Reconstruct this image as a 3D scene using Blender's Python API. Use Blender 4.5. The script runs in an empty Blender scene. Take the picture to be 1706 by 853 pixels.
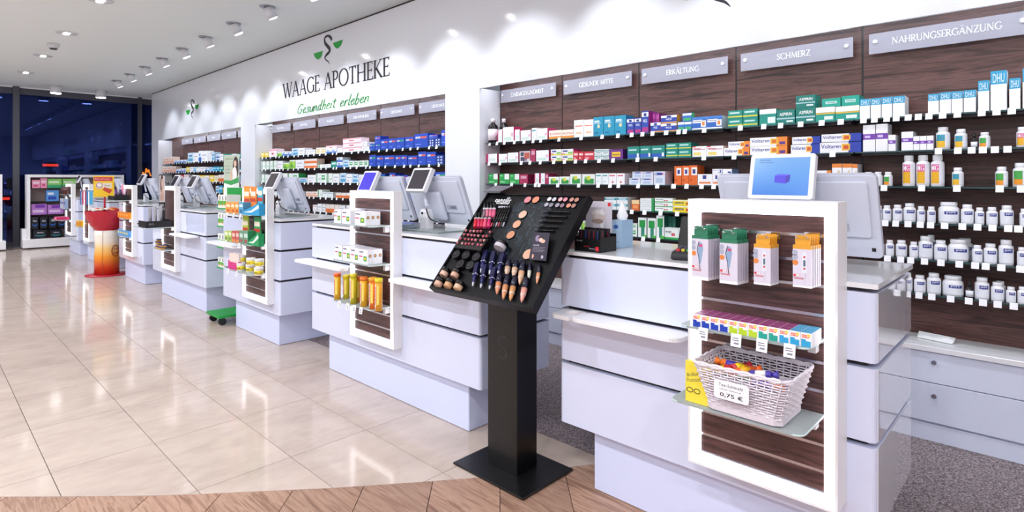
import bpy, math, random
from mathutils import Vector, Matrix
R = random.Random(7)
SC = bpy.context.scene
COL = SC.collection

# ------------------------------------------------------------------ camera, world, exposure, lights
S = 1.45                                  # eye height in metres
F, CX, HY, YAW = 951.439, 853.0, 299.937, 0.762437
CY_, SY_ = math.cos(YAW), math.sin(YAW)
cam = bpy.data.cameras.new('camera'); camo = bpy.data.objects.new('camera', cam); COL.objects.link(camo)
camo.location = (0, 0, S); camo.rotation_euler = (math.pi/2, 0, YAW)
cam.sensor_width = 36; cam.lens = F/1706*36; cam.shift_y = (HY-426.5)/1706; cam.clip_end = 200; cam.clip_start = 0.05
SC.camera = camo
vs = SC.view_settings
vs.view_transform = 'Standard'; vs.look = 'None'; vs.exposure = 0.06; vs.gamma = 1; vs.use_curve_mapping = False
w = bpy.data.worlds.new('night'); SC.world = w; w.use_nodes = True
w.node_tree.nodes['Background'].inputs[0].default_value = (0.006, 0.009, 0.034, 1)
w.node_tree.nodes['Background'].inputs[1].default_value = 0.6
CEIL = 3.49
def light(kind, name, loc, energy, color=(1, 1, 1), target=None, size=0.1, spot=60, blend=0.5):
    l = bpy.data.lights.new(name, kind); l.energy = energy; l.color = color
    o = bpy.data.objects.new(name, l); COL.objects.link(o); o.location = loc
    if kind == 'SPOT': l.spot_size = math.radians(spot); l.spot_blend = blend; l.shadow_soft_size = size
    if kind == 'AREA': l.shape = 'DISK'; l.size = size
    d = (Vector(target)-Vector(loc)) if target else Vector((0, 0, -1))
    o.rotation_euler = d.to_track_quat('-Z', 'Y').to_euler()
    return o
WASH_E, DOWN_E, FILL_E, STRIP_E = 50, 28, 40, 2.4
COOL, NEUT = (0.85, 0.91, 1.0), (0.95, 0.97, 1.0)
# two rows of fill lights without fixtures, added beyond the frame for brightness
for i in range(10):
    light('AREA', 'floor_fill', (-15.0+2.08*i, -0.6, CEIL-0.02), FILL_E, NEUT, size=0.2)
for i in range(9):  # second fill row, added where the visible floor does not mirror it
    light('AREA', 'rear_fill', (-14.4+2.08*i, -2.3, CEIL-0.02), FILL_E*0.75, COOL, size=0.2)
for i in range(6):                        # fill lights added to brighten the aisle behind the counters
    light('SPOT', 'aisle_fill', (-12.4+2.6*i, 3.3, CEIL-0.02), 34, COOL, size=0.05, spot=66, blend=0.7)

# ------------------------------------------------------------------ pixel measurements -> points on known planes
def _ray(u):
    r = (u-CX)/F
    return -SY_+r*CY_, CY_+r*SY_
def PX(u, Y):                              # X of picture column u on the plane Y
    dx, dy = _ray(u); return Y*dx/dy
def PY(u, v, Y):                           # (x, z) on the plane Y
    dx, dy = _ray(u); t = Y/dy
    return dx*t, S-(v-HY)/F*t
def PXX(u, v, X):                          # (y, z) on the plane X
    dx, dy = _ray(u); t = X/dx
    return dy*t, S-(v-HY)/F*t
def PZ(u, v, Z=0.0):                       # (x, y) on the plane Z
    d = F*(S-Z)/(v-HY); dx, dy = _ray(u)
    return dx*d, dy*d

# ------------------------------------------------------------------ materials
def lin(h):
    h = h.lstrip('#'); o = []
    for i in (0, 2, 4):
        c = int(h[i:i+2], 16)/255
        o.append(c/12.92 if c <= 0.04045 else ((c+0.055)/1.055)**2.4)
    return (*o, 1)
MATS = {}
def M(hexc, rough=0.45, metal=0.0, emit=0.0, coat=0.0, spec=0.5):
    k = (hexc, rough, metal, emit, coat, spec)
    if k not in MATS:
        m = bpy.data.materials.new('paint_'+hexc.strip('#')); m.use_nodes = True
        b = m.node_tree.nodes['Principled BSDF']
        b.inputs['Base Color'].default_value = lin(hexc); b.inputs['Roughness'].default_value = rough
        b.inputs['Metallic'].default_value = metal; b.inputs['Coat Weight'].default_value = coat
        b.inputs['Coat Roughness'].default_value = 0.03; b.inputs['Specular IOR Level'].default_value = spec
        if emit: b.inputs['Emission Color'].default_value = lin(hexc); b.inputs['Emission Strength'].default_value = emit
        MATS[k] = m
    return MATS[k]
def nodemat(name, rough=0.5, coat=0.0):
    m = bpy.data.materials.new(name); m.use_nodes = True
    nt = m.node_tree; b = nt.nodes['Principled BSDF']; b.inputs['Roughness'].default_value = rough
    b.inputs['Coat Weight'].default_value = coat; b.inputs['Coat Roughness'].default_value = 0.05
    return m, nt, b
def mapped(nt, coord, scale, rot=(0, 0, 0)):
    tc = nt.nodes.new('ShaderNodeTexCoord'); mp = nt.nodes.new('ShaderNodeMapping')
    mp.inputs['Scale'].default_value = scale; mp.inputs['Rotation'].default_value = rot
    nt.links.new(tc.outputs[coord], mp.inputs[0]); return mp.outputs[0]
def noise(nt, vec, scale, detail=4, rough=0.55, dist=0.0):
    n = nt.nodes.new('ShaderNodeTexNoise'); n.inputs['Scale'].default_value = scale
    n.inputs['Detail'].default_value = detail; n.inputs['Roughness'].default_value = rough; n.inputs['Distortion'].default_value = dist
    nt.links.new(vec, n.inputs['Vector']); return n.outputs['Fac']
def ramp(nt, fac, stops):
    r = nt.nodes.new('ShaderNodeValToRGB'); e = r.color_ramp.elements
    while len(e) < len(stops): e.new(0.5)
    for q, (p, h) in zip(e, stops): q.position = p; q.color = lin(h)
    nt.links.new(fac, r.inputs[0]); return r.outputs[0]
def bump(nt, b, fac, strength, dist=0.002):
    n = nt.nodes.new('ShaderNodeBump'); n.inputs['Strength'].default_value = strength; n.inputs['Distance'].default_value = dist
    nt.links.new(fac, n.inputs['Height']); nt.links.new(n.outputs[0], b.inputs['Normal'])
def objrand(nt, vec, amount=7.0):         # shift the pattern per object so that neighbouring boards differ
    oi = nt.nodes.new('ShaderNodeObjectInfo'); mu = nt.nodes.new('ShaderNodeMath'); mu.operation = 'MULTIPLY'; mu.inputs[1].default_value = amount
    nt.links.new(oi.outputs['Random'], mu.inputs[0])
    ad = nt.nodes.new('ShaderNodeVectorMath'); ad.operation = 'ADD'
    nt.links.new(vec, ad.inputs[0]); nt.links.new(mu.outputs[0], ad.inputs[1]); return ad.outputs[0]
def make_walnut():
    m, nt, b = nodemat('walnut', 0.42)
    v = objrand(nt, mapped(nt, 'Object', (0.55, 1, 9)))
    f1 = noise(nt, v, 3.0, 6, 0.62, 1.2)
    b_c = ramp(nt, f1, [(0.30, '#22130f'), (0.42, '#432722'), (0.52, '#63403a'), (0.62, '#3f2722'), (0.72, '#6a453c'), (0.85, '#79544a')])
    nt.links.new(b_c, b.inputs['Base Color']); bump(nt, b, f1, 0.15); return m
WALNUT = make_walnut()
def make_slatwood():
    m, nt, b = nodemat('dark_walnut_slat', 0.4)
    v = objrand(nt, mapped(nt, 'Object', (1.3, 1, 16)))
    f1 = noise(nt, v, 3.2, 6, 0.6, 0.8)
    nt.links.new(ramp(nt, f1, [(0.3, '#2b1b1c'), (0.45, '#4b3130'), (0.6, '#634341'), (0.8, '#75524d')]), b.inputs['Base Color']); bump(nt, b, f1, 0.1); return m
SLATW = make_slatwood()
def make_tile():
    m, nt, b = nodemat('polished_stone_tile', 0.16)
    v = objrand(nt, mapped(nt, 'Object', (2.2, 1, 1)), 13)
    f1 = noise(nt, v, 1.6, 6, 0.6, 0.7); f2 = noise(nt, v, 9, 5, 0.6)
    mx = nt.nodes.new('ShaderNodeMix'); mx.data_type = 'FLOAT'; mx.inputs[0].default_value = 0.35
    nt.links.new(f1, mx.inputs[2]); nt.links.new(f2, mx.inputs[3])
    nt.links.new(ramp(nt, mx.outputs[0], [(0.3, '#b8a69b'), (0.5, '#c6b4a8'), (0.7, '#d2c0b3')]), b.inputs['Base Color'])
    rr = nt.nodes.new('ShaderNodeMapRange'); rr.inputs[3].default_value = 0.06; rr.inputs[4].default_value = 0.15
    nt.links.new(f2, rr.inputs[0]); nt.links.new(rr.outputs[0], b.inputs['Roughness']); return m
TILE = make_tile()
def make_plank():
    m, nt, b = nodemat('oak_plank', 0.5)
    v = objrand(nt, mapped(nt, 'Object', (1, 14, 1), (0, 0, math.radians(45))), 11)
    f1 = noise(nt, v, 2.2, 7, 0.62, 0.9)
    c = ramp(nt, f1, [(0.30, '#6f4f40'), (0.42, '#98735f'), (0.52, '#b7937d'), (0.62, '#8f6c5a'), (0.75, '#b08c77')])
    hs = nt.nodes.new('ShaderNodeHueSaturation'); oi = nt.nodes.new('ShaderNodeObjectInfo')
    mr = nt.nodes.new('ShaderNodeMapRange'); mr.inputs[3].default_value = 0.85; mr.inputs[4].default_value = 1.15
    nt.links.new(oi.outputs['Random'], mr.inputs[0]); nt.links.new(mr.outputs[0], hs.inputs['Value']); nt.links.new(c, hs.inputs['Color'])
    nt.links.new(hs.outputs[0], b.inputs['Base Color']); bump(nt, b, f1, 0.12); return m
PLANK = make_plank()
def make_marble():
    m, nt, b = nodemat('dark_marble_print', .32); b.inputs['Specular IOR Level'].default_value = .25
    v = mapped(nt, 'Object', (7, 3, 3), (0, 0, .6)); f1 = noise(nt, v, 5, 8, .7, 1.5)
    nt.links.new(ramp(nt, f1, [(.35, '#06070c'), (.52, '#0d121a'), (.60, '#2e3d4a'), (.66, '#10161e')]), b.inputs['Base Color']); return m
def make_carpet():
    m, nt, b = nodemat('speckled_carpet', 0.95)
    v = mapped(nt, 'Object', (1, 1, 1)); f1 = noise(nt, v, 130, 3, 0.7)
    nt.links.new(ramp(nt, f1, [(0.36, '#3f3736'), (0.47, '#77696a'), (0.55, '#92858a'), (0.66, '#b9abaa')]), b.inputs['Base Color']); bump(nt, b, f1, 0.7, 0.006); return m
CARPET = make_carpet()
def make_glass(name, tint, gloss_rough=0.02, ior=1.5, facing=None):
    m = bpy.data.materials.new(name); m.use_nodes = True; nt = m.node_tree
    nt.nodes.remove(nt.nodes['Principled BSDF']); out = nt.nodes['Material Output']
    t = nt.nodes.new('ShaderNodeBsdfTransparent'); t.inputs[0].default_value = lin(tint)
    g = nt.nodes.new('ShaderNodeBsdfGlossy'); g.inputs['Roughness'].default_value = gloss_rough
    if facing: g.inputs[0].default_value = lin(facing)
    f = nt.nodes.new('ShaderNodeFresnel'); f.inputs[0].default_value = ior
    x = nt.nodes.new('ShaderNodeMixShader')
    nt.links.new(f.outputs[0], x.inputs[0]); nt.links.new(t.outputs[0], x.inputs[1]); nt.links.new(g.outputs[0], x.inputs[2]); nt.links.new(x.outputs[0], out.inputs[0]); return m
SHELFGLASS = make_glass('shelf_glass', '#b9c9c9'); CLEAR = make_glass('clear_glass', '#eef6f4'); PANE = make_glass('window_pane', '#c9d2e0', 0.0, 1.95, '#6479cc')
def make_acryl():
    m = bpy.data.materials.new('frosted_acrylic'); m.use_nodes = True; nt = m.node_tree; nt.nodes.remove(nt.nodes['Principled BSDF'])
    t = nt.nodes.new('ShaderNodeBsdfTransparent'); d = nt.nodes.new('ShaderNodeBsdfDiffuse'); d.inputs[0].default_value = lin('#bdbbc6')
    x = nt.nodes.new('ShaderNodeMixShader'); x.inputs[0].default_value = 0.58
    nt.links.new(t.outputs[0], x.inputs[1]); nt.links.new(d.outputs[0], x.inputs[2]); nt.links.new(x.outputs[0], nt.nodes['Material Output'].inputs[0]); return m
ACRYL = make_acryl()
def make_frost(name, tint, amount):
    m = make_glass(name, tint); nt = m.node_tree; out = nt.nodes['Material Output']; old = out.inputs[0].links[0].from_socket
    d = nt.nodes.new('ShaderNodeBsdfDiffuse'); d.inputs[0].default_value = lin('#e6eef0'); x = nt.nodes.new('ShaderNodeMixShader'); x.inputs[0].default_value = amount
    nt.links.new(old, x.inputs[1]); nt.links.new(d.outputs[0], x.inputs[2]); nt.links.new(x.outputs[0], out.inputs[0]); return m
GLASSEDGE = M('#2f4a4c', 0.2)
WHITE = M('#f1f0f3', 0.4); WALLW = M('#eeeff4', 0.13, coat=0.3); CEILW = M('#f0f6f4', 0.8)
LACQ = M('#dbe1f9', 0.12, coat=0.6); PLINTH = M('#d9e0fd', 0.3); TOPW = M('#eeeef2', 0.15, coat=0.4); DARKGAP = M('#2a1c1f', 0.4)
MIRRORLACQ = M('#dcdce6', 0.03, coat=1.0, spec=1.0)
ALU = M('#c9c9d2', 0.25, 1.0); CHROME = M('#dddde2', 0.12, 1.0); BLACKM = M('#0b0b0d', 0.35); BLACKG = M('#08080c', 0.12); CHAR = M('#1d1c22', 0.4)
FRAMEG = M('#4a4b55', 0.4); SEAM = M('#64564e', 0.8)
LED = M('#fdfaff', 0.5, emit=2.6); LAMP = M('#ffffff', 0.5, emit=14.0)
MONW = M('#d3d7e6', 0.35); MONE = M('#c3c6d6', 0.35); MONF = M('#e9e9f0', 0.35)

# ------------------------------------------------------------------ mesh building
class MB:
    def __init__(s): s.v = []; s.f = []; s.m = []; s.mats = []; s.sm = []
    def mi(s, mat):
        if mat not in s.mats: s.mats.append(mat)
        return s.mats.index(mat)
    def face(s, ids, mat, smooth=False): s.f.append(tuple(ids)); s.m.append(s.mi(mat)); s.sm.append(smooth)
    def poly(s, pts, mat):
        n = len(s.v); s.v += [tuple(p) for p in pts]; s.face(range(n, n+len(pts)), mat); return s
    def box(s, x0, x1, y0, y1, z0, z1, mat, front=None):
        n = len(s.v); s.v += [(x, y, z) for z in (z0, z1) for y in (y0, y1) for x in (x0, x1)]
        for k, q in enumerate(((0, 2, 3, 1), (4, 5, 7, 6), (0, 1, 5, 4), (2, 6, 7, 3), (0, 4, 6, 2), (1, 3, 7, 5))):
            s.face([n+i for i in q], front if (front and k == 2) else mat)
        return s
    def prism(s, pts, z0, z1, mat, axis='z', cap=None):
        P = {'z': lambda a, b, c: (a, b, c), 'y': lambda a, b, c: (a, c, b), 'x': lambda a, b, c: (c, a, b)}[axis]
        n = len(s.v); k = len(pts)
        s.v += [P(a, b, z0) for a, b in pts]+[P(a, b, z1) for a, b in pts]
        for i in range(k): s.face((n+i, n+(i+1) % k, n+k+(i+1) % k, n+k+i), mat)
        s.face([n+i for i in reversed(range(k))], cap or mat); s.face([n+k+i for i in range(k)], cap or mat); return s
    def cyl(s, a, b, r0, r1, mat, n=12, cap=None, c0=True, c1=True):
        a, b = Vector(a), Vector(b); d = (b-a).normalized(); t = d.orthogonal().normalized(); u = d.cross(t); i0 = len(s.v)
        for c, r in ((a, r0), (b, r1)):
            for k in range(n):
                g = 2*math.pi*k/n; s.v.append(tuple(c+t*(r*math.cos(g))+u*(r*math.sin(g))))
        for k in range(n): s.face((i0+k, i0+(k+1) % n, i0+n+(k+1) % n, i0+n+k), mat, True)
        if c0: s.face([i0+k for k in reversed(range(n))], cap or mat)
        if c1: s.face([i0+n+k for k in range(n)], cap or mat)
        return s
    def lathe(s, prof, mat, n=16, c=(0, 0, 0), sy=1.0, mats=None):
        i0 = len(s.v)
        for r, z in prof:
            for k in range(n):
                g = 2*math.pi*k/n; s.v.append((c[0]+r*math.cos(g), c[1]+sy*r*math.sin(g), c[2]+z))
        for j in range(len(prof)-1):
            mm = mats[j] if mats else mat
            for k in range(n): s.face((i0+j*n+k, i0+j*n+(k+1) % n, i0+(j+1)*n+(k+1) % n, i0+(j+1)*n+k), mm, True)
        s.face([i0+k for k in reversed(range(n))], mats[0] if mats else mat)
        e = i0+(len(prof)-1)*n; s.face([e+k for k in range(n)], mats[-1] if mats else mat); return s
    def tube(s, pts, r, mat, n=6):
        P = [Vector(p) for p in pts]; i0 = len(s.v)
        for i, p in enumerate(P):
            d = (P[min(i+1, len(P)-1)]-P[max(i-1, 0)]).normalized(); t = d.cross(Vector((0.13, 0.21, 1)) if abs(d.z) < 0.9 else Vector((1, 0.1, 0))).normalized(); u = d.cross(t)
            for k in range(n):
                g = 2*math.pi*k/n; s.v.append(tuple(p+t*(r*math.cos(g))+u*(r*math.sin(g))))
        for i in range(len(P)-1):
            for k in range(n): s.face((i0+i*n+k, i0+i*n+(k+1) % n, i0+(i+1)*n+(k+1) % n, i0+(i+1)*n+k), mat, True)
        s.face([i0+k for k in range(n)], mat); s.face([i0+(len(P)-1)*n+k for k in range(n)], mat); return s
    def xform(s, mtx, start=0):
        for i in range(start, len(s.v)): s.v[i] = tuple(mtx @ Vector(s.v[i]))
        return s
    def mesh(s, name, off=(0, 0, 0)):
        me = bpy.data.meshes.new(name)
        me.from_pydata([(x-off[0], y-off[1], z-off[2]) for x, y, z in s.v], [], s.f)
        for m in s.mats: me.materials.append(m)
        me.polygons.foreach_set('material_index', s.m); me.polygons.foreach_set('use_smooth', s.sm); me.update(); return me
    def build(s, name, parent=None, at=None, bevel=0, seg=2):
        """parent given: world-space geometry becomes a child of that Empty (no rotation); else a top-level mesh with its origin at `at`"""
        off = tuple(parent.location) if parent is not None and at is None else (at or (0, 0, 0))
        if parent is not None and parent.parent is not None and at is None: off = tuple(Vector(off)+parent.parent.location)
        o = bpy.data.objects.new(name, s.mesh(name, off)); COL.objects.link(o)
        if parent is not None: o.parent = parent
        elif at: o.location = at
        if bevel:
            b = o.modifiers.new('edge', 'BEVEL'); b.width = bevel; b.segments = seg; b.limit_method = 'ANGLE'
        return o
    def local(s, name, parent=None, bevel=0):      # local-space geometry under a rotated Empty
        o = bpy.data.objects.new(name, s.mesh(name)); COL.objects.link(o); o.parent = parent
        if bevel:
            b = o.modifiers.new('edge', 'BEVEL'); b.width = bevel; b.segments = 2; b.limit_method = 'ANGLE'
        return o
def tag(o, label=None, cat=None, group=None, kind=None):
    if label: o['label'] = label
    if cat: o['category'] = cat
    if group: o['group'] = group
    if kind: o['kind'] = kind
    return o
def thing(name, label, cat, loc=(0, 0, 0), group=None, rot=None):
    o = bpy.data.objects.new(name, None); COL.objects.link(o); o.location = loc; o.empty_display_size = 0.05
    if rot: o.rotation_euler = rot
    return tag(o, label, cat, group)
def dup(o, parent=None):
    c = o.copy(); COL.objects.link(c); c.parent = parent
    for ch in o.children: dup(ch, c)
    return c
def rrect(x0, x1, y0, y1, r, n=4):
    r = min(r, (x1-x0)/2-1e-4, (y1-y0)/2-1e-4); p = []
    for cx, cy, a in ((x1-r, y0+r, -90), (x1-r, y1-r, 0), (x0+r, y1-r, 90), (x0+r, y0+r, 180)):
        for k in range(n+1):
            g = math.radians(a+90*k/n); p.append((cx+r*math.cos(g), cy+r*math.sin(g)))
    return p
ORD = 'first second third fourth fifth sixth seventh eighth ninth tenth eleventh twelfth thirteenth fourteenth fifteenth sixteenth seventeenth eighteenth nineteenth twentieth'.split()
def ordn(i): return ORD[i] if i < 20 else 'twenty-'+ORD[i-20] if i < 29 else 'thirtieth' if i == 29 else 'thirty-'+ORD[i-30]

# ------------------------------------------------------------------ lettering
_TXT = {}
def text_geo(t, bold=0.0):
    k = (t, bold)
    if k not in _TXT:
        c = bpy.data.curves.new('txt', 'FONT'); c.body = t; c.resolution_u = 2; c.offset = bold
        o = bpy.data.objects.new('txt', c); COL.objects.link(o)
        me = bpy.data.meshes.new_from_object(o.evaluated_get(bpy.context.evaluated_depsgraph_get()))
        v = [tuple(x.co) for x in me.vertices]; f = [tuple(p.vertices) for p in me.polygons]
        bpy.data.objects.remove(o); bpy.data.curves.remove(c); bpy.data.meshes.remove(me)
        xs = [p[0] for p in v]; ys = [p[1] for p in v]; x0, x1, y0, y1 = min(xs), max(xs), min(ys), max(ys)
        _TXT[k] = ([((a-x0)/(x1-x0), (b-y0)/(y1-y0)) for a, b, _ in v], f)
    return _TXT[k]
def put_text(mb, t, mat, org, ux, uy, bold=0.0, shear=0.0):
    """the string t fills the parallelogram org + s*ux + t*uy"""
    v, f = text_geo(t, bold); n = len(mb.v); org, ux, uy = Vector(org), Vector(ux), Vector(uy)
    mb.v += [tuple(org+ux*(a+shear*b)+uy*b) for a, b in v]
    for q in f: mb.face([n+i for i in q], mat)
def catmull(p, n=6):
    p = [tuple(q) for q in p]; e = [p[0]]+p+[p[-1]]; out = []
    for i in range(1, len(e)-2):
        for k in range(n):
            t = k/n; out.append(tuple(0.5*(2*b+(c-a)*t+(2*a-5*b+4*c-d)*t*t+(3*b-a-3*c+d)*t**3) for a, b, c, d in zip(e[i-1], e[i], e[i+1], e[i+2])))
    return out+[p[-1]]
def ribbon(mb, pts, mat, put):             # pts: (x, y, width); put maps (x, y) to a point in space
    n = len(mb.v); k = len(pts)
    for i, (x, y, wd) in enumerate(pts):
        a, b = pts[max(i-1, 0)], pts[min(i+1, k-1)]; dx, dy = b[0]-a[0], b[1]-a[1]; L = math.hypot(dx, dy) or 1
        mb.v += [put(x-dy/L*wd/2, y+dx/L*wd/2), put(x+dy/L*wd/2, y-dx/L*wd/2)]
    for i in range(k-1): mb.face((n+2*i, n+2*i+1, n+2*i+3, n+2*i+2), mat)
# engraved-style serif capitals: straight strokes "S x0 y0 x1 y1 w", serifs "f x y half", curves "C" through points with widths
T, N_ = 0.135, 0.062
def arcp(cx, cy, rx, ry, a0, a1, thick=T, thin=N_, n=14):
    o = []
    for i in range(n+1):
        g = math.radians(a0+(a1-a0)*i/n); o.append((cx+rx*math.cos(g), cy+ry*math.sin(g), thin+(thick-thin)*abs(math.cos(g))))
    return o
def st(x0, y0, x1, y1, wd=T): return [(x0, y0, wd), (x1, y1, wd)]
def sf(x, y, h=0.13): return [(x-h, y, 0.05), (x+h, y, 0.05)]
B_, T_ = 0.018, 0.982
GL = {
 'A': (0.86, [st(0.10, 0, 0.42, 1, N_), st(0.42, 1, 0.76, 0), st(0.22, 0.36, 0.63, 0.36, N_), sf(0.1, B_, .1), sf(0.76, B_)]),
 'B': (0.62, [st(0.14, 0, 0.14, 1), sf(0.1, B_), sf(0.1, T_), arcp(0.26, .745, .24, .24, 90, -90), arcp(0.28, .26, .28, .25, 90, -90), st(.14, T_, .28, T_, N_), st(.14, .51, .28, .51, N_), st(.14, B_, .28, B_, N_)]),
 'C': (0.86, [arcp(0.48, 0.5, 0.40, 0.49, 48, 312), st(.75, .78, .75, .95, N_), st(.75, .22, .75, .05, N_)]),
 'D': (0.90, [st(0.14, 0, 0.14, 1), sf(0.1, B_), sf(0.1, T_), arcp(0.36, 0.5, 0.46, 0.48, 90, -90), st(.14, T_, .36, T_, N_), st(.14, B_, .36, B_, N_)]),
 'E': (0.58, [st(0.14, 0, 0.14, 1), sf(0.1, B_), sf(0.1, T_), st(.14, T_, .50, T_, N_), st(.14, .52, .43, .52, N_), st(.14, B_, .53, B_, N_), st(.49, .84, .49, 1, N_), st(.42, .44, .42, .60, N_), st(.53, 0, .53, .17, N_)]),
 'F': (0.54, [st(0.14, 0, 0.14, 1), sf(0.14, B_), sf(0.1, T_), st(.14, T_, .49, T_, N_), st(.14, .52, .42, .52, N_), st(.48, .84, .48, 1, N_), st(.41, .44, .41, .60, N_)]),
 'G': (0.88, [arcp(0.48, 0.5, 0.40, 0.49, 48, 322), st(.75, .80, .75, .95, N_), st(.77, 0.08, .77, .44), sf(.77, .44)]),
 'H': (0.88, [st(0.15, 0, 0.15, 1), st(.72, 0, .72, 1), st(.15, .52, .72, .52, N_), sf(.15, B_), sf(.15, T_), sf(.72, B_), sf(.72, T_)]),
 'I': (0.32, [st(0.16, 0, 0.16, 1), sf(.16, B_), sf(.16, T_)]),
 'K': (0.76, [st(0.14, 0, 0.14, 1), sf(.14, B_), sf(.14, T_), st(.2, .47, .60, 1, N_), st(.26, .54, .68, 0), sf(.60, T_, .1), sf(.7, B_, .1)]),
 'L': (0.56, [st(0.14, 0, 0.14, 1), sf(.14, T_), sf(.1, B_), st(.14, B_, .50, B_, N_), st(.51, 0, .51, .18, N_)]),
 'M': (1.06, [st(0.16, 0, 0.22, 1, N_), st(.22, 1, .53, .05), st(.53, .05, .84, 1, N_), st(.84, 1, .90, 0), sf(.15, B_, .1), sf(.9, B_), sf(.18, T_, .07), sf(.87, T_, .07)]),
 'N': (0.92, [st(0.16, 0, 0.16, 1, N_), st(.16, 1, .76, 0), st(.76, 0, .76, 1, N_), sf(.16, B_, .1), sf(.13, T_, .08), sf(.76, T_, .1)]),
 'O': (0.98, [arcp(0.49, 0.5, 0.41, 0.49, 0, 360, n=24)]),
 'P': (0.62, [st(0.14, 0, 0.14, 1), sf(.14, B_), sf(.1, T_), arcp(0.27, .73, .27, .25, 90, -90), st(.14, T_, .28, T_, N_), st(.14, .48, .28, .48, N_)]),
 'R': (0.72, [st(0.14, 0, 0.14, 1), sf(.14, B_), sf(.1, T_), arcp(0.26, .745, .25, .24, 90, -90), st(.14, T_, .28, T_, N_), st(.14, .505, .28, .505, N_), st(.28, .5, .64, 0), sf(.66, B_, .08)]),
 'S': (0.58, [catmull([(.46, .80, N_), (.40, .95, N_), (.27, .985, .05), (.13, .88, .09), (.13, .70, .12), (.28, .54, .14), (.43, .39, .13), (.46, .20, .1), (.33, .03, .06), (.18, .02, N_), (.09, .18, N_)], 5), st(.46, .78, .46, .98, N_), st(.09, .04, .09, .22, N_)]),
 'T': (0.70, [st(0.34, 0, 0.34, 1), sf(.34, B_), st(.05, T_, .63, T_, N_), st(.05, .83, .05, 1, N_), st(.63, .83, .63, 1, N_)]),
 'U': (0.86, [[(.15, 1, T), (.15, .35, T)]+arcp(.43, .34, .28, .33, 180, 360)[1:-1]+[(.71, .35, N_), (.71, 1, N_)], sf(.15, T_), sf(.71, T_, .1)]),
 'V': (0.82, [st(0.08, 1, .42, 0), st(.42, 0, .72, 1, N_), sf(.08, T_), sf(.72, T_, .1)]),
 'W': (1.18, [st(0.08, 1, .38, 0), st(.38, 0, .62, 1, N_), st(.56, 1, .84, 0), st(.84, 0, 1.1, 1, N_), sf(.08, T_), sf(.56, T_), sf(1.1, T_, .1)]),
 'Y': (0.76, [st(0.06, 1, .37, .48), st(.37, .48, .67, 1, N_), st(.37, 0, .37, .48), sf(.37, B_), sf(.06, T_, .1), sf(.67, T_, .1)]),
 'Z': (0.70, [st(.08, T_, .60, T_, N_), st(.60, 1, .10, 0), st(.08, B_, .62, B_, N_), st(.08, .82, .08, 1, N_), st(.63, 0, .63, .18, N_)]),
 ' ': (0.42, []),
}
GL['Ä'] = (GL['A'][0], GL['A'][1]+[st(.30, 1.17, .30, 1.27, .1), st(.54, 1.17, .54, 1.27, .1)])
def serif(mb, t, mat, org, ux, uy):
    """t set in serif capitals, filling the width ux and the cap height uy"""
    W_ = sum(GL[c][0] for c in t); org, ux, uy = Vector(org), Vector(ux), Vector(uy); x = 0
    for c in t:
        for s_ in GL[c][1]: ribbon(mb, s_, mat, lambda a, b: tuple(org+ux*((x+a)/W_)+uy*b))
        x += GL[c][0]
# ================================================================== THE SETTING
XW, YC, YFA, YWD = -16.4, 2.140, 3.885, 4.17          # window wall, counter fronts, fascia front, walnut panels
EDGE = [(-5.5, -1.65), (-3.502, .272), (-3.3, .466), (-3.002, .763), (-2.862, .914), (-2.594, 1.219), (-2.458, 1.374), (-2.213, 1.679), (-2.054, 1.884), (-1.867, 2.158), (-1.66, 2.476)]
YCP = 2.476
def clip(poly, a, b):                                  # keep what lies to the tile side of a -> b
    f = lambda p: (b[0]-a[0])*(p[1]-a[1])-(b[1]-a[1])*(p[0]-a[0]); out = []
    for i, p in enumerate(poly):
        q = poly[(i+1) % len(poly)]; fp, fq = f(p), f(q)
        if fp >= 0: out.append(p)
        if (fp >= 0) != (fq >= 0): t = fp/(fp-fq); out.append((p[0]+(q[0]-p[0])*t, p[1]+(q[1]-p[1])*t))
    return out
floor = MB().box(XW, 2.6, -4.0, 4.3, -0.06, -0.012, SEAM).build('floor'); tag(floor, kind='structure')
TX0, TY0, TDX, TDY, G = -7.1023, 0.4658, 0.70015, 0.44845, 0.0016
tile_me = MB().box(-TDX/2+G, TDX/2-G, -TDY/2+G, TDY/2-G, -0.012, 0, TILE).mesh('tile')
for i in range(-5, 6):
    for j in range(-14, 10):
        x0, y0 = TX0+j*TDX, TY0+i*TDY; x1, y1 = min(x0+TDX, 2.6), min(y0+TDY, YCP)
        x0c = max(x0, XW)
        if x1-x0c < 0.02 or y1-y0 < 0.02: continue
        full = [(x0c+G, y0+G), (x1-G, y0+G), (x1-G, y1-G), (x0c+G, y1-G)]; p = full
        for a, b in zip(EDGE, EDGE[1:]): p = clip(p, a, b)
        if len(p) < 3: continue
        c = ((x0+x0+TDX)/2, (y0+y0+TDY)/2, 0)
        whole = p == full and x0c == x0 and abs(y1-y0-TDY) < 1e-6
        if whole: o = bpy.data.objects.new('tile', tile_me)
        else: o = bpy.data.objects.new('tile', MB().prism([(a-c[0], b-c[1]) for a, b in p], -0.012, 0, TILE).mesh('tile'))
        COL.objects.link(o); o.location = c; o.parent = floor
r2 = math.sqrt(2)
EW = [((x+y)/r2, (x-y)/r2) for x, y in EDGE]
def edge_w(t):
    if t >= EW[-1][0]: return t-YCP*r2
    for (a, wa), (b, wb) in zip(EW, EW[1:]):
        if a <= t <= b: return wa+(wb-wa)*(t-a)/(b-a)
    return EW[0][1]
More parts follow.
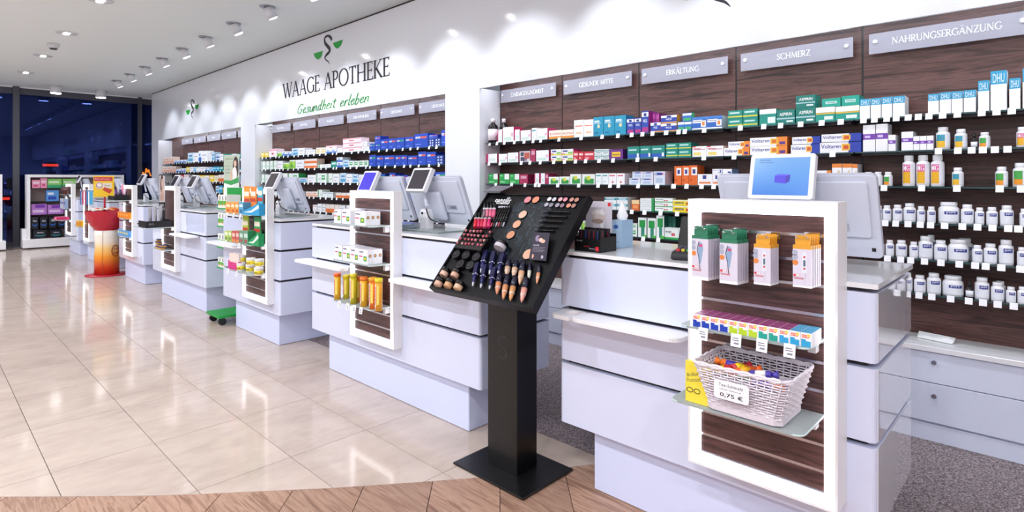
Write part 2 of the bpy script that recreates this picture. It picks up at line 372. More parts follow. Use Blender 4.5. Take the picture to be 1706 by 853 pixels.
for k in range(-4, 15):
    t0, t1 = -1.93+.3225*k+.0018, -1.93+.3225*(k+1)-.0018
    ts = sorted([t0, t1]+[t for t, _ in EW if t0 < t < t1]); wl = max(edge_w(t) for t in ts); st0 = wl+0.5+(k*0.73) % 1.3
    pieces = [[(t, edge_w(t)+.001) for t in ts]+[(t1, st0), (t0, st0)]]+[[(t0, st0+.002+q*1.4), (t1, st0+.002+q*1.4), (t1, st0+1.4+q*1.4), (t0, st0+1.4+q*1.4)] for q in range(3)]
    for p in pieces:
        xy = [((t+w_)/r2, (t-w_)/r2) for t, w_ in p]
        cx, cy = sum(a for a, _ in xy)/len(xy), sum(b for _, b in xy)/len(xy)
        if cx > 2.3 or cy < -3.7: continue
        o = MB().prism([(a, b) for a, b in reversed(xy)], -0.012, -0.0005, PLANK).build('plank', at=(cx, cy, 0)); o.parent = floor
tag(MB().box(XW, 2.6, YCP, 4.2, -0.012, 0.003, CARPET).build('floor_carpet'), kind='structure')
tag(MB().box(XW, 2.6, -4.0, 4.3, CEIL, CEIL+0.1, CEILW).build('ceiling'), kind='structure')
tag(MB().box(2.6, 2.7, -4.0, 4.3, 0, CEIL, WHITE).build('wall_right'), kind='structure')
tag(MB().box(XW, 2.6, -4.1, -4.0, 0, CEIL, WHITE).build('wall_front'), kind='structure')
# back wall: white glossy fascia on pillars, walnut bays between them
wall = tag(MB().box(XW, 2.6, 4.24, 4.34, 0, CEIL, WALLW).build('wall_back'), kind='structure')
FB = 2.364
MB().box(-15.495, 2.55, YFA, YFA+.022, FB, 3.468, WALLW).build('fascia_panel', wall)
for a, b in ((-15.495, -14.985), (-10.165, -9.575), (-4.69, -4.156)):
    MB().box(a, b, YFA, 4.24, 0.003, FB, WALLW).build('pillar', wall)
MB().box(-15.495, 2.55, YFA+0.01, 4.24, 3.468, CEIL, DARKGAP).build('shadow_joint', wall)
for a, b in ((-14.98, -10.17), (-9.57, -4.69), (-4.15, 2.0)):            # lamp strips tucked behind the fascia's lower edge
    MB().box(a+.05, b-.05, YFA+.023, YFA+.05, FB+.10, FB+.125, M('#e8e8ee', .4)).build('lamp_strip', wall)
    l = light('AREA', 'bay_strip', ((a+b)/2, YFA+.06, FB+.095), STRIP_E*(b-a), COOL, target=((a+b)/2, YFA+.17, 1.6)); l.data.shape = 'RECTANGLE'; l.data.size = b-a-.1; l.data.size_y = .02
    l.rotation_euler = (math.radians(14), 0, 0)
# window wall
wl = tag(MB().box(XW-0.12, XW+0.02, -4.0, 4.24, 3.462, CEIL, WHITE).build('wall_left'), kind='structure')
def window(nm, y0, y1, frames, door=False):
    w_ = tag(MB().box(XW-0.06, XW, y0, y1, 3.325, 3.462, FRAMEG).build(nm), kind='structure')
    for a, b in frames: MB().box(XW-0.08, XW+0.06, a, b, 0, 3.488, FRAMEG).build('mullion', w_)
    MB().box(XW-0.06, XW, y0, y1, 0, 0.10, FRAMEG).build('bottom_rail', w_)
    MB().box(XW-0.045, XW-0.02, y0, y1, 0.10, 3.325, PANE).build('pane', w_)
    return w_
window('window_1', -1.5, 1.476, [(-1.6, -1.5)]); window('window_2', 1.586, 3.81, [(1.476, 1.586)])
d = window('door_1', 3.89, 4.235, [(3.81, 3.89)]); MB().box(XW-0.05, XW, 3.89, 4.235, 1.30, 1.42, FRAMEG).build('cross_rail', d)
window('window_3', -4.0, -1.6, [])
tag(MB().box(-60, XW-0.12, -25, 30, -0.3, -0.1, M('#15161c', 0.8)).build('street'), kind='structure')
o = thing('neon_sign', 'orange neon squiggle glowing outside behind the dark glass door', 'neon sign', (-22, 5.6, 1.5))
ny, nz = PXX(237, 290, -22); nb, nzb = PXX(252, 290, -22)
pts = [(-22, ny+(nb-ny)*k/14, nz+0.06*math.sin(k*1.3)+(0.12 if 5 < k < 11 else 0)) for k in range(15)]
MB().tube(catmull(pts, 4), 0.02, M('#ff8a1e', 0.5, emit=3)).build('glowing_tube', o); MB().box(-22.07, -22.03, (ny+nb)/2-.04, (ny+nb)/2+.04, -.1, nz-.32, M('#101014')).build('post', o); MB().box(-22.08, -22.03, ny, nb, nz-0.32, nz+.4, M('#101014')).build('back_plate', o)
for k, (u0, u1, v, dsc) in enumerate(((0, 16, 331, 'red light bar glowing low outside behind the window edge'), (71, 97, 275, 'dim red light bar outside behind the middle window pane'))):
    a, z = PXX(u0, v, -30); b, _ = PXX(u1, v, -30)
    o = thing('light_bar', dsc, 'light bar', (-30, a, z)); MB().cyl((-30, a, z), (-30, b, z), .05, .05, M('#ff3b22', 0.5, emit=2.5), 8).build('tube', o)
    MB().box(-30.15, -30.06, a, b, z-0.12, z+0.12, M('#141418')).build('housing', o); MB().box(-30.13, -30.08, (a+b)/2-.04, (a+b)/2+.04, -.1, z-.12, M('#141418')).build('post', o)

# ================================================================== CEILING LAMPS
def spot_lamp(x, y, lit, label):
    t = thing('ceiling_spotlight', label, 'spotlight', (x, y, CEIL), 'adjustable spotlights along the fascia')
    d = Vector((0.05, 0.45, -0.9)).normalized(); c = Vector((x, y, CEIL))
    MB().cyl(c+Vector((0, 0, -.012)), c, .085, .092, M('#a9abb3', .35, .3), 20).build('trim_ring', t)
    MB().cyl(c+Vector((0, 0, -.012)), c+d*.14, .066, .060, M('#e2e3e8', .35), 18).build('housing', t)
    MB().cyl(c+d*.139, c+d*.150, .052, .050, LAMP if lit else M('#f2f3f8', .3, emit=1.5), 16).build('lamp_lens', t)
    light('SPOT', 'wall_washer', c+d*.19, WASH_E, COOL, target=(x+0.1, YFA, 2.0), size=.05, spot=74, blend=0.6)
for k in range(16):
    x = -13.96+1.035*k
    if k < 10: spot_lamp(x, 2.87, k in (9, 8, 6, 4), 'white adjustable ceiling spotlight, %s from the window end of the fascia row' % ordn(k))
    else: light('SPOT', 'wall_washer', (x, 2.93, CEIL-.16), WASH_E, COOL, target=(x+.1, YFA, 2.0), size=.05, spot=74, blend=.6)
for k in range(8):
    x = -14.1+2.085*k
    if k < 4:
        t = thing('recessed_downlight', 'flush round ceiling downlight with two bulbs, %s from the window' % ordn(k), 'downlight', (x, 1.46, CEIL), 'flush downlights over the sales floor')
        MB().lathe([(.11, -.012), (.125, -.010), (.13, 0)], M('#d8d8dc', .35), 24, (x, 1.46, CEIL)).build('trim_ring', t)
        for s in (-1, 1): MB().cyl((x+s*.045, 1.46, CEIL-.016), (x+s*.045, 1.46, CEIL-.0105), .035, .04, LAMP, 12).build('lamp', t)
    light('SPOT', 'downlight_lamp', (x, 1.46, CEIL-.03), DOWN_E, NEUT, size=.05, spot=110, blend=.8)
for (u, v, nm) in ((93, 142, 'first'), (168, 150, 'second')):
    x, y = PZ(u, v, CEIL)
    t = thing('surface_downlight', 'white cylinder ceiling lamp at the window wall, %s along the glass' % nm, 'downlight', (x, y, CEIL), 'cylinder lamps by the window')
    MB().cyl((x, y, CEIL-.17), (x, y, CEIL), .1, .1, M('#d9d9dd', .4), 20).build('housing', t); MB().cyl((x, y, CEIL-.18), (x, y, CEIL-.17), .09, .09, LAMP, 18).build('lamp_lens', t)
    light('SPOT', 'window_lamp', (x, y, CEIL-.2), 30, NEUT, size=.06, spot=100, blend=.7)
x, y = PZ(89, 73, CEIL); t = thing('smoke_detector', 'small white smoke detector on the ceiling between two downlights', 'smoke detector', (x, y, CEIL))
MB().lathe([(.05, -.07), (.075, -.03), (.08, 0)], M('#d6d6d8', .5), 18, (x, y, CEIL)).build('body', t); MB().lathe([(.04, -.085), (.052, -.07)], M('#46464c', .5), 16, (x, y, CEIL)).build('sensor_grille', t)

# ================================================================== FASCIA LETTERING AND LOGOS (vinyl, flat)
LY = YFA-0.003
GREEN, SNAKE = M('#12a336', .4), M('#20202c', .4)
LOGO = [(565, 114, 20), (557, 95, 22), (540, 84, 17), (522, 92, 17), (514, 112, 18), (520, 138, 24), (538, 160, 27), (551, 180, 26), (546, 200, 22), (528, 219, 19), (517, 238, 13), (524, 255, 10), (541, 268, 9), (552, 287, 2)]
def lz(px, py): return PY(420+px*.23448, 40+py*.23448, LY)
tip = lz(552, 287); ref = [(lz(a, b), wd) for a, b, wd in LOGO]
cups = [[(437, 210), (502, 190), (497, 215), (487, 238), (470, 252), (455, 246), (443, 230)], [(574, 135), (644, 110), (638, 138), (626, 160), (605, 176), (588, 165), (579, 150)]]
def logo(tx, tz, sc, label, group):
    t = thing('serpent_logo', label, 'logo', (tx, LY, tz))
    mb = MB(); ribbon(mb, catmull([(tx+(x-tip[0])*sc, tz+(z-tip[1])*sc, wd*.0020*sc) for (x, z), wd in ref], 5), SNAKE, lambda a, b: (a, LY, b)); mb.build('serpent_emblem', t)
    for c in cups: MB().poly([(tx+(lz(*q)[0]-tip[0])*sc, LY, tz+(lz(*q)[1]-tip[1])*sc) for q in c], GREEN).build('green_bowl', t)
logo(*tip, 1.0, 'dark serpent emblem with two green bowls above the large shop name', 'l')
a = PY(322, 199, LY); logo(*a, 1.0, 'dark serpent emblem with two green bowls above the bay by the window', 'l')
a = PY(1217, 11, LY); logo(*a, 1.0, 'serpent emblem cut by the picture top above the ERKÄLTUNG sign', 'l')
t = thing('shop_lettering', 'tall thin dark capitals of the shop name on the white fascia', 'lettering', (-8.5, LY, 2.68))
mb = MB(); a0, a1 = PY(471, 165.5, LY), PY(649.5, 130, LY); zb = 2.687
gw = lambda s: sum(GL[c][0] for c in s); tw = gw('WAAGE APOTHEKE'); ww = a1[0]-a0[0]
serif(mb, 'WAAGE', M('#26242e', .4), (a0[0], LY, zb), (ww*gw('WAAGE')/tw, 0, 0), (0, 0, .222)); mb.build('lettering', t)
mb = MB(); serif(mb, 'APOTHEKE', M('#26242e', .4), (a0[0]+ww*gw('WAAGE ')/tw, LY, zb), (ww*gw('APOTHEKE')/tw, 0, 0), (0, 0, .222)); mb.build('lettering', t)
SCR = {
 'G': (1.05, [[(.95, 1.45), (.75, 1.75), (.4, 1.5), (.15, .8), (.25, .15), (.6, .1), (.85, .5), (.8, .8), (.55, .75)]]),
 'e': (.62, [[(.1, .5), (.45, .65), (.42, .95), (.2, .85), (.1, .4), (.25, .05), (.6, .25)]]),
 's': (.55, [[(.5, .85), (.3, 1.0), (.18, .8), (.4, .4), (.3, .05), (.05, .1)]]),
 'u': (.68, [[(.1, .95), (.1, .3), (.25, .05), (.5, .4), (.58, .95)], [(.58, .95), (.55, .2), (.68, .1)]]),
 'n': (.68, [[(.1, .95), (.08, .0)], [(.1, .5), (.35, .95), (.5, .8), (.48, .2), (.66, .1)]]),
 'd': (.72, [[(.52, .8), (.3, .95), (.1, .5), (.2, .05), (.5, .4)], [(.62, 1.8), (.5, .6), (.55, .1), (.7, .1)]]),
 'h': (.68, [[(.25, 1.8), (.1, .0)], [(.12, .5), (.38, .95), (.52, .8), (.48, .2), (.64, .1)]]),
 'i': (.34, [[(.15, .95), (.12, .2), (.28, .1)], [(.2, 1.3), (.23, 1.36)]]),
 't': (.55, [[(.3, 1.6), (.2, .3), (.32, .05), (.5, .2)], [(.0, 1.1), (.55, 1.2)]]),
 'r': (.55, [[(.12, .95), (.1, .0)], [(.12, .5), (.35, .95), (.52, .85)]]),
 'l': (.36, [[(.28, 1.8), (.12, .4), (.2, .05), (.34, .15)]]),
 'b': (.66, [[(.25, 1.8), (.1, .1), (.35, .05), (.55, .5), (.4, .9), (.14, .6)]]), ' ': (.6, [])}
t = thing('slogan_lettering', 'green handwritten slogan under the dark shop name on the fascia', 'lettering', (-7.4, LY, 2.44)); mb = MB()
txt = 'Gesundheit erleben'; tot = sum(SCR[c][0] for c in txt); a0, a1 = PY(494, 188.5, LY), PY(614.5, 164, LY); sx = (a1[0]-a0[0])/tot; x = 0; xh = .078
for c in txt:
    if c == ' ': mb.build('lettering', t); mb = MB()
    for q in SCR[c][1]: ribbon(mb, [(px, py, .13) for px, py in catmull(q, 4)], GREEN, lambda px, py: (a0[0]+sx*(x+px+.16*py), LY, 2.415+xh*py))
    x += SCR[c][0]
mb.build('lettering', t)

# ================================================================== WALL SHELVING BAYS
SHZ = dict(A=1.8195, B=1.6206, C=1.413, D=1.2061, E=.9986, F=.8031)
YS = 3.96                                                # shelf front edge
BAY3 = [-4.150, -3.334, -2.519, -1.705, -0.896, -0.085, 0.73]
BAY2 = [-9.571+.8115*k for k in range(7)]; BAY2[-1] = -4.695
BAY1 = [-14.981+.8015*k for k in range(7)]; BAY1[-1] = -10.17
SIGN3 = ['DARMGESUNDHEIT', 'GESUNDE MITTE', 'ERKÄLTUNG', 'SCHMERZ', 'NAHRUNGSERGÄNZUNG', None]
SIGN2 = ['PHYTOTHEK', 'PHYTOTHEK', 'ANGEBOTE', 'VON KOPF BIS FUSS', 'ORTHOMOL', 'ORTHOMOL']
SIGN1 = [None, 'ANGEBOTE', 'HAUT', 'GESICHT', 'KOSMETIK', 'SONNE']
TAGM = M('#f6f5fa', .5)
tag_me = MB().box(-.0165, .0165, -.0015, .0015, -.028, .008, TAGM).mesh('price_tag')
U = lambda o, s, xs: [o+s*x for x in xs]
TAGS3 = {
 'A': U(800, .2696, (60, 105, 150, 212, 272, 328, 375, 488, 625, 755, 852, 937, 1003, 1066, 1150))+U(1050, .3165, (255, 288, 390, 580, 703, 792, 897, 1008, 1108))+U(1400, .3517, (110, 162, 220, 265, 322, 370, 420, 485, 555, 670, 740, 812)),
 'B': U(800, .2696, (55, 123, 255, 308, 372, 455, 522, 590, 652, 735, 822, 973, 1085))+U(1050, .3165, (388, 547, 720, 885, 1065))+U(1400, .3517, (465, 557, 622, 675, 732, 792)),
 'C': U(800, .2696, (97, 195, 278, 342, 365, 480, 610, 730, 803, 855, 977, 1095, 1195))+U(1050, .3165, (230, 297, 376, 440))+U(1400, .3517, (20, 207, 385, 552, 755, 856)),
 'D': U(900, .2344, (652, 742, 856, 974))+U(1400, .3048, (245, 303, 370, 437, 493, 570, 667, 750, 832, 918, 973)),
 'E': U(900, .2344, (640, 733, 840, 1008))+U(1400, .3048, (258, 330, 385, 460, 550, 650, 737, 795, 880, 985)),
 'F': U(1400, .3048, (430, 500, 603, 702, 780, 860, 948))}
KNOBM = M('#eeeef2', .2, .6)
BAYNAME = {1: 'bay by the window', 2: 'middle bay', 3: 'bay nearest'}
def where(b, i):
    if b == 3: return 'under the %s sign' % (SIGN3[i] or 'last')
    return 'module %s of the %s wall bay' % (ordn(i), 'middle' if b == 2 else 'window-side')
def unit(b, i, x0, x1, signs, shelves, plate=True):
    lab = 'walnut panelled wall shelving %s' % ('under the %s sign' % SIGN3[i] if b == 3 and SIGN3[i] else 'module, %s from the window in the %s bay' % (ordn(i), {1: 'window-side', 2: 'middle', 3: 'end'}[b]))
    t = thing('wall_shelving', lab, 'shelving', (x0, YWD, 0.5), 'walnut wall shelving modules')
    g = .006
    MB().box(x0+g, x1-g, YWD, YWD+.02, .50, FB+.25, WALNUT).build('wood_panel', t)
    MB().box(x0-.006, x0+.006, YWD+.004, YWD+.05, .50, FB+.25, BLACKM).build('slotted_rail', t)
    for r in shelves:
        z = SHZ[r]; sh = MB().box(x0+.004, x1-.004, YS, YWD-.001, z-.008, z, SHELFGLASS).build('shelf', t)
        if r in 'AB': MB().box(x0+.03, x1-.03, YS+.05, YWD-.001, z-.022, z-.009, M('#3a3539', .3)).build('shelf_bracket', sh)
        MB().box(x0+.004, x1-.004, YS-.002, YS, z-.009, z, GLASSEDGE).build('shelf_edge', sh)
        if b == 3: xs = [PX(u, YS-.006) for u in TAGS3.get(r, ())]
        else: xs = [x0+.1+.17*k+R.uniform(-.03, .03) for k in range(5)]
        for x in xs:
            if x0 <= x < x1:
                p = bpy.data.objects.new('price_tag', tag_me); COL.objects.link(p); p.parent = sh
                p.location = (x-x0, YS-.006-YWD, z-.5); p.rotation_euler = (math.radians(-12), 0, math.radians(R.uniform(-4, 4)))
    s = signs[i]
    if s and plate:
        xa, xb = x0+.05, x1-.045
        if b == 3 and i == 4: xa, xb = -.852, -.10
        z0, z1 = 2.234, 2.360
        st_ = thing('category_sign', 'clear acrylic sign reading %s%s' % (s, ', %s module of the %s bay' % (ordn(i), 'middle' if b == 2 else 'window-side') if b != 3 else ''), 'sign', ((xa+xb)/2, YWD-.04, z0), 'acrylic category signs')
        MB().box(xa, xb, YWD-.045, YWD-.038, z0, z1, ACRYL).build('plate', st_)
        for x in (xa+.035, xb-.035): MB().cyl((x, YWD-.056, (z0+z1)/2+.012), (x, YWD-.001, (z0+z1)/2+.012), .012, .012, KNOBM, 12).build('standoff', st_)
        mb = MB(); L = len(s); hh = .040 if b == 3 else .034; wd = min(sum(GL[c][0] for c in s)*hh*(.92 if i == 4 and b == 3 else 1.0), xb-xa-.12)
        serif(mb, s, M('#ffffff', .5), ((xa+xb)/2-wd/2, YWD-.0465, (z0+z1)/2-.016), (wd, 0, 0), (0, 0, hh)); mb.build('lettering', st_)
for i in range(6):
    unit(3, i, BAY3[i], BAY3[i+1], SIGN3, 'ABCDEF' if i > 3 else 'ABCDE')
    unit(2, i, BAY2[i], BAY2[i+1], SIGN2, 'ABCDE'); unit(1, i, BAY1[i], BAY1[i+1], SIGN1, 'ABCD')
# base cabinets with a continuous worktop
t = MB().box(-4.154, 2.5, 3.868, YWD-.001, .502, .532, TOPW).build('worktop', at=(-1, 4, .5), bevel=.003); tag(t, 'long white worktop over the drawer cabinets beneath the shelves', 'worktop')
CABW = M('#e0e5f8', .3)
PL = tag(MB().box(-4.154, 2.5, 3.94, 3.96, .004, .099, CABW).build('trim_1'), kind='structure')
def cabinet(i, x0, x1, lab, n):
    t = thing('drawer_cabinet', lab, 'cabinet', (x0, 3.9, 0), 'white drawer cabinets')
    MB().box(x0+.002, x1-.002, 3.905, 4.16, .10, .501, CABW).build('carcass', t)
    MB().box((x0+x1)/2-.403, (x0+x1)/2+.402, 3.893, 3.93, .004, .099, CABW).build('plinth_board', PL)
    for z0, z1 in ((.112, .326), (.331, .498)):
        d = MB().box(x0+.002, x1-.002, 3.884, 3.904, z0, z1, CABW).build('drawer', t, bevel=.0015)
        if n:
            xm, zk = (x0+x1)/2, .262 if z0 < .2 else .447
            MB().cyl((xm, 3.862, zk), (xm, 3.872, zk), .012, .012, ALU, 16).cyl((xm, 3.872, zk), (xm, 3.884, zk), .005, .005, ALU, 10).build('knob', d)
for i in range(6): cabinet(i, BAY3[i], BAY3[i+1], 'white two-drawer base cabinet %s' % where(3, i), i >= 3)
o = thing('leaflet', 'open white leaflet lying on the low worktop by the walnut panel', 'leaflet', (-.55, 4.0, .533))
a = PZ(1531, 551, .56); b = PZ(1592, 563, .56)
MB().poly([(a[0], a[1], .56), (b[0], b[1], .56), (b[0]-.01, b[1]-.06, .535), (a[0]+.0, a[1]-.06, .535)], M('#fafafc', .6)).poly([(a[0], a[1], .56), (b[0], b[1], .56), (b[0]-.005, b[1]-.03, .5335), (a[0], a[1]-.03, .5335)], M('#fafafc', .6)).build('folded_sheet', o)
# ================================================================== CARTONS AND BOTTLES
_CART = {}
def carton_mesh(w_, d_, h_, st_):
    key = (round(w_, 3), round(d_, 3), round(h_, 3), st_)
    if key in _CART: return _CART[key]
    fr, sd, tp, rects = STY[st_][:4]
    xs = sorted({0, 1}|{q for r_ in rects for q in (r_[0], r_[2])}); zs = sorted({0, 1}|{q for r_ in rects for q in (r_[1], r_[3])})
    mb = MB(); nx = len(xs); X = lambda a: (a-.5)*w_
    mb.v = [(X(a), 0, b*h_) for b in zs for a in xs]
    for j in range(len(zs)-1):
        for i in range(nx-1):
            mx, mz = (xs[i]+xs[i+1])/2, (zs[j]+zs[j+1])/2; c = fr
            for r_ in rects:
                if r_[0] < mx < r_[2] and r_[1] < mz < r_[3]: c = r_[4]
            mb.face((j*nx+i, j*nx+i+1, (j+1)*nx+i+1, (j+1)*nx+i), M(c, .4))
    bl, br, tl, tr = 0, nx-1, (len(zs)-1)*nx, len(zs)*nx-1; n = len(mb.v)
    mb.v += [(X(0), d_, 0), (X(1), d_, 0), (X(0), d_, h_), (X(1), d_, h_)]
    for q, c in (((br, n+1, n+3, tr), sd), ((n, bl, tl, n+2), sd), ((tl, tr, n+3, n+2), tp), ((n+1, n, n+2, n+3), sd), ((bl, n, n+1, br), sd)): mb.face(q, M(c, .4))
    _CART[key] = mb.mesh('carton'); return _CART[key]
W = '#f7f6fa'
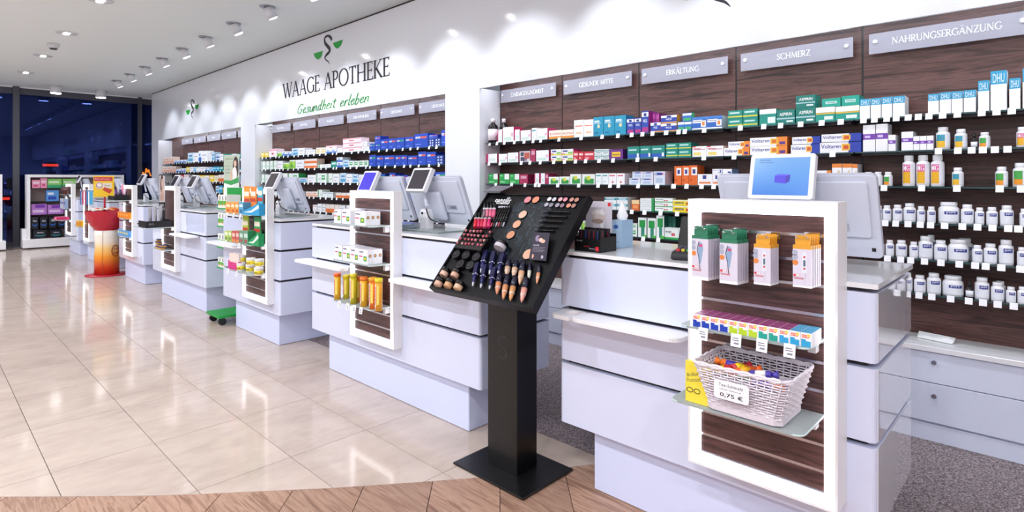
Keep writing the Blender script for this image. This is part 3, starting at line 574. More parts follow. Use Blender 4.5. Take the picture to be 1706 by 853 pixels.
# style: front, side, top, print fields (x0, z0, x1, z1, colour), words, lettering (string, colour, x0, z0, x1, z1)
STY = {
 'wpink': (W, '#c2326a', '#b52a60', [(.1, .1, .8, .32, '#cfe6d8'), (.75, .35, .95, .6, '#e9bcd0')], 'white carton with pale green print and crimson sides'),
 'wpnk2': (W, '#c8386e', '#c8386e', [(.0, .0, .18, 1, '#c8386e'), (.35, .2, .85, .5, '#d9ece0')], 'white carton with a crimson edge stripe'),
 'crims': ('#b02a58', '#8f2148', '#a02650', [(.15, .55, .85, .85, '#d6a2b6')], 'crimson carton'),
 'photo': ('#d7c4c9', '#a8336a', '#b03a6e', [(.1, .05, .7, .45, '#4a4460'), (.45, .3, .95, .85, '#c25b4c'), (.1, .55, .4, .9, '#3d4f63')], 'carton with a dark picture on its front', [('Darm', '#f0e4e6', .5, .1, .9, .22)]),
 'riopan': ('#fbf4ea', '#f0d9bc', W, [(0, 0, 1, .28, '#ee9a3c'), (0, .86, 1, 1, '#f7ead8')], 'flat white carton with an orange base stripe', [('RIOPAN', '#d8743a', .07, .42, .95, .72)]),
 'worang': (W, '#f3ede6', W, [(.1, .62, .9, .68, '#e7825c'), (.2, .2, .8, .3, '#f0c9a0')], 'white carton with thin orange print'),
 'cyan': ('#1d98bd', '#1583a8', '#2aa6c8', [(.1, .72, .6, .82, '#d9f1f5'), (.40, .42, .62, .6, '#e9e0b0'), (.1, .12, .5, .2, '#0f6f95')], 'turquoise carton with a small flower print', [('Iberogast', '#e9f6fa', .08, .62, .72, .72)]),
 'wick': ('#2447a8', '#7d1f72', '#5d2482', [(0, .74, 1, .94, '#eef0f8'), (.3, .76, .7, .9, '#1b2f7c'), (.1, .05, .9, .26, '#b5287c')], 'blue and magenta carton with a white shield', [('WICK', '#f4f4fa', .2, .48, .8, .62)]),
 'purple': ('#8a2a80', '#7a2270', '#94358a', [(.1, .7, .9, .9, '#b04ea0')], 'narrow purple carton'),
 'wickor': ('#2144a6', '#d88a35', '#e0a04a', [(0, .68, 1, .96, '#f1f1f5'), (.36, .7, .64, .92, '#1b2f7c'), (0, 0, 1, .14, '#e6a044')], 'blue carton with white cap band and orange base', [('WICK', '#f4f4fa', .3, .36, .7, .58)]),
 'wickgr': ('#2f6fc0', '#3aa36b', '#49b57a', [(0, .7, 1, .95, '#eff2f4'), (.1, .1, .9, .4, '#3fae63')], 'blue carton with green leaf print'),
 'boxag': ('#2b62b8', '#dfe7f2', '#cfdcec', [(0, .80, 1, 1, '#3e7cc8'), (.04, .52, .7, .76, '#ffffff'), (.62, .2, .96, .7, '#eef3f7'), (.70, .3, .88, .6, '#e08a3a'), (0, 0, 1, .12, '#e9eef5')], 'blue carton with white name panel and an orange dot', [('BoxaGrippal', '#233a80', .08, .56, .66, .73)]),
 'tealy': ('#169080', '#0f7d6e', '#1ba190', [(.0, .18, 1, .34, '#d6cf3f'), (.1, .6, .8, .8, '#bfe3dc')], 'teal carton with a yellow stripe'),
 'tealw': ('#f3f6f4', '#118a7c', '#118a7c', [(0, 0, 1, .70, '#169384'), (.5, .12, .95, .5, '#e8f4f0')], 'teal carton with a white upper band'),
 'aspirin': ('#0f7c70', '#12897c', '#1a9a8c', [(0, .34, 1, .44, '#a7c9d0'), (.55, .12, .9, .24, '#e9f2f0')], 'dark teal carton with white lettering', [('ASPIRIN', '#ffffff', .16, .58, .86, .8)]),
 'tealor': ('#1a9c8a', '#169080', W, [(0, .62, 1, 1, '#f6f4ea'), (0, .5, 1, .6, '#e4b43a'), (.45, .12, .9, .36, '#e8f4f0')], 'white and teal carton with a golden stripe'),
 'tealtop': ('#1aa58f', '#159079', '#22b39c', [(.2, .35, .8, .65, '#c9ece4')], 'bright teal carton lying on the row below', [('ASPIRIN', '#12806f', .26, .42, .74, .58)]),
 'dhu': ('#fcfcfd', '#eef3f7', '#3aa6cf', [(0, .66, 1, 1, '#35a3cf')], 'white carton with a blue top band', [('DHU', '#d8f0f8', .14, .70, .86, .93)]),
 'talcid': ('#f2f3ee', '#d6408a', W, [(0, 0, 1, .16, '#efe04a'), (.1, .52, .5, .8, '#5a6aa8'), (.55, .2, .95, .5, '#8cc46a'), (.0, .16, .3, .3, '#d8467e')], 'white carton with yellow, green and pink stripes', [('Talcid', '#3a4a8a', .08, .56, .52, .76)]),
 'red': ('#d12c3e', '#b92536', '#c22a3a', [(.1, .55, .9, .78, '#f3d4d6'), (.12, .15, .5, .35, '#eea4a8')], 'small red carton'),
 'grey4': ('#e5ebe8', '#cfd6d8', W, [(0, .60, 1, .76, '#4d9a98'), (.2, .2, .85, .45, '#a9b5bd')], 'grey and white carton with a teal bar'),
 'purpyel': ('#6d2a86', '#4e1f6b', '#7a3896', [(.18, .24, .82, .74, '#f0c53c')], 'purple carton with a yellow oval field', [('Nexium', '#5a2a20', .24, .40, .76, .58)]),
 'teal': ('#12867a', '#0d6d66', '#169488', [(0, .06, 1, .36, '#2856b4'), (.1, .66, .75, .78, '#bfe0da'), (.78, .12, .94, .42, '#e8eef4')], 'teal carton with a blue foot'),
 'gripp': (W, '#efe9dc', W, [(.05, .66, .6, .82, '#e2a0a4'), (.08, .12, .6, .42, '#f3dc7a'), (0, .9, .25, 1, '#d84a58')], 'white carton with yellow print', [('Grippostad', '#b45a6a', .1, .6, .9, .78)]),
 'voltor': (W, '#e8742c', W, [(.72, 0, 1, 1, '#f08a34'), (.56, .16, .76, .84, '#f0c040'), (.60, .30, .72, .70, '#e0722e'), (.80, .12, .95, .45, '#5a3a8a')], 'long white carton with an orange end and a sun emblem', [('Voltaren', '#3a3c8c', .04, .42, .54, .82)]),
 'voltbl': (W, '#2a3fa4', W, [(.70, 0, 1, 1, '#2b41ac'), (.54, .18, .74, .84, '#f0b83c'), (.58, .32, .70, .68, '#d8582e')], 'long white carton with a dark blue end and a sun emblem', [('Voltaren', '#2f3390', .03, .42, .52, .82)]),
 'voltup': (W, '#d8dade', '#d9dade', [(0, .82, 1, 1, '#ee8a36'), (.55, .1, .8, .7, '#e3cdb0')], 'upright white carton with an orange top', [('Volt', '#33346f', .08, .2, .42, .5)]),
 'wpurp': ('#fafafc', '#efeff5', W, [(0, .45, 1, .66, '#7a3fb0'), (.15, .51, .6, .6, '#d9c8ee')], 'white carton with a purple band'),
 'greenw': ('#2aa84f', '#a8295a', '#c8386e', [(.55, .45, 1, 1, '#f3f4f2'), (.08, .14, .6, .22, '#c9edd2'), (.1, .75, .35, .85, '#a8e0b6')], 'green carton with a white corner and crimson side'),
 'aspec': ('#f5f8f2', '#eef2ee', W, [(.18, .05, .92, .55, '#2f9e45'), (.38, .42, .66, .82, '#dfe04a'), (.2, .55, .4, .75, '#8ac66e')], 'white carton with a green leaf and yellow sun print'),
 'wred': ('#fbf7f8', '#e9e3e8', W, [(.08, .74, .8, .84, '#d85a60'), (.4, .14, .6, .3, '#d2483e')], 'white carton with fine red print'),
 'wteal': ('#f5f8f8', '#e6ebee', W, [(.08, .74, .8, .84, '#2f9aa0'), (.2, .2, .5, .3, '#bcd9dc')], 'white carton with fine teal print'),
 'acc': ('#d9e2ef', '#e9d4de', '#cfd8e6', [(.28, .72, .74, .9, '#3a46a8'), (.74, .74, .86, .88, '#d04e6e'), (.2, .15, .8, .5, '#b6c4dc')], 'pale blue carton with a dark blue name bar', [('ACC', '#1e2458', .06, .7, .28, .92)]),
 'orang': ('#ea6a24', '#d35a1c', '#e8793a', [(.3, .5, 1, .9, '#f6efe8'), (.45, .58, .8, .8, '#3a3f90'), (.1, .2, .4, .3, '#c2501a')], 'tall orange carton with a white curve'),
 'wblue': (W, '#7fa8d8', '#8fb2dc', [(.55, .2, .9, .85, '#30418f'), (.5, .3, .76, .75, W), (.06, .6, .5, .7, '#8a94b8')], 'white carton with a dark blue crescent', ),
 'worng2': (W, '#f0b48a', W, [(.1, .12, .9, .3, '#f0915a'), (.35, .55, .6, .9, '#3a3f90')], 'white and orange carton with a blue arc'),
 'dteal': ('#eef3f3', '#e6ecec', W, [(0, .55, 1, .9, '#2b8fa6'), (.15, .64, .85, .8, '#e9f4f6')], 'white carton with a teal name bar'),
 'orred': ('#e2703a', '#c85a2c', '#e08a54', [(0, .62, 1, 1, '#f0d2a0'), (.15, .2, .8, .5, '#f0a060')], 'small orange red carton'),
 'wgreen': ('#eef1f0', '#2f9e55', W, [(.82, 0, 1, 1, '#2f9e55'), (.1, .3, .75, .45, '#c9d0d2')], 'white carton with a green end'),
 'angin': ('#f6faf6', '#dfeee2', W, [(0, 0, 1, .18, '#36ae56'), (0, .84, 1, 1, '#e9f2ec'), (.5, .30, .6, .55, '#d83038'), (.63, .30, .73, .55, '#d83038')], 'flat white carton with a green base stripe and two red dots', [('neo-angin', '#4a4f6a', .05, .5, .48, .78)]),
 'yellow': ('#f6dc2e', '#e8c81e', '#f3e06a', [(0, .8, 1, 1, '#f7f3da'), (.1, .35, .65, .6, '#4a4630'), (.8, .2, .93, .6, '#d04a2a')], 'flat yellow carton', [('neo-angin', '#f7e9c0', .14, .4, .6, .55)]),
 'gtall': ('#f3f7f4', '#1d5a4a', W, [(.14, .5, .86, .88, '#2a9a48'), (.35, 0, .75, .5, '#3a8f78'), (.55, 0, 1, .12, '#58bf4a')], 'tall white carton with a round green emblem'),
 'dgreen': ('#1c5c4e', '#174c42', '#206a5a', [(.2, .3, .8, .7, '#2f7a68')], 'tall dark green carton'),
 'gwhite': ('#f1f5f2', '#3fb060', W, [(.1, .3, .7, .8, '#38a858'), (.2, .5, .6, .65, '#e9f5ec')], 'white carton with a green square'),
 'blue': ('#1c49c0', '#173ba0', '#2a5ad0', [(.1, .66, .9, .8, '#e8edf8'), (.45, .66, .9, .8, '#e0604a'), (.1, .2, .5, .26, '#7f9be6')], 'royal blue carton with a white and red name bar', [('orthomol', '#27386a', .14, .69, .5, .77)]),
 'blueg': ('#1c49c0', '#173ba0', '#2a5ad0', [(.1, .66, .9, .8, '#e8edf8'), (.4, .66, .9, .8, '#3aa878'), (.1, .2, .5, .26, '#7f9be6')], 'royal blue carton with a white and green name bar', [('orthomol', '#27386a', .14, .69, .5, .77)]),
 'bluedot': ('#1b3f9a', '#16357f', '#2450b0', [(.2, .7, .4, .85, '#e8edf8'), (.6, .7, .8, .85, '#e8edf8'), (.2, .4, .4, .55, '#e8edf8'), (.6, .4, .8, .55, '#e8edf8'), (.2, .1, .4, .25, '#e8edf8'), (.6, .1, .8, .25, '#e8edf8')], 'blue carton with rows of white dots'),
 'white': ('#f6f6f8', '#e4e5ea', W, [(.15, .55, .8, .66, '#b9bdcc'), (.15, .2, .5, .28, '#d6a9b2')], 'plain white carton'),
 'cream': ('#f6efdc', '#e9dfc6', W, [(.15, .2, .8, .5, '#f0d98a'), (.2, .6, .8, .7, '#b6aa90')], 'cream carton with a yellow field'),
 'bwhite': ('#eef3fa', '#d6e2f0', W, [(0, .0, 1, .4, '#3a6fc0'), (.2, .5, .6, .75, '#5f8fd0')], 'blue and white carton'),
 'pinkw': ('#f9eef1', '#f0d9e0', '#f3c6d2', [(.0, .75, 1, .95, '#f0a9b8'), (.35, .3, .6, .5, '#d0404e')], 'white carton with a pink top and a red spot'),
 'peach': ('#fbeee6', '#f3d9cb', '#f5e6dd', [(0, 0, 1, .45, '#f2b49a'), (.2, .55, .8, .75, '#e4a184')], 'peach and white packet'),
 'lblue': ('#cfe4f2', '#b3d3e8', W, [(.1, .1, .9, .4, '#5aa8d8'), (.2, .6, .8, .75, '#3f7fb8')], 'light blue carton'),
 'cyan2': ('#2aa9d8', '#1f93c0', '#4ab8e0', [(.1, .5, .9, .75, '#e2f3fa')], 'cyan carton with a white bar'),
 'leaf': ('#8cc84a', '#e9f0e4', W, [(.15, .15, .5, .5, '#5aa030'), (.5, .4, .9, .85, '#b6dc5a'), (0, .85, 1, 1, '#f0f5ea')], 'carton with a bright green leaf picture'),
 'yell2': ('#f3d23a', '#e0bd28', '#f5e080', [(.1, .5, .9, .8, '#faf3d0')], 'yellow carton'),
 'gstrip': ('#f1f4f1', '#d9e6dc', W, [(.1, 0, .28, 1, '#3fa05f'), (.5, .3, .9, .45, '#b9d8c4')], 'white carton with an upright green stripe'),
 'orw': ('#f7eee6', '#f0d6bf', W, [(0, 0, 1, .5, '#f07a34')], 'white carton with an orange lower half'),
 'teal2': ('#1f9a86', '#178070', '#2aae98', [(.1, .5, .9, .8, '#dff1ec')], 'teal carton'),
}
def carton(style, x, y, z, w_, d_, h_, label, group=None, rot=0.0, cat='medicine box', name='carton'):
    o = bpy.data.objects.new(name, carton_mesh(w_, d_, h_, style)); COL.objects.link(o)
    o.location = (x, y, z); o.rotation_euler = (0, 0, rot); tag(o, label, cat, group)
    if len(STY[style]) > 5 and h_ > .02:
        key = ('txt', style, round(w_, 3), round(h_, 3))
        if key not in _CART:
            mb = MB()
            for s, c, x0, z0, x1, z1 in STY[style][5]: put_text(mb, s, M(c, .4), ((x0-.5)*w_, -.0006, z0*h_), ((x1-x0)*w_, 0, 0), (0, 0, (z1-z0)*h_), .012)
            _CART[key] = mb.mesh('lettering')
        q = bpy.data.objects.new('lettering', _CART[key]); COL.objects.link(q); q.parent = o
    return o
SHN = dict(A='top', B='second', C='third', D='fourth', E='fifth', F='sixth')
COUNT = {}
def mod_of(x, bay):
    for i in range(6):
        if x < bay[i+1]: return i
    return 5
def ctx(b, i): return ('under the %s sign' % SIGN3[i]) if b == 3 else '%s module of the %s bay' % (ordn(i), 'middle' if b == 2 else 'window-side')
DEP = {'wickor': .05, 'wickgr': .05, 'angin': .05}
def place_row(b, row, items, depth=.12, yoff=.012):
    """items: (style, u0, u1, v_top[, v_bottom[, setback]])"""
    bay = {1: BAY1, 2: BAY2, 3: BAY3}[b]; zs = SHZ[row]+.0005
    for it in items:
        s, u0, u1, v = it[:4]; back = it[5] if len(it) > 5 else 0
        yf = YS+yoff+back; x0, x1 = PX(u0, yf), PX(u1, yf); um = (u0+u1)/2
        z1 = PY(um, v, yf)[1]; zb = PY(um, it[4], yf)[1] if len(it) > 4 and it[4] else zs
        if zb < zs+.01: zb = zs
        if s == 'bottle': continue
        i = mod_of((x0+x1)/2, bay); k = (b, i, row); n = COUNT.get(k, 0); COUNT[k] = n+1
        lab = '%s, %s from window end, %s shelf %s' % (STY[s][4], ordn(n), SHN[row], ctx(b, i))
        ws = lab.split()
        if len(ws) > 15: lab = '%s, %s along %s shelf %s' % (STY[s][4], ordn(n), SHN[row], ctx(b, i)); ws = lab.split()
        if len(ws) > 15:
            base = STY[s][4].split(' with ')[0]; lab = '%s, %s along %s shelf %s' % (base, ordn(n), SHN[row], ctx(b, i))
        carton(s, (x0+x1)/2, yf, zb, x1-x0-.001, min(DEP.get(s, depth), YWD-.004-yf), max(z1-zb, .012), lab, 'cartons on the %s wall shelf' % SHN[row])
cv = lambda o, k, r: tuple(q if (q is None or i) else o+k*q for i, q in enumerate(r))
z3 = lambda l: [(s, 800+.2696*a, 800+.2696*b, 100+.2696*v)+cv(100, .2696, r) for s, a, b, v, *r in l]
z4 = lambda l: [(s, 1050+.3165*a, 1050+.3165*b, 60+.3165*v)+cv(60, .3165, r) for s, a, b, v, *r in l]
z5 = lambda l: [(s, 1400+.3517*a, 1400+.3517*b, 20+.3517*v)+cv(20, .3517, r) for s, a, b, v, *r in l]
z7 = lambda l: [(s, 900+.2344*a, 900+.2344*b, 300+.2344*v)+cv(300, .2344, r) for s, a, b, v, *r in l]
place_row(3, 'A', z3([('wpnk2', 107, 136, 433), ('wpink', 140, 207, 414), ('wpnk2', 209, 244, 430), ('wpink', 249, 313, 434), ('wteal', 318, 349, 420), ('wpink', 350, 416, 422), ('riopan', 425, 503, 434), ('riopan', 505, 578, 430), ('worang', 580, 639, 371), ('worang', 640, 699, 368), ('cyan', 700, 762, 352), ('cyan', 764, 830, 347), ('cyan', 832, 901, 342), ('wick', 906, 950, 360), ('wick', 953, 995, 357), ('wick', 998, 1040, 315), ('purple', 1041, 1064, 320, None, .056), ('purple', 1065, 1084, 324, None, .056), ('purple', 1086, 1106, 328, None, .056)])
 +z4([('wickor', 162, 245, 416, 458), ('wickor', 106, 160, 454), ('wickor', 161, 244, 459), ('wickgr', 275, 323, 405, 449), ('wickgr', 250, 284, 452), ('wickgr', 285, 323, 450), ('boxag', 325, 401, 426), ('boxag', 403, 484, 420), ('tealy', 515, 591, 392, 436), ('tealy', 515, 591, 437), ('tealy', 594, 671, 384, 432), ('tealy', 594, 671, 433), ('tealw', 680, 768, 385), ('aspirin', 770, 866, 388), ('aspirin', 872, 974, 312, 376), ('aspirin', 872, 974, 377), ('tealtop', 1008, 1108, 328, 372), ('tealtop', 1112, 1206, 314, 366), ('tealor', 976, 1078, 374), ('tealor', 1080, 1206, 368)])
 +z5([('dhu', 92, 140, 412), ('dhu', 144, 192, 408), ('dhu', 195, 245, 402), ('dhu', 248, 306, 398), ('dhu', 415, 467, 388), ('dhu', 470, 524, 380), ('dhu', 526, 580, 376), ('dhu', 584, 642, 370), ('dhu', 652, 706, 325), ('dhu', 711, 789, 278), ('dhu', 800, 853, 313), ('dhu', 863, 930, 265)]))
place_row(3, 'B', z3([('wpnk2', 37, 104, 580), ('wpink', 115, 167, 580), ('wpink', 170, 235, 572), ('photo', 243, 309, 563), ('crims', 312, 341, 550), ('wpink', 346, 424, 558), ('talcid', 437, 502, 552, 588), ('talcid', 503, 575, 550, 587), ('talcid', 437, 502, 589), ('talcid', 503, 575, 588), ('red', 576, 606, 565), ('red', 608, 639, 565), ('red', 641, 705, 565), ('grey4', 706, 750, 551, 583), ('grey4', 751, 796, 551, 583), ('grey4', 706, 750, 584), ('grey4', 751, 796, 584), ('purpyel', 798, 882, 552), ('teal', 910, 985, 535), ('teal', 988, 1055, 531), ('teal', 1058, 1141, 528)])
 +z4([('tealy', 188, 250, 565, 600), ('tealy', 253, 320, 562, 598), ('tealy', 188, 250, 601), ('tealy', 253, 320, 599), ('gripp', 327, 402, 580), ('gripp', 403, 490, 578), ('voltor', 516, 630, 555, 588), ('voltor', 492, 627, 589), ('voltor', 630, 826, 533, 578), ('voltor', 630, 826, 579), ('voltbl', 852, 1000, 530, 568), ('voltbl', 845, 996, 571), ('voltbl', 1006, 1216, 514, 556), ('voltbl', 998, 1216, 559)])
 +z5([('wpurp', 107, 165, 535), ('wpurp', 167, 225, 530), ('wpurp', 227, 262, 582), ('wpurp', 289, 344, 567), ('wpurp', 345, 376, 588), ('wpurp', 377, 408, 587), ('wpurp', 409, 441, 586)]))
place_row(3, 'C', z3([('greenw', 51, 108, 703), ('greenw', 118, 178, 703), ('greenw', 181, 241, 704), ('crims', 243, 294, 707), ('wpnk2', 335, 364, 700), ('wpnk2', 370, 400, 700), ('crims', 402, 422, 701), ('aspec', 424, 486, 722), ('aspec', 490, 552, 720), ('aspec', 556, 622, 705), ('aspec', 630, 708, 705), ('wteal', 714, 752, 700), ('wteal', 754, 793, 700), ('wred', 795, 843, 700), ('wred', 845, 893, 700), ('acc', 940, 1006, 690, 728), ('acc', 1008, 1068, 690, 728), ('acc', 920, 988, 729), ('acc', 990, 1068, 729), ('acc', 1072, 1142, 688)])
 +z4([('orang', 232, 269, 685), ('orang', 271, 308, 683), ('orang', 309, 352, 681), ('worng2', 355, 431, 727), ('worng2', 432, 476, 727), ('wblue', 432, 484, 700, 726), ('wblue', 486, 535, 700), ('voltor', 975, 1058, 708), ('voltup', 1062, 1114, 672), ('voltup', 1117, 1168, 672), ('voltup', 1169, 1196, 674)]))
place_row(3, 'D', z7([('dteal', 456, 541, 122, 165), ('dteal', 545, 622, 123, 166), ('dteal', 456, 541, 166), ('dteal', 545, 622, 167), ('orred', 650, 705, 142), ('wgreen', 710, 808, 130, 158), ('wgreen', 710, 808, 159, 188), ('wgreen', 710, 808, 189), ('angin', 815, 942, 128, 158), ('angin', 815, 942, 159, 190), ('angin', 815, 942, 191), ('yellow', 944, 1060, 142, 182), ('yellow', 944, 1060, 183)])+[('white', 1150, 1175, 338), ('teal2', 1178, 1205, 336)])
place_row(3, 'E', z7([('gwhite', 250, 290, 300), ('leaf', 292, 318, 290), ('gwhite', 605, 646, 310, 347), ('gwhite', 648, 690, 310, 347), ('gwhite', 605, 646, 348), ('gwhite', 648, 690, 348), ('gtall', 696, 756, 268), ('gtall', 762, 822, 272), ('gtall', 825, 881, 253), ('dgreen', 883, 908, 258, None, .056), ('dgreen', 910, 936, 258, None, .056), ('dgreen', 938, 962, 258, None, .056), ('angin', 884, 984, 340), ('angin', 986, 1085, 342)]))
q = lambda l: [(s, 420+.258*a, 420+.258*b, 150+.258*v)+tuple(r if (r is None or i) else 150+.258*r for i, r in enumerate(rr)) for s, a, b, v, *rr in l]
place_row(2, 'A', q([('yell2', 58, 80, 405), ('yell2', 82, 106, 404), ('pinkw', 108, 160, 380), ('leaf', 162, 192, 403), ('bwhite', 194, 222, 396), ('bwhite', 224, 253, 396), ('lblue', 256, 298, 376), ('white', 299, 340, 374), ('white', 345, 374, 386), ('white', 375, 406, 384), ('cream', 413, 444, 372), ('cream', 445, 474, 371), ('pinkw', 476, 545, 358, 382), ('bwhite', 476, 510, 383), ('bwhite', 511, 545, 381), ('white', 550, 584, 375), ('pinkw', 586, 704, 310, 338), ('pinkw', 586, 704, 339, 368), ('pinkw', 586, 704, 369), ('white', 704, 742, 334, 362), ('white', 706, 756, 363), ('blue', 793, 829, 298, 345), ('blueg', 760, 794, 346), ('blueg', 796, 829, 345), ('blue', 831, 880, 318), ('blue', 881, 930, 313), ('blueg', 931, 984, 308), ('blue', 988, 1044, 303), ('blue', 1047, 1136, 282), ('bluedot', 1140, 1176, 315), ('blue', 1140, 1198, 288, 314), ('bluedot', 1178, 1218, 310), ('blue', 1221, 1262, 258)]))
place_row(2, 'B', q([('gstrip', 60, 84, 462), ('gstrip', 86, 108, 460), ('gstrip', 110, 132, 458), ('gstrip', 134, 160, 456), ('white', 163, 198, 458), ('leaf', 201, 240, 470), ('leaf', 242, 280, 452), ('white', 282, 335, 450), ('orw', 338, 418, 444, 472), ('orw', 338, 418, 473), ('gstrip', 425, 465, 480), ('white', 467, 508, 478), ('teal2', 510, 544, 460), ('bwhite', 546, 584, 434, 464), ('bwhite', 546, 584, 465), ('lblue', 586, 625, 452), ('gwhite', 627, 658, 458), ('gwhite', 660, 690, 457), ('gwhite', 692, 722, 455), ('gwhite', 724, 752, 454), ('blueg', 756, 800, 420), ('blue', 803, 850, 424), ('blue', 852, 921, 422), ('blue', 924, 962, 422), ('blue', 963, 1001, 420), ('blue', 1005, 1068, 424), ('blue', 1071, 1124, 398), ('blue', 1126, 1186, 400), ('bluedot', 1188, 1236, 420)]))
place_row(2, 'C', q([('gstrip', 56, 78, 545), ('gstrip', 80, 100, 545), ('white', 102, 140, 548), ('gstrip', 190, 225, 538), ('gstrip', 227, 262, 538), ('gwhite', 264, 300, 538), ('lblue', 302, 356, 566), ('white', 358, 410, 548), ('gstrip', 412, 445, 538), ('gwhite', 447, 480, 538), ('gstrip', 482, 520, 538), ('white', 522, 564, 540), ('lblue', 568, 606, 536), ('white', 608, 645, 542), ('lblue', 647, 684, 542), ('white', 688, 740, 548), ('blue', 745, 800, 540), ('blueg', 805, 860, 542), ('blue', 886, 924, 535), ('bluedot', 926, 960, 548), ('blue', 965, 1005, 550), ('blue', 1030, 1100, 545), ('blue', 1110, 1170, 548), ('blueg', 1180, 1260, 530)]))
place_row(2, 'D', q([('white', 102, 160, 655), ('gstrip', 170, 240, 655), ('white', 250, 330, 655), ('peach', 350, 384, 656), ('peach', 386, 420, 656), ('gstrip', 422, 452, 644), ('wteal', 454, 488, 660), ('wteal', 490, 522, 660), ('orw', 540, 572, 664), ('orw', 574, 606, 664), ('orw', 608, 640, 664), ('white', 650, 720, 660), ('blue', 760, 830, 650), ('blue', 850, 930, 650), ('blueg', 960, 1040, 650)]))
place_row(2, 'E', q([('white', 180, 240, 745), ('gstrip', 260, 320, 745), ('wred', 392, 418, 742), ('white', 422, 450, 735), ('white', 452, 474, 738), ('orw', 476, 502, 740), ('orw', 504, 532, 740), ('orw', 534, 560, 742), ('white', 562, 600, 745), ('white', 610, 650, 745)]))
q = lambda l: [(s, 230+.1407*a, 230+.1407*b, 180+.1407*v)+tuple(180+.1407*r for r in rr) for s, a, b, v, *rr in l]
place_row(1, 'A', q([('peach', 302, 330, 582), ('peach', 332, 362, 580), ('peach', 364, 392, 578), ('peach', 394, 424, 576), ('bwhite', 430, 476, 616), ('bwhite', 478, 524, 614), ('bwhite', 526, 570, 612), ('lblue', 590, 654, 530), ('white', 656, 714, 532), ('bwhite', 716, 750, 508), ('white', 752, 822, 508), ('white', 824, 860, 520, 572), ('white', 824, 872, 573), ('lblue', 874, 902, 522), ('bwhite', 925, 966, 548, 590), ('white', 968, 1010, 544), ('bwhite', 925, 966, 591), ('teal2', 1012, 1060, 544), ('teal2', 1062, 1110, 544), ('lblue', 1112, 1160, 542), ('teal2', 1162, 1214, 540)]))
place_row(1, 'B', q([('peach', 286, 316, 692), ('peach', 318, 348, 690), ('peach', 352, 384, 688), ('peach', 386, 416, 688), ('peach', 418, 446, 690), ('bwhite', 452, 500, 722), ('bwhite', 502, 536, 714), ('bwhite', 538, 570, 714), ('yell2', 572, 610, 698), ('white', 612, 650, 698), ('lblue', 652, 690, 698), ('wteal', 692, 730, 697), ('white', 732, 790, 697), ('bwhite', 792, 836, 704), ('lblue', 838, 882, 700), ('cyan2', 884, 924, 694), ('cyan2', 926, 964, 694), ('teal2', 966, 1010, 694), ('lblue', 1020, 1080, 700), ('cyan2', 1090, 1160, 700)]))
q = lambda l: [(s, 230+.2813*a, 230+.2813*b, 180+.2813*v) for s, a, b, v in l]
place_row(1, 'C', q([('red', 248, 270, 396), ('wred', 272, 300, 394), ('yell2', 336, 362, 398), ('yell2', 364, 390, 398), ('cream', 392, 420, 400), ('yell2', 422, 450, 398), ('cream', 452, 474, 400), ('orw', 476, 492, 395), ('orw', 494, 508, 395), ('white', 520, 560, 398), ('lblue', 562, 600, 398)]))
place_row(1, 'D', q([('lblue', 460, 478, 462), ('cyan2', 480, 500, 460), ('yell2', 502, 530, 470), ('white', 540, 580, 468)]))
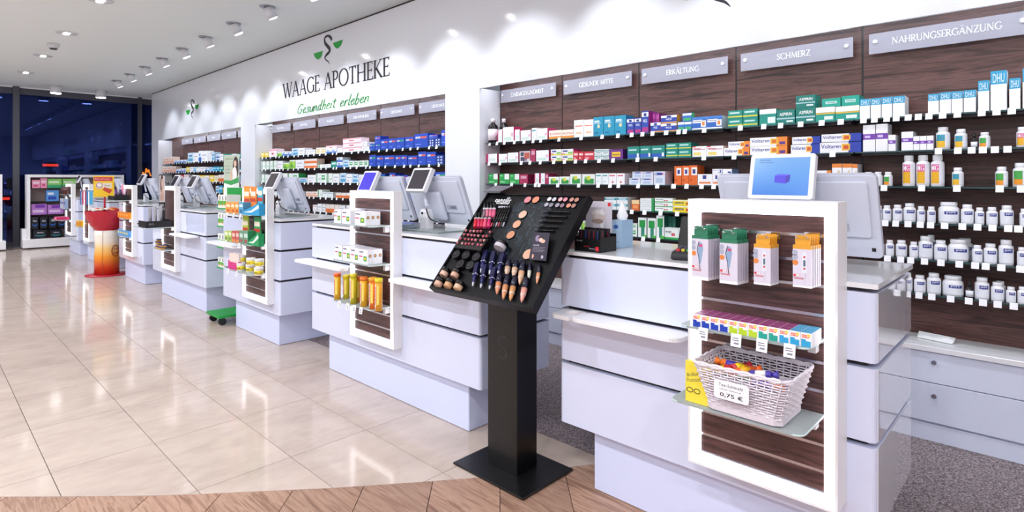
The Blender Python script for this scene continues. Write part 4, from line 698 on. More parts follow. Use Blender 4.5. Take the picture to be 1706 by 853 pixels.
# ---------------------------------------------------------------- bottles
LABW, NAVY = M('#eef0f8', .45), M('#26348e', .4)
PLAST = M('#f3f3f8', .3)
def bottle_meshes(r, h, kind):
    key = ('btl', round(r, 3), round(h, 3), kind)
    if key in _CART: return _CART[key]
    wide = r/h > .36; nk = r*(.72 if wide else .66); sh = h*.80
    body = MB().lathe([(r*.93, 0), (r, h*.02), (r, sh-r*.42), (r*.95, sh-r*.2), (nk*1.06, sh), (nk, h*.83)], PLAST, 22).mesh('bottle_body')
    cap = MB().lathe([(nk*1.1, h*.83), (nk*1.12, h*.84), (nk*1.1, h*.99), (nk*1.02, h)], PLAST, 22).mesh('cap')
    mb = MB(); n = 16; z0, z1 = h*.10, sh-r*.55; rr = r*1.006; a0, a1 = math.radians(195), math.radians(345); T1, T2 = z1-.24*(z1-z0), z1-.02
    P = lambda t, z: (rr*math.cos(a0+(a1-a0)*t), rr*math.sin(a0+(a1-a0)*t), z)
    rows = {'pure': [(z0, z1-.30*(z1-z0), LABW), (z1-.30*(z1-z0), z1, None)], 'mg': [(z0, z0+.62*(z1-z0), M('#f0b41e', .4)), (z0+.62*(z1-z0), z1, M('#e0559a', .4))],
            'yl': [(z0, z0+.5*(z1-z0), M('#f2bd2a', .4)), (z0+.5*(z1-z0), z1, M('#3f9ab0', .4))], 'yg': [(z0, z0+.4*(z1-z0), M('#f09a2a', .4)), (z0+.4*(z1-z0), z1, M('#48a84c', .4))], 'plain': [(z0, z1, LABW)]}[kind]
    zz = [rows[0][0]]+[r_[1] for r_ in rows]
    for z in zz: mb.v += [P(k/n, z) for k in range(n+1)]
    for j, r_ in enumerate(rows):
        for k in range(n):
            t = (k+.5)/n
            if r_[2] is None: m = NAVY if .26 < t < .76 else LABW
            elif kind in ('mg', 'yl', 'yg'): m = r_[2] if t < .52 and (j == 0 or t > .0) else LABW
            else: m = r_[2]
            mb.face((j*(n+1)+k, j*(n+1)+k+1, (j+1)*(n+1)+k+1, (j+1)*(n+1)+k), m, True)
    lab = mb.mesh('label'); txt = None
    if kind in ('pure', 'mg'):
        mb = MB(); s, c = ('pure', '#e9ecfa') if kind == 'pure' else ('MG', '#ffffff')
        v, f = text_geo(s, .01); rr *= 1.006; ta, tb = (.32, .66) if kind == 'pure' else (.06, .46); za, zb = (z1-.25*(z1-z0), z1-.05*(z1-z0)) if kind == 'pure' else (z0+.66*(z1-z0), z1-.04*(z1-z0))
        mb.v = [(rr*math.cos(a0+(a1-a0)*(ta+(tb-ta)*a)), rr*math.sin(a0+(a1-a0)*(ta+(tb-ta)*a)), za+(zb-za)*b) for a, b in v]
        for g in f: mb.face(g, M(c, .4))
        txt = mb.mesh('lettering')
    _CART[key] = (body, cap, lab, txt); return _CART[key]
def bottle(x, y, z, r, h, kind, label, group):
    t = thing('pill_bottle', label, 'pill bottle', (x, y, z), group, (0, 0, R.uniform(-.05, .05)+.35))
    for nm, me in zip(('bottle_body', 'cap', 'label', 'lettering'), bottle_meshes(r, h, kind)):
        if me: o = bpy.data.objects.new(nm, me); COL.objects.link(o); o.parent = t
    return t
KD = {'pure': 'white pill bottle with navy name patch', 'mg': 'big white pill bottle with pink and yellow label', 'yl': 'white pill bottle with yellow and teal label', 'yg': 'white pill bottle with orange and green label', 'plain': 'small plain white pill bottle'}
def bottle_row(row, items, o=(1400, 300, .3048)):
    n = 0; zs = SHZ[row]+.0005
    for kind, a, b, v, *back in items:
        u0, u1, vt = o[0]+o[2]*a, o[0]+o[2]*b, o[1]+o[2]*v; bk = back[0] if back else 0
        d_ = 0
        for _ in range(3):
            yc = YS+.015+bk+d_; x0, x1 = PX(u0, yc), PX(u1, yc); r = (x1-x0)/2*.97; d_ = r
        h = PY((u0+u1)/2, vt, yc)[1]-zs; n += 1
        size = 'wide' if r/h > .36 else 'slim' if r/h < .27 else 'medium'
        bottle((x0+x1)/2, yc, zs, r, h, kind, '%s, %s on %s shelf below NAHRUNGSERGÄNZUNG' % (KD[kind] if kind != 'pure' else size+' '+KD[kind], ordn(n-1), SHN[row]), 'bottles under the NAHRUNGSERGÄNZUNG sign')
P = 'pure'
bottle_row('D', [(P, 205, 229, 140), (P, 230, 280, 138), (P, 285, 341, 135), (P, 344, 415, 127), (P, 418, 465, 143), (P, 473, 522, 145), (P, 532, 655, 120), (P, 657, 732, 133), (P, 735, 788, 150), (P, 796, 862, 148), (P, 870, 950, 138), (P, 978, 1030, 157)])
bottle_row('E', [(P, 200, 242, 330), (P, 247, 295, 328), (P, 302, 366, 328), (P, 376, 426, 337), (P, 426, 508, 306), (P, 470, 522, 300, .10), (P, 511, 586, 328), (P, 586, 706, 324), (P, 634, 728, 318, .10), (P, 719, 779, 355), (P, 781, 860, 347), (P, 863, 950, 327), (P, 964, 1020, 367)])
bottle_row('F', [(P, 335, 396, 505), (P, 402, 468, 520), (P, 471, 552, 508), (P, 556, 677, 522), (P, 732, 817, 532), (P, 821, 898, 558), (P, 842, 906, 552, .08), (P, 904, 962, 583), (P, 966, 1030, 583)])
z = (1400, 20, .3517)
bottle_row('B', [('yl', 452, 522, 546), ('yl', 540, 603, 555), ('yg', 656, 712, 570), ('mg', 832, 890, 545)], z)
bottle_row('C', [('plain', 112, 156, 758), ('plain', 158, 201, 757), ('yg', 205, 249, 757), ('mg', 293, 356, 680), ('mg', 359, 425, 678), ('mg', 427, 495, 677), ('yl', 528, 586, 737), ('yg', 732, 796, 733), ('yg', 815, 890, 715)], z)
def dropper(u0, u1, v, row, lab):
    yc = YS+.04; x0, x1 = PX(u0, yc), PX(u1, yc); zs = SHZ[row]+.0005; h = PY((u0+u1)/2, v, yc)[1]-zs; r = (x1-x0)/2
    t = thing('dropper_bottle', lab, 'dropper bottle', ((x0+x1)/2, yc, zs)); c = t.location
    MB().lathe([(r*.95, 0), (r, .002), (r, h*.5), (r*.45, h*.6), (r*.42, h*.66)], M('#241a1c', .15), 18, c).build('bottle_body', t)
    MB().lathe([(r*.5, h*.66), (r*.5, h*.8), (r*.28, h*.84), (r*.2, h)], BLACKM, 14, c).build('dropper_cap', t)
    MB().lathe([(r*1.01, h*.08), (r*1.01, h*.42)], LABW, 18, c).build('label', t)
dropper(1400+.3048*685, 1400+.3048*728, 300+.3048*545, 'F', 'small dark dropper bottle between white bottles on the sixth shelf')
dropper(1400+.3517*618, 1400+.3517*650, 20+.3517*570, 'B', 'small dark dropper bottle on the second shelf among yellow-labelled bottles')
for k, (u0, u1, v) in enumerate(((815.5, 827.5, 198), (834, 845, 198))):
    yc = YS+.032+.138*k; x0, x1 = PX(u0, yc), PX(u1, yc); zs = SHZ['A']+.0005; h = PY((u0+u1)/2, v, yc)[1]-zs; r = (x1-x0)/2
    t = thing('syrup_bottle', 'dark brown syrup bottle with white cap, %s at the top shelf end' % ordn(k), 'bottle', ((x0+x1)/2, yc, zs), 'dark syrup bottles'); c = t.location
    MB().lathe([(r, 0), (r, h*.62), (r*.85, h*.72), (r*.4, h*.8), (r*.38, h*.84)], M('#1d1518', .12), 20, c).build('bottle_body', t)
    MB().lathe([(r*.45, h*.84), (r*.45, h*.98), (r*.4, h)], PLAST, 16, c).build('cap', t)
    MB().lathe([(r*1.01, h*.1), (r*1.01, h*.56)], M('#f3e3ea', .4), 20, c).build('label', t)
# ================================================================== SALES COUNTERS
ZB, G2, G1, ZS, ZT = .297, .588, .846, 1.083, 1.114     # panel bottom, joints, dark strip, worktop top
YBK = 1.884*S
def counter(x0, x1, px0, px1, label, shelves=(), mirror=False):
    t = thing('sales_counter', label, 'counter', ((x0+x1)/2, YC, 0), 'white sales counters')
    yb = YBK
    MB().prism(rrect(px0, px1, 2.206, 2.69, .004, 1), .004, ZB+.002, PLINTH).build('plinth', t)
    MB().box(x0+.03, x1-.03, YC+.03, yb-.03, ZB+.01, ZS+.014, DARKGAP).build('carcass', t)
    for z0, z1 in ((ZB, G2-.009), (G2+.009, G1-.009), (G1+.009, ZS)):
        MB().prism(rrect(x0, x1, YC, yb, .018), z0, z1, LACQ).build('front_panel', t)
    MB().prism(rrect(x0+.012, x1+.006, YC-.004, yb+.03, .012), ZS+.014, ZT, TOPW).build('worktop', t)
    if mirror:
        for z0, z1 in ((ZB, G2-.009), (G2+.009, G1-.009), (G1+.009, ZS)): MB().box(x1, x1+.003, YC+.02, yb-.004, z0+.002, z1-.002, MIRRORLACQ).build('side_panel', t)
    for a, b, notch in shelves:
        p = rrect(a, b, YC-.135, YC-.001, .05, 6)
        if notch:
            cx, cy, r = a+.068, YC-.045, .036; p = [q for q in p if not (q[0] < a+.06 and q[1] > YC-.06)]
            arc = [(cx+r*math.cos(math.radians(g)), cy+r*math.sin(math.radians(g))) for g in range(100, -181, -20)]
            i = max(range(len(p)), key=lambda k: p[k][1]*10-p[k][0] if p[k][1] > YC-.05 else -1e9)
            MB().prism(rrect(a+.10, b, YC-.135, YC-.001, .05, 6), G1-.022, G1-.004, WHITE).build('bag_shelf', t, bevel=.002)
            ring = MB(); n = 28
            for k in range(n):
                g = 2*math.pi*k/n; co = (math.cos(g), math.sin(g))
                # outer outline: rounded nose of the shelf; inner: the cup hole
                ox = max(min(cx+.1*co[0], a+.105), a); oy = max(min(cy+.1*co[1], YC-.002), YC-.134)
                for z in (G1-.022, G1-.004): ring.v += [(ox, oy, z), (cx+r*co[0], cy+r*co[1], z)]
            for k in range(n):
                a_, b_ = 4*k, 4*((k+1) % n)
                for q in ((a_, b_, b_+2, a_+2), (a_+1, a_+3, b_+3, b_+1), (a_+2, b_+2, b_+3, a_+3), (a_, a_+1, b_+1, b_)): ring.face(q, WHITE)
            ring.build('cup_holder', t)
        else:
            MB().prism(p, G1-.022, G1-.004, WHITE).build('bag_shelf', t, bevel=.002)
    return t
m = lambda *a: [q*S for q in a]
C1, C2, C3, C4, C5, C6, C7 = [m(*q) for q in ((-1.190, -.2915), (-2.902, -1.574), (-4.176, -3.288), (-5.864, -4.526), (-7.08, -6.183), (-8.93, -7.55), (-10.21, -9.27))]
FR = {1: (m(-.700, -.3485), 1.400*S), 2: (m(-2.434, -2.0734), 1.431*S), 3: (m(-3.731, -3.3595), 1.434*S), 4: (m(-5.462, -5.082), 1.437*S), 5: (m(-6.71, -6.364), 1.435*S), 6: (m(-8.43, -8.295), 1.43*S), 7: (m(-9.80, -9.40), 1.43*S)}
FR[6] = ([PX(144, 1.43*S)-.28, PX(156, YC)], 1.43*S); FR[7] = ([PX(109.5, 1.43*S), PX(126, YC)], 1.43*S)
o2 = FR[2][0]
counter(*C1, *m(-1.085, -.40), 'white lacquered counter with cup holder shelf beside the basket display', [(PX(931, YC-.07), FR[1][0][0]-.03, True)], True)
counter(*C2, *m(-2.7955, -1.690), 'long white counter behind the black make-up stand', [(C2[0]-.04, FR[2][0][0]-.01, False), (FR[2][0][1]+.01, C2[1]-.1, False)])
counter(*C3, *m(-4.066, -3.398), 'short white counter with yellow tubs on its display frame', [(C3[0]-.10, FR[3][0][0]-.01, False)])
counter(*C4, *m(-5.752, -4.640), 'white counter beside the green wheeled product rack', [(FR[4][0][1]+.01, C4[1]-.14, False)])
counter(*C5, *m(-7.03, -6.295), 'white counter behind the red candy bowl', [])
counter(*C6, *m(-8.90, -7.66), 'white counter half hidden by the yellow advertising board', [])
counter(*C7, *m(-10.107, -9.382), 'small far counter next to the sanitary product shelf', [])

# ------------------------------------------------------------------ lit slatwall display frames
ZF0, ZF1 = .384, 1.379
GSH = make_frost('display_glass', '#dfeeea', .38)
def display(k, label, joints, shelves, hooks=()):
    (x0, x1), yf = FR[k]; t = thing('display_frame', label, 'display frame', ((x0+x1)/2, yf, ZF0), 'lit slatwall frames on the counters')
    e = .008; bw = .040
    z0, z1 = (ZF0, ZF1)
    f = MB()
    f.box(x0, x0+e, yf, YC-.001, z0, z1, WHITE).box(x1-e, x1, yf, YC-.001, z0, z1, WHITE).box(x0+e, x1-e, yf, YC-.001, z1-e, z1, WHITE).box(x0+e, x1-e, yf, YC-.001, z0, z0+e, WHITE)
    f.build('frame', t)
    g = MB(); a, b, c, d = x0+e, x1-e, z0+e, z1-e; y0, y1 = yf+.002, yf+.012
    g.box(a, a+bw, y0, y1, c, d, LED).box(b-bw+.008, b, y0, y1, c, d, LED).box(a+bw, b-bw+.008, y0, y1, d-bw, d, LED).box(a+bw, b-bw+.008, y0, y1, c, c+bw, LED)
    g.build('light_border', t)
    xi0, xi1, zi0, zi1 = a+bw, b-bw+.008, c+bw, d-bw
    ys = yf+.012
    zz = [zi0]+[j for j in sorted(joints) if zi0 < j < zi1]+[zi1]
    for p, q in zip(zz, zz[1:]): MB().box(xi0, xi1, ys, ys+.014, p+.005, q-.005, SLATW).build('slat', t)
    for j in zz[1:-1]: MB().box(xi0, xi1, ys+.001, ys+.012, j-.005, j+.005, ALU).build('groove_rail', t)
    MB().box(xi0, xi1, ys+.014, YC-.001, zi0, zi1, M('#3a2a2a')).build('back_board', t)
    for zs, yo, tags, xo in shelves:
        p = rrect(xi0-xo, xi1-.002, yo, ys+.03, .03, 5); p = [(x, min(y, ys-.001)) for x, y in p]
        sh = MB().prism(p, zs-.007, zs, GSH).build('glass_shelf', t)
        MB().tube([(x, y, zs-.0035) for x, y in rrect(xi0-xo, xi1-.002, yo, ys-.001, .03, 5)], .0036, M('#c3d6d4', .2), 5).build('glass_edge', sh)
        for x in (xi0+.05, xi1-.03): MB().box(x-.012, x+.012, ys-.035, ys-.001, zs-.045, zs-.007, M('#d9d9de', .4)).build('bracket', sh)
        for u in tags:
            xx = PX(u, yo-.006); q = tag_geo().local('price_tag', sh); q.location = Vector((xx, yo-.008, zs-.004))-t.location
            q.rotation_euler = (math.radians(-10), 0, 0)
    for x, z in hooks:
        h = MB(); h.tube([(x-.018, ys, z), (x-.018, ys-.10, z+.004)], .0022, CHROME, 6).tube([(x+.018, ys, z), (x+.018, ys-.10, z+.004)], .0022, CHROME, 6).tube([(x-.018, ys-.10, z+.004), (x+.018, ys-.10, z+.004)], .0022, CHROME, 6)
        h.build('hook', t)
    return t, xi0, xi1, ys
def tag_geo():
    q = MB().box(-.017, .017, -.0015, .0015, -.032, .010, TAGM)
    for a, b, w_ in ((-.012, -.006, .020), (-.012, -.013, .022), (-.006, -.024, .016)): q.box(a, a+w_, -.0019, -.0014, b, b+.0035 if b > -.02 else b+.006, M('#8a8694', .6))
    return q
def zat(u, v, k): return PY(u, v, FR[k][1]+.012)[1]
# slat joints read along the inner edge next to the price rail
j1 = [PY(1383, v, FR[1][1]+.012)[1] for v in (394, 437, 479, 528, 572, 608, 656, 700, 746, 790)]
YD1 = 1.300*S; ZD1 = .645*S
ZK1 = PY(1300, 712, 1.27*S)[1]; YK1 = 1.255*S
hookz = [PY(u, 380, 1.36*S)[1] for u in (1170, 1208, 1271, 1340)]
hx = [PX(1168, 1.335*S), PX(1215, 1.335*S), PX(1275, 1.335*S), PX(1341, 1.335*S)]
D1 = display(1, 'lit display frame with hanging thermometers and a wicker basket', j1, [(ZD1, YD1, (1172, 1227, 1270, 1316), .01), (ZK1, YK1, (), .012)], [])
j2 = [PY(655, v, FR[2][1])[1] for v in (352, 394, 418, 462, 506, 530, 553)]
def shelfz(u, v, y): return PY(u, v, y)[1]
Y2 = 1.335*S
Z21, Z22, Z23 = shelfz(600, 376, Y2), shelfz(600, 440, Y2), shelfz(600, 512, Y2)
D2 = display(2, 'lit display frame with white boxes and effervescent tubes', j2, [(Z21, Y2, (), .04), (Z22, Y2, (), .04), (Z23, Y2, (566, 580, 591, 602), .04)])
Y3 = 1.345*S
Z31, Z32, Z33 = shelfz(400, 357, Y3), shelfz(400, 406, Y3), shelfz(400, 454, Y3)
D3 = display(3, 'lit display frame with tea boxes and yellow tubs', [ZF0+.11, ZF0+.2, ZF0+.30, Z33+.06, Z32-.08, Z32+.05, Z31-.06], [(Z31, Y3, (379, 390, 401), .04), (Z32, Y3, (377, 399), .04), (Z33, Y3, (381, 395), .04)])
Y4 = 1.36*S
Z41, Z42 = shelfz(262, 377, Y4), shelfz(262, 415, Y4)
D4 = display(4, 'lit display frame with small tins below a black tweezers tray', [ZF0+.11, ZF0+.2, ZF0+.3, ZF0+.4, ZF0+.6], [(Z41, 1.79, (), .05), (Z42, Y4, (), .05)])
Y5 = 1.395*S; Z51, Z52, Z53 = shelfz(205, 333, Y5), shelfz(205, 364, Y5), shelfz(205, 394, Y5)
D5 = display(5, 'lit display frame behind the red bowl with orange and blue packs', [ZF0+.1, ZF0+.2, ZF0+.42, ZF0+.6, ZF0+.72], [(Z51, 1.87, (), .04), (Z52, Y5, (), .04), (Z53, Y5, (), .04)])
D6 = display(6, 'narrow lit display frame with hanging blue toothbrush packs', [ZF0+.15, ZF0+.3, ZF0+.5, ZF0+.7], [])
Y7 = 1.36*S; Z71, Z72, Z73 = [shelfz(112, v, Y7) for v in (325, 349, 368)]
D7 = display(7, 'far lit display frame with a pink box on its glass shelf', [ZF0+.15, ZF0+.3, ZF0+.5, ZF0+.7], [(Z71, Y7, (), .03), (Z72, Y7, (), .03), (Z73, 1.85, (), .03)])

# ================================================================== TILLS
SCRD = M('#3a3640', .15); BLUSCR = M('#2b2f9a', .2, emit=.45)
def make_screen_blue():
    mt, nt, b = nodemat('lit_blue_screen', .2)
    v = mapped(nt, 'Generated', (1, 1, 1)); sp = nt.nodes.new('ShaderNodeSeparateXYZ'); nt.links.new(v, sp.inputs[0])
    c = ramp(nt, sp.outputs[2], [(0, '#3a86e8'), (.5, '#62a4f2'), (1, '#7db4f4')]); nt.links.new(c, b.inputs['Emission Color']); b.inputs['Base Color'].default_value = (.01, .015, .03, 1); b.inputs['Emission Strength'].default_value = .9; return mt
LITSCR = make_screen_blue()
def till(xc, yn, label, mon_w=.59, mon=True, cust=(0, 0), screen=SCRD, mat_glass=True, dy=.115, tilt=21, cw=.205, ch=.175, content=False, ctilt=26, cyaw=0):
    """xc: centre of the neck; screen side faces the staff (+Y), the leaning back faces the room"""
    t = thing('till_monitor', label, 'till monitor', (xc, yn, ZT)); L = lambda mb, nm, par=t, bevel=0: mb.local(nm, par, bevel)
    MN = MB(); MN.prism([(-.075, .0), (-.02, .0), (-.02, .10), (-.035, .14), (-.065, .14), (-.075, .12)], -.043, .043, MONF, 'x'); L(MN.xform(Matrix.Rotation(0, 4, 'Z')), 'neck', bevel=.006)
    L(MB().box(-.02, -.002, -.078, -.0755, .105, .120, BLACKM), 'socket')
    if mat_glass: L(MB().box(-.24, .30, -.19, .10, .0008, .009, make_glass_once()), 'glass_mat')
    th = math.radians(tilt); c, s_ = math.cos(th), math.sin(th)
    Mx = Matrix.Translation((0, dy, .035)) @ Matrix.Rotation(th, 4, 'X')
    w2, h = mon_w/2, .345
    hb = MB().prism(rrect(-w2, w2, 0, h, .02), -.006, .022, MONE, 'y', MONW); L(hb.xform(Mx), 'monitor_housing', bevel=.004)
    L(MB().prism(rrect(-w2+.03, w2-.03, .09, h-.025, .012), -.016, -.0065, MONW, 'y').xform(Mx), 'back_cover', bevel=.003)
    L(MB().box(-w2+.02, w2-.02, .0225, .024, .02, h-.02, BLACKG).xform(Mx), 'screen')
    L(MB().box(.10, .20, -.0175, -.0165, .115, .148, M('#b3b7c4', .5)).xform(Mx), 'rating_label')
    L(MB().box(.135, .19, -.0185, -.0178, .122, .142, M('#7d8190', .5)).xform(Mx), 'barcode_label')
    L(MB().box(w2-.035, w2-.022, -.0085, -.0065, .03, .045, BLACKM).xform(Mx), 'rubber_foot')
    arm = MB().box(-.075, .085, -.05, -.018, .04, .25, MONW).xform(Mx); L(arm, 'arm_cover', bevel=.012)
    Cx = Matrix.Translation((cust[0], -.075, cust[1])) @ Matrix.Rotation(math.radians(cyaw), 4, 'Z') @ Matrix.Rotation(-math.radians(ctilt), 4, 'X')
    cd = MB().prism(rrect(-cw/2, cw/2, -ch/2, ch/2, .012), -.012, .02, MONF, 'y').xform(Cx); cdo = L(cd, 'customer_display', bevel=.003)
    b = .018
    q = bpy.data.objects.new('display_screen', MB().box(-cw/2+b, cw/2-b, -.0005, .0005, -ch/2+b*.9, ch/2-b*.9, screen).mesh('display_screen')); COL.objects.link(q); q.parent = cdo; q.matrix_local = Cx @ Matrix.Translation((0, -.0128, 0))
    if content:
        ic = MB(); Q = lambda pts, hx_: ic.poly([((a-.5)*(cw-2*b), -.0140, (b_-.5)*(ch-2*b)) for a, b_ in pts], M(hx_, .4, emit=.6))
        Q([(.40, .52), (.60, .50), (.60, .30), (.40, .33)], '#3a2fb0'); Q([(.60, .50), (.68, .54), (.67, .36), (.60, .30)], '#2a2390'); Q([(.40, .52), (.47, .56), (.68, .54), (.60, .50)], '#4a42c4')
        q = ic.xform(Cx).local('box_icon', cdo)
        tx = MB(); put_text(tx, 'Willkommen', M('#22355f', .5), ((.09-.5)*(cw-2*b), -.0140, (.93-.5)*(ch-2*b)), (.045, 0, 0), (0, 0, .006)); put_text(tx, 'Waage Apotheke', M('#22355f', .5), ((.09-.5)*(cw-2*b), -.0140, (.86-.5)*(ch-2*b)), (.055, 0, 0), (0, 0, .006)); tx.xform(Cx).local('screen_text', cdo)
    L(MB().tube([(cust[0]*.5, -.03, .16), (cust[0]*.8, -.05, cust[1]-.03), (cust[0], -.06, cust[1])], .012, MONW, 8), 'display_arm')
    L(MB().tube(catmull([(.0, -.05, .14), (.04, -.08, .135), (.05, -.06, .08), (.055, .0, .05)], 4), .004, CHAR, 6), 'cable')
    return t
_g = []
def make_glass_once():
    if not _g: _g.append(make_frost('green_glass_mat', '#9fd0d4', .3))
    return _g[0]
yn = 1.69*S
def cust_from(xc, u, v): # customer display centre offset
    x, z = PY(u, v, yn-.075); return (x-xc, z-ZT)
xs = [-.54*S, PX(720, yn), PX(617, yn)+.0, PX(475, yn), PX(334, yn), PX(307, yn), PX(249.5, yn), PX(196, yn), PX(142, yn)]
till(xs[0], yn, 'till whose customer screen shows a violet box on blue', .605, cust=cust_from(xs[0], 1302, 295), screen=LITSCR, cw=.245, ch=.185, content=True, ctilt=14, mat_glass=False)
till(xs[1], yn, 'till with grey customer screen on a glass mat by the make-up stand', .595, cust=cust_from(xs[1], 699.5, 300))
till(-2.575*S, yn, 'till with violet-blue customer screen over the white-box display', .595, cust=cust_from(-2.575*S, 614, 303), screen=M('#3a2fb8', .2, emit=.55), cw=.19)
till(xs[3], yn, 'till on the short counter above the tea boxes', .50, cust=cust_from(xs[3], 455, 301))
till(xs[4], yn, 'till with dark customer screen next to the green rack', .52, cust=cust_from(xs[4], 321, 303))
till(xs[5], yn, 'till behind the black tweezers display', .52, cust=cust_from(xs[5], 292, 302))
till(xs[6], yn, 'till on the counter behind the purple cosmetics tray', .52, cust=cust_from(xs[6], 236, 299))
till(xs[7], yn, 'till half hidden by the yellow advertising board', .50, cust=(-.2, .18), mat_glass=False)
till(xs[8], yn, 'small far till above the toothbrush packs', .50, cust=cust_from(xs[8], 131, 298), mat_glass=False)

# ================================================================== GOODS ON THE DISPLAY FRAMES
# thermometers on hooks: four hanging stacks
PKW, PKH = .112, .0
def thermo(kind, x, y, ztop, w_, h_, label, group):
    t = thing('thermometer_pack', label, 'thermometer', (x, y, ztop), group)
    top = M('#2f7a5c' if kind == 'g' else '#e0a030', .4); tabh = .032
    body = M('#d9d3e2', .35); low = M('#efeef4', .35)
    MB().prism(rrect(x-w_*.42, x+w_*.42, ztop-tabh, ztop, .004, 2), y+.004, y+.006, top, 'y').build('hang_tab', t)
    MB().box(x-w_/2, x+w_/2, y-.004, y+.008, ztop-tabh-.012, ztop-tabh, top).build('top_flap', t)
    MB().box(x-w_/2, x+w_/2, y-.004, y+.008, ztop-tabh-h_*.77, ztop-tabh-.012, body).box(x-w_/2, x+w_/2, y-.004, y+.008, ztop-h_, ztop-tabh-h_*.77, low).build('box', t)
    pr = MB(); Yp = y-.0046; zc = ztop-tabh-.012; Hh = h_-tabh-.012
    Pp = lambda a, b: (x+(a-.5)*w_, Yp, zc-b*Hh)
    if kind == 'g':
        pr.poly([Pp(*q) for q in ((.42, .1), (.54, .07), (.66, .12), (.70, .25), (.62, .45), (.56, .60), (.50, .60), (.46, .45), (.34, .28))], M('#8fa9c8', .3))
        ribbon(pr, [(a, b, .035) for a, b in ((.46, .06), (.34, .26), (.44, .45), (.52, .75))], M('#34313f', .4), lambda a, b: tuple(Vector(Pp(a, b))+Vector((0, -.0004, 0))))
        pr.poly([tuple(Vector(Pp(*q))+Vector((0, -.0005, 0))) for q in ((.46, .13), (.66, .13), (.66, .19), (.46, .19))], M('#d05078', .4))
    else:
        pr.poly([Pp(*q) for q in ((.50, .14), (.58, .07), (.68, .07), (.76, .14), (.76, .62), (.50, .62))], M('#dfe3ec', .3))
        pr.poly([tuple(Vector(Pp(*q))+Vector((0, -.0004, 0))) for q in ((.57, .28), (.69, .28), (.69, .44), (.57, .44))], M('#5b6f7c', .3))
        for zc_ in (.20, .50): pr.poly([tuple(Vector(Pp(a, b))+Vector((0, -.0005, 0))) for a, b in ((.58, zc_-.025), (.68, zc_-.025), (.68, zc_+.025), (.58, zc_+.025))], M('#d2343e', .4))
        ribbon(pr, [(.70, .62, .03), (.66, .75, .02), (.62, .90, .015)], M('#b7bccb', .3), Pp)
    pr.poly([Pp(*q) for q in ((.04, .66), (.40, .66), (.40, .71), (.04, .71))], M('#d8343c', .4))
    pr.poly([tuple(Vector(Pp(*q))+Vector((0, -.0003, 0))) for q in ((.18, .665), (.39, .665), (.39, .705), (.18, .705))], M('#f4e9ec', .4))
    put_text(pr, 'Thermometer', M('#d0484f', .4), Pp(.05, .79), (w_*.55, 0, 0), (0, 0, .009), .01)
    for c_, (a, b) in (('#a9adc0', (.12, .1)), ('#a9adc0', (.12, .22)), ('#e0853e', (.14, .36))):
        pr.poly([(Pp(a, b)[0]+.009*math.cos(g*.785), Yp, Pp(a, b)[2]+.009*math.sin(g*.785)) for g in range(8)], M(c_, .4))
    pr.build('print', t)
    return t
ysl = D1[3]
yf0 = ysl-.105
for nm, kind, uL, uR, vT, vB, n in (('first green', 'g', 1152.5, 1180, 376.5, 468, 5), ('second green', 'g', 1199, 1229, 383, 475, 5), ('first yellow', 'y', 1256, 1284, 390, 476.5, 4), ('second yellow', 'y', 1321, 1352, 391, 481, 5)):
    xa, za = PY(uL, vT, yf0); xb, zb_ = PY(uR, vB, yf0); xc = (xa+xb)/2
    for k in range(n):
        if k == 0: lab = 'front thermometer pack of the %s-topped hanging stack' % nm
        else: lab = 'thermometer pack %s from the front in the %s-topped hanging stack' % (ordn(k), nm)
        thermo(kind, xc+.0006*k, yf0+.003+k*.0195, za-.0005*k, xb-xa, za-zb_, lab, 'thermometer packs on hooks')
    hk = MB(); zh = za-.010
    for sx in (-.016, .016): hk.tube([(xc+sx, ysl+.001, zh), (xc+sx, yf0-.006, zh+.002)], .0018, CHROME, 6)
    hk.tube([(xc-.016, yf0-.006, zh+.002), (xc-.012, yf0-.009, zh+.012), (xc+.012, yf0-.009, zh+.012), (xc+.016, yf0-.006, zh+.002)], .0018, CHROME, 6)
    hk.box(xc-.024, xc+.024, ysl-.004, ysl-.0002, zh-.012, zh+.012, CHROME)
    hk.build('wire_hook', D1[0])
# glucose tablet boxes: twelve across, three deep
cols = ['#1b3fae']*4+['#b6cf2a']*3+['#23a08e']*2+['#2f9fd0']*3
cn = ['dark blue']*4+['lime green']*3+['teal']*2+['light blue']*3
yb = YD1+.012; xa, xb = PX(1153.4, yb), PX(1352.2, yb); pw = (xb-xa)/12; hh = PY(1343, 557, yb)[1]-PY(1343, 580.5, yb)[1]
for k in range(12):
    STY['gluc%d' % k] = (W, W, '#8a2466' if k < 10 else '#3f9cc8', [(.06, 0, .94, .42, cols[k]), (.10, .62, .8, .86, '#e8534a'), (.6, .7, .9, .92, '#f3cf4a'), (.06, .42, .5, .54, cols[k])], '', [('DEXTRO', '#fbe9d8', .13, .66, .76, .82)])
    for d_ in range(3):
        carton('gluc%d' % k, xa+pw*(k+.5), yb+d_*.034, ZD1+.0005, pw-.0012, .0332, hh, '%s glucose tablet box, %s in the %s row on glass shelf' % (cn[k], ordn(k), ('front', 'middle', 'rear')[d_]), 'glucose tablet boxes', cat='tablet box', name='tablet_box')
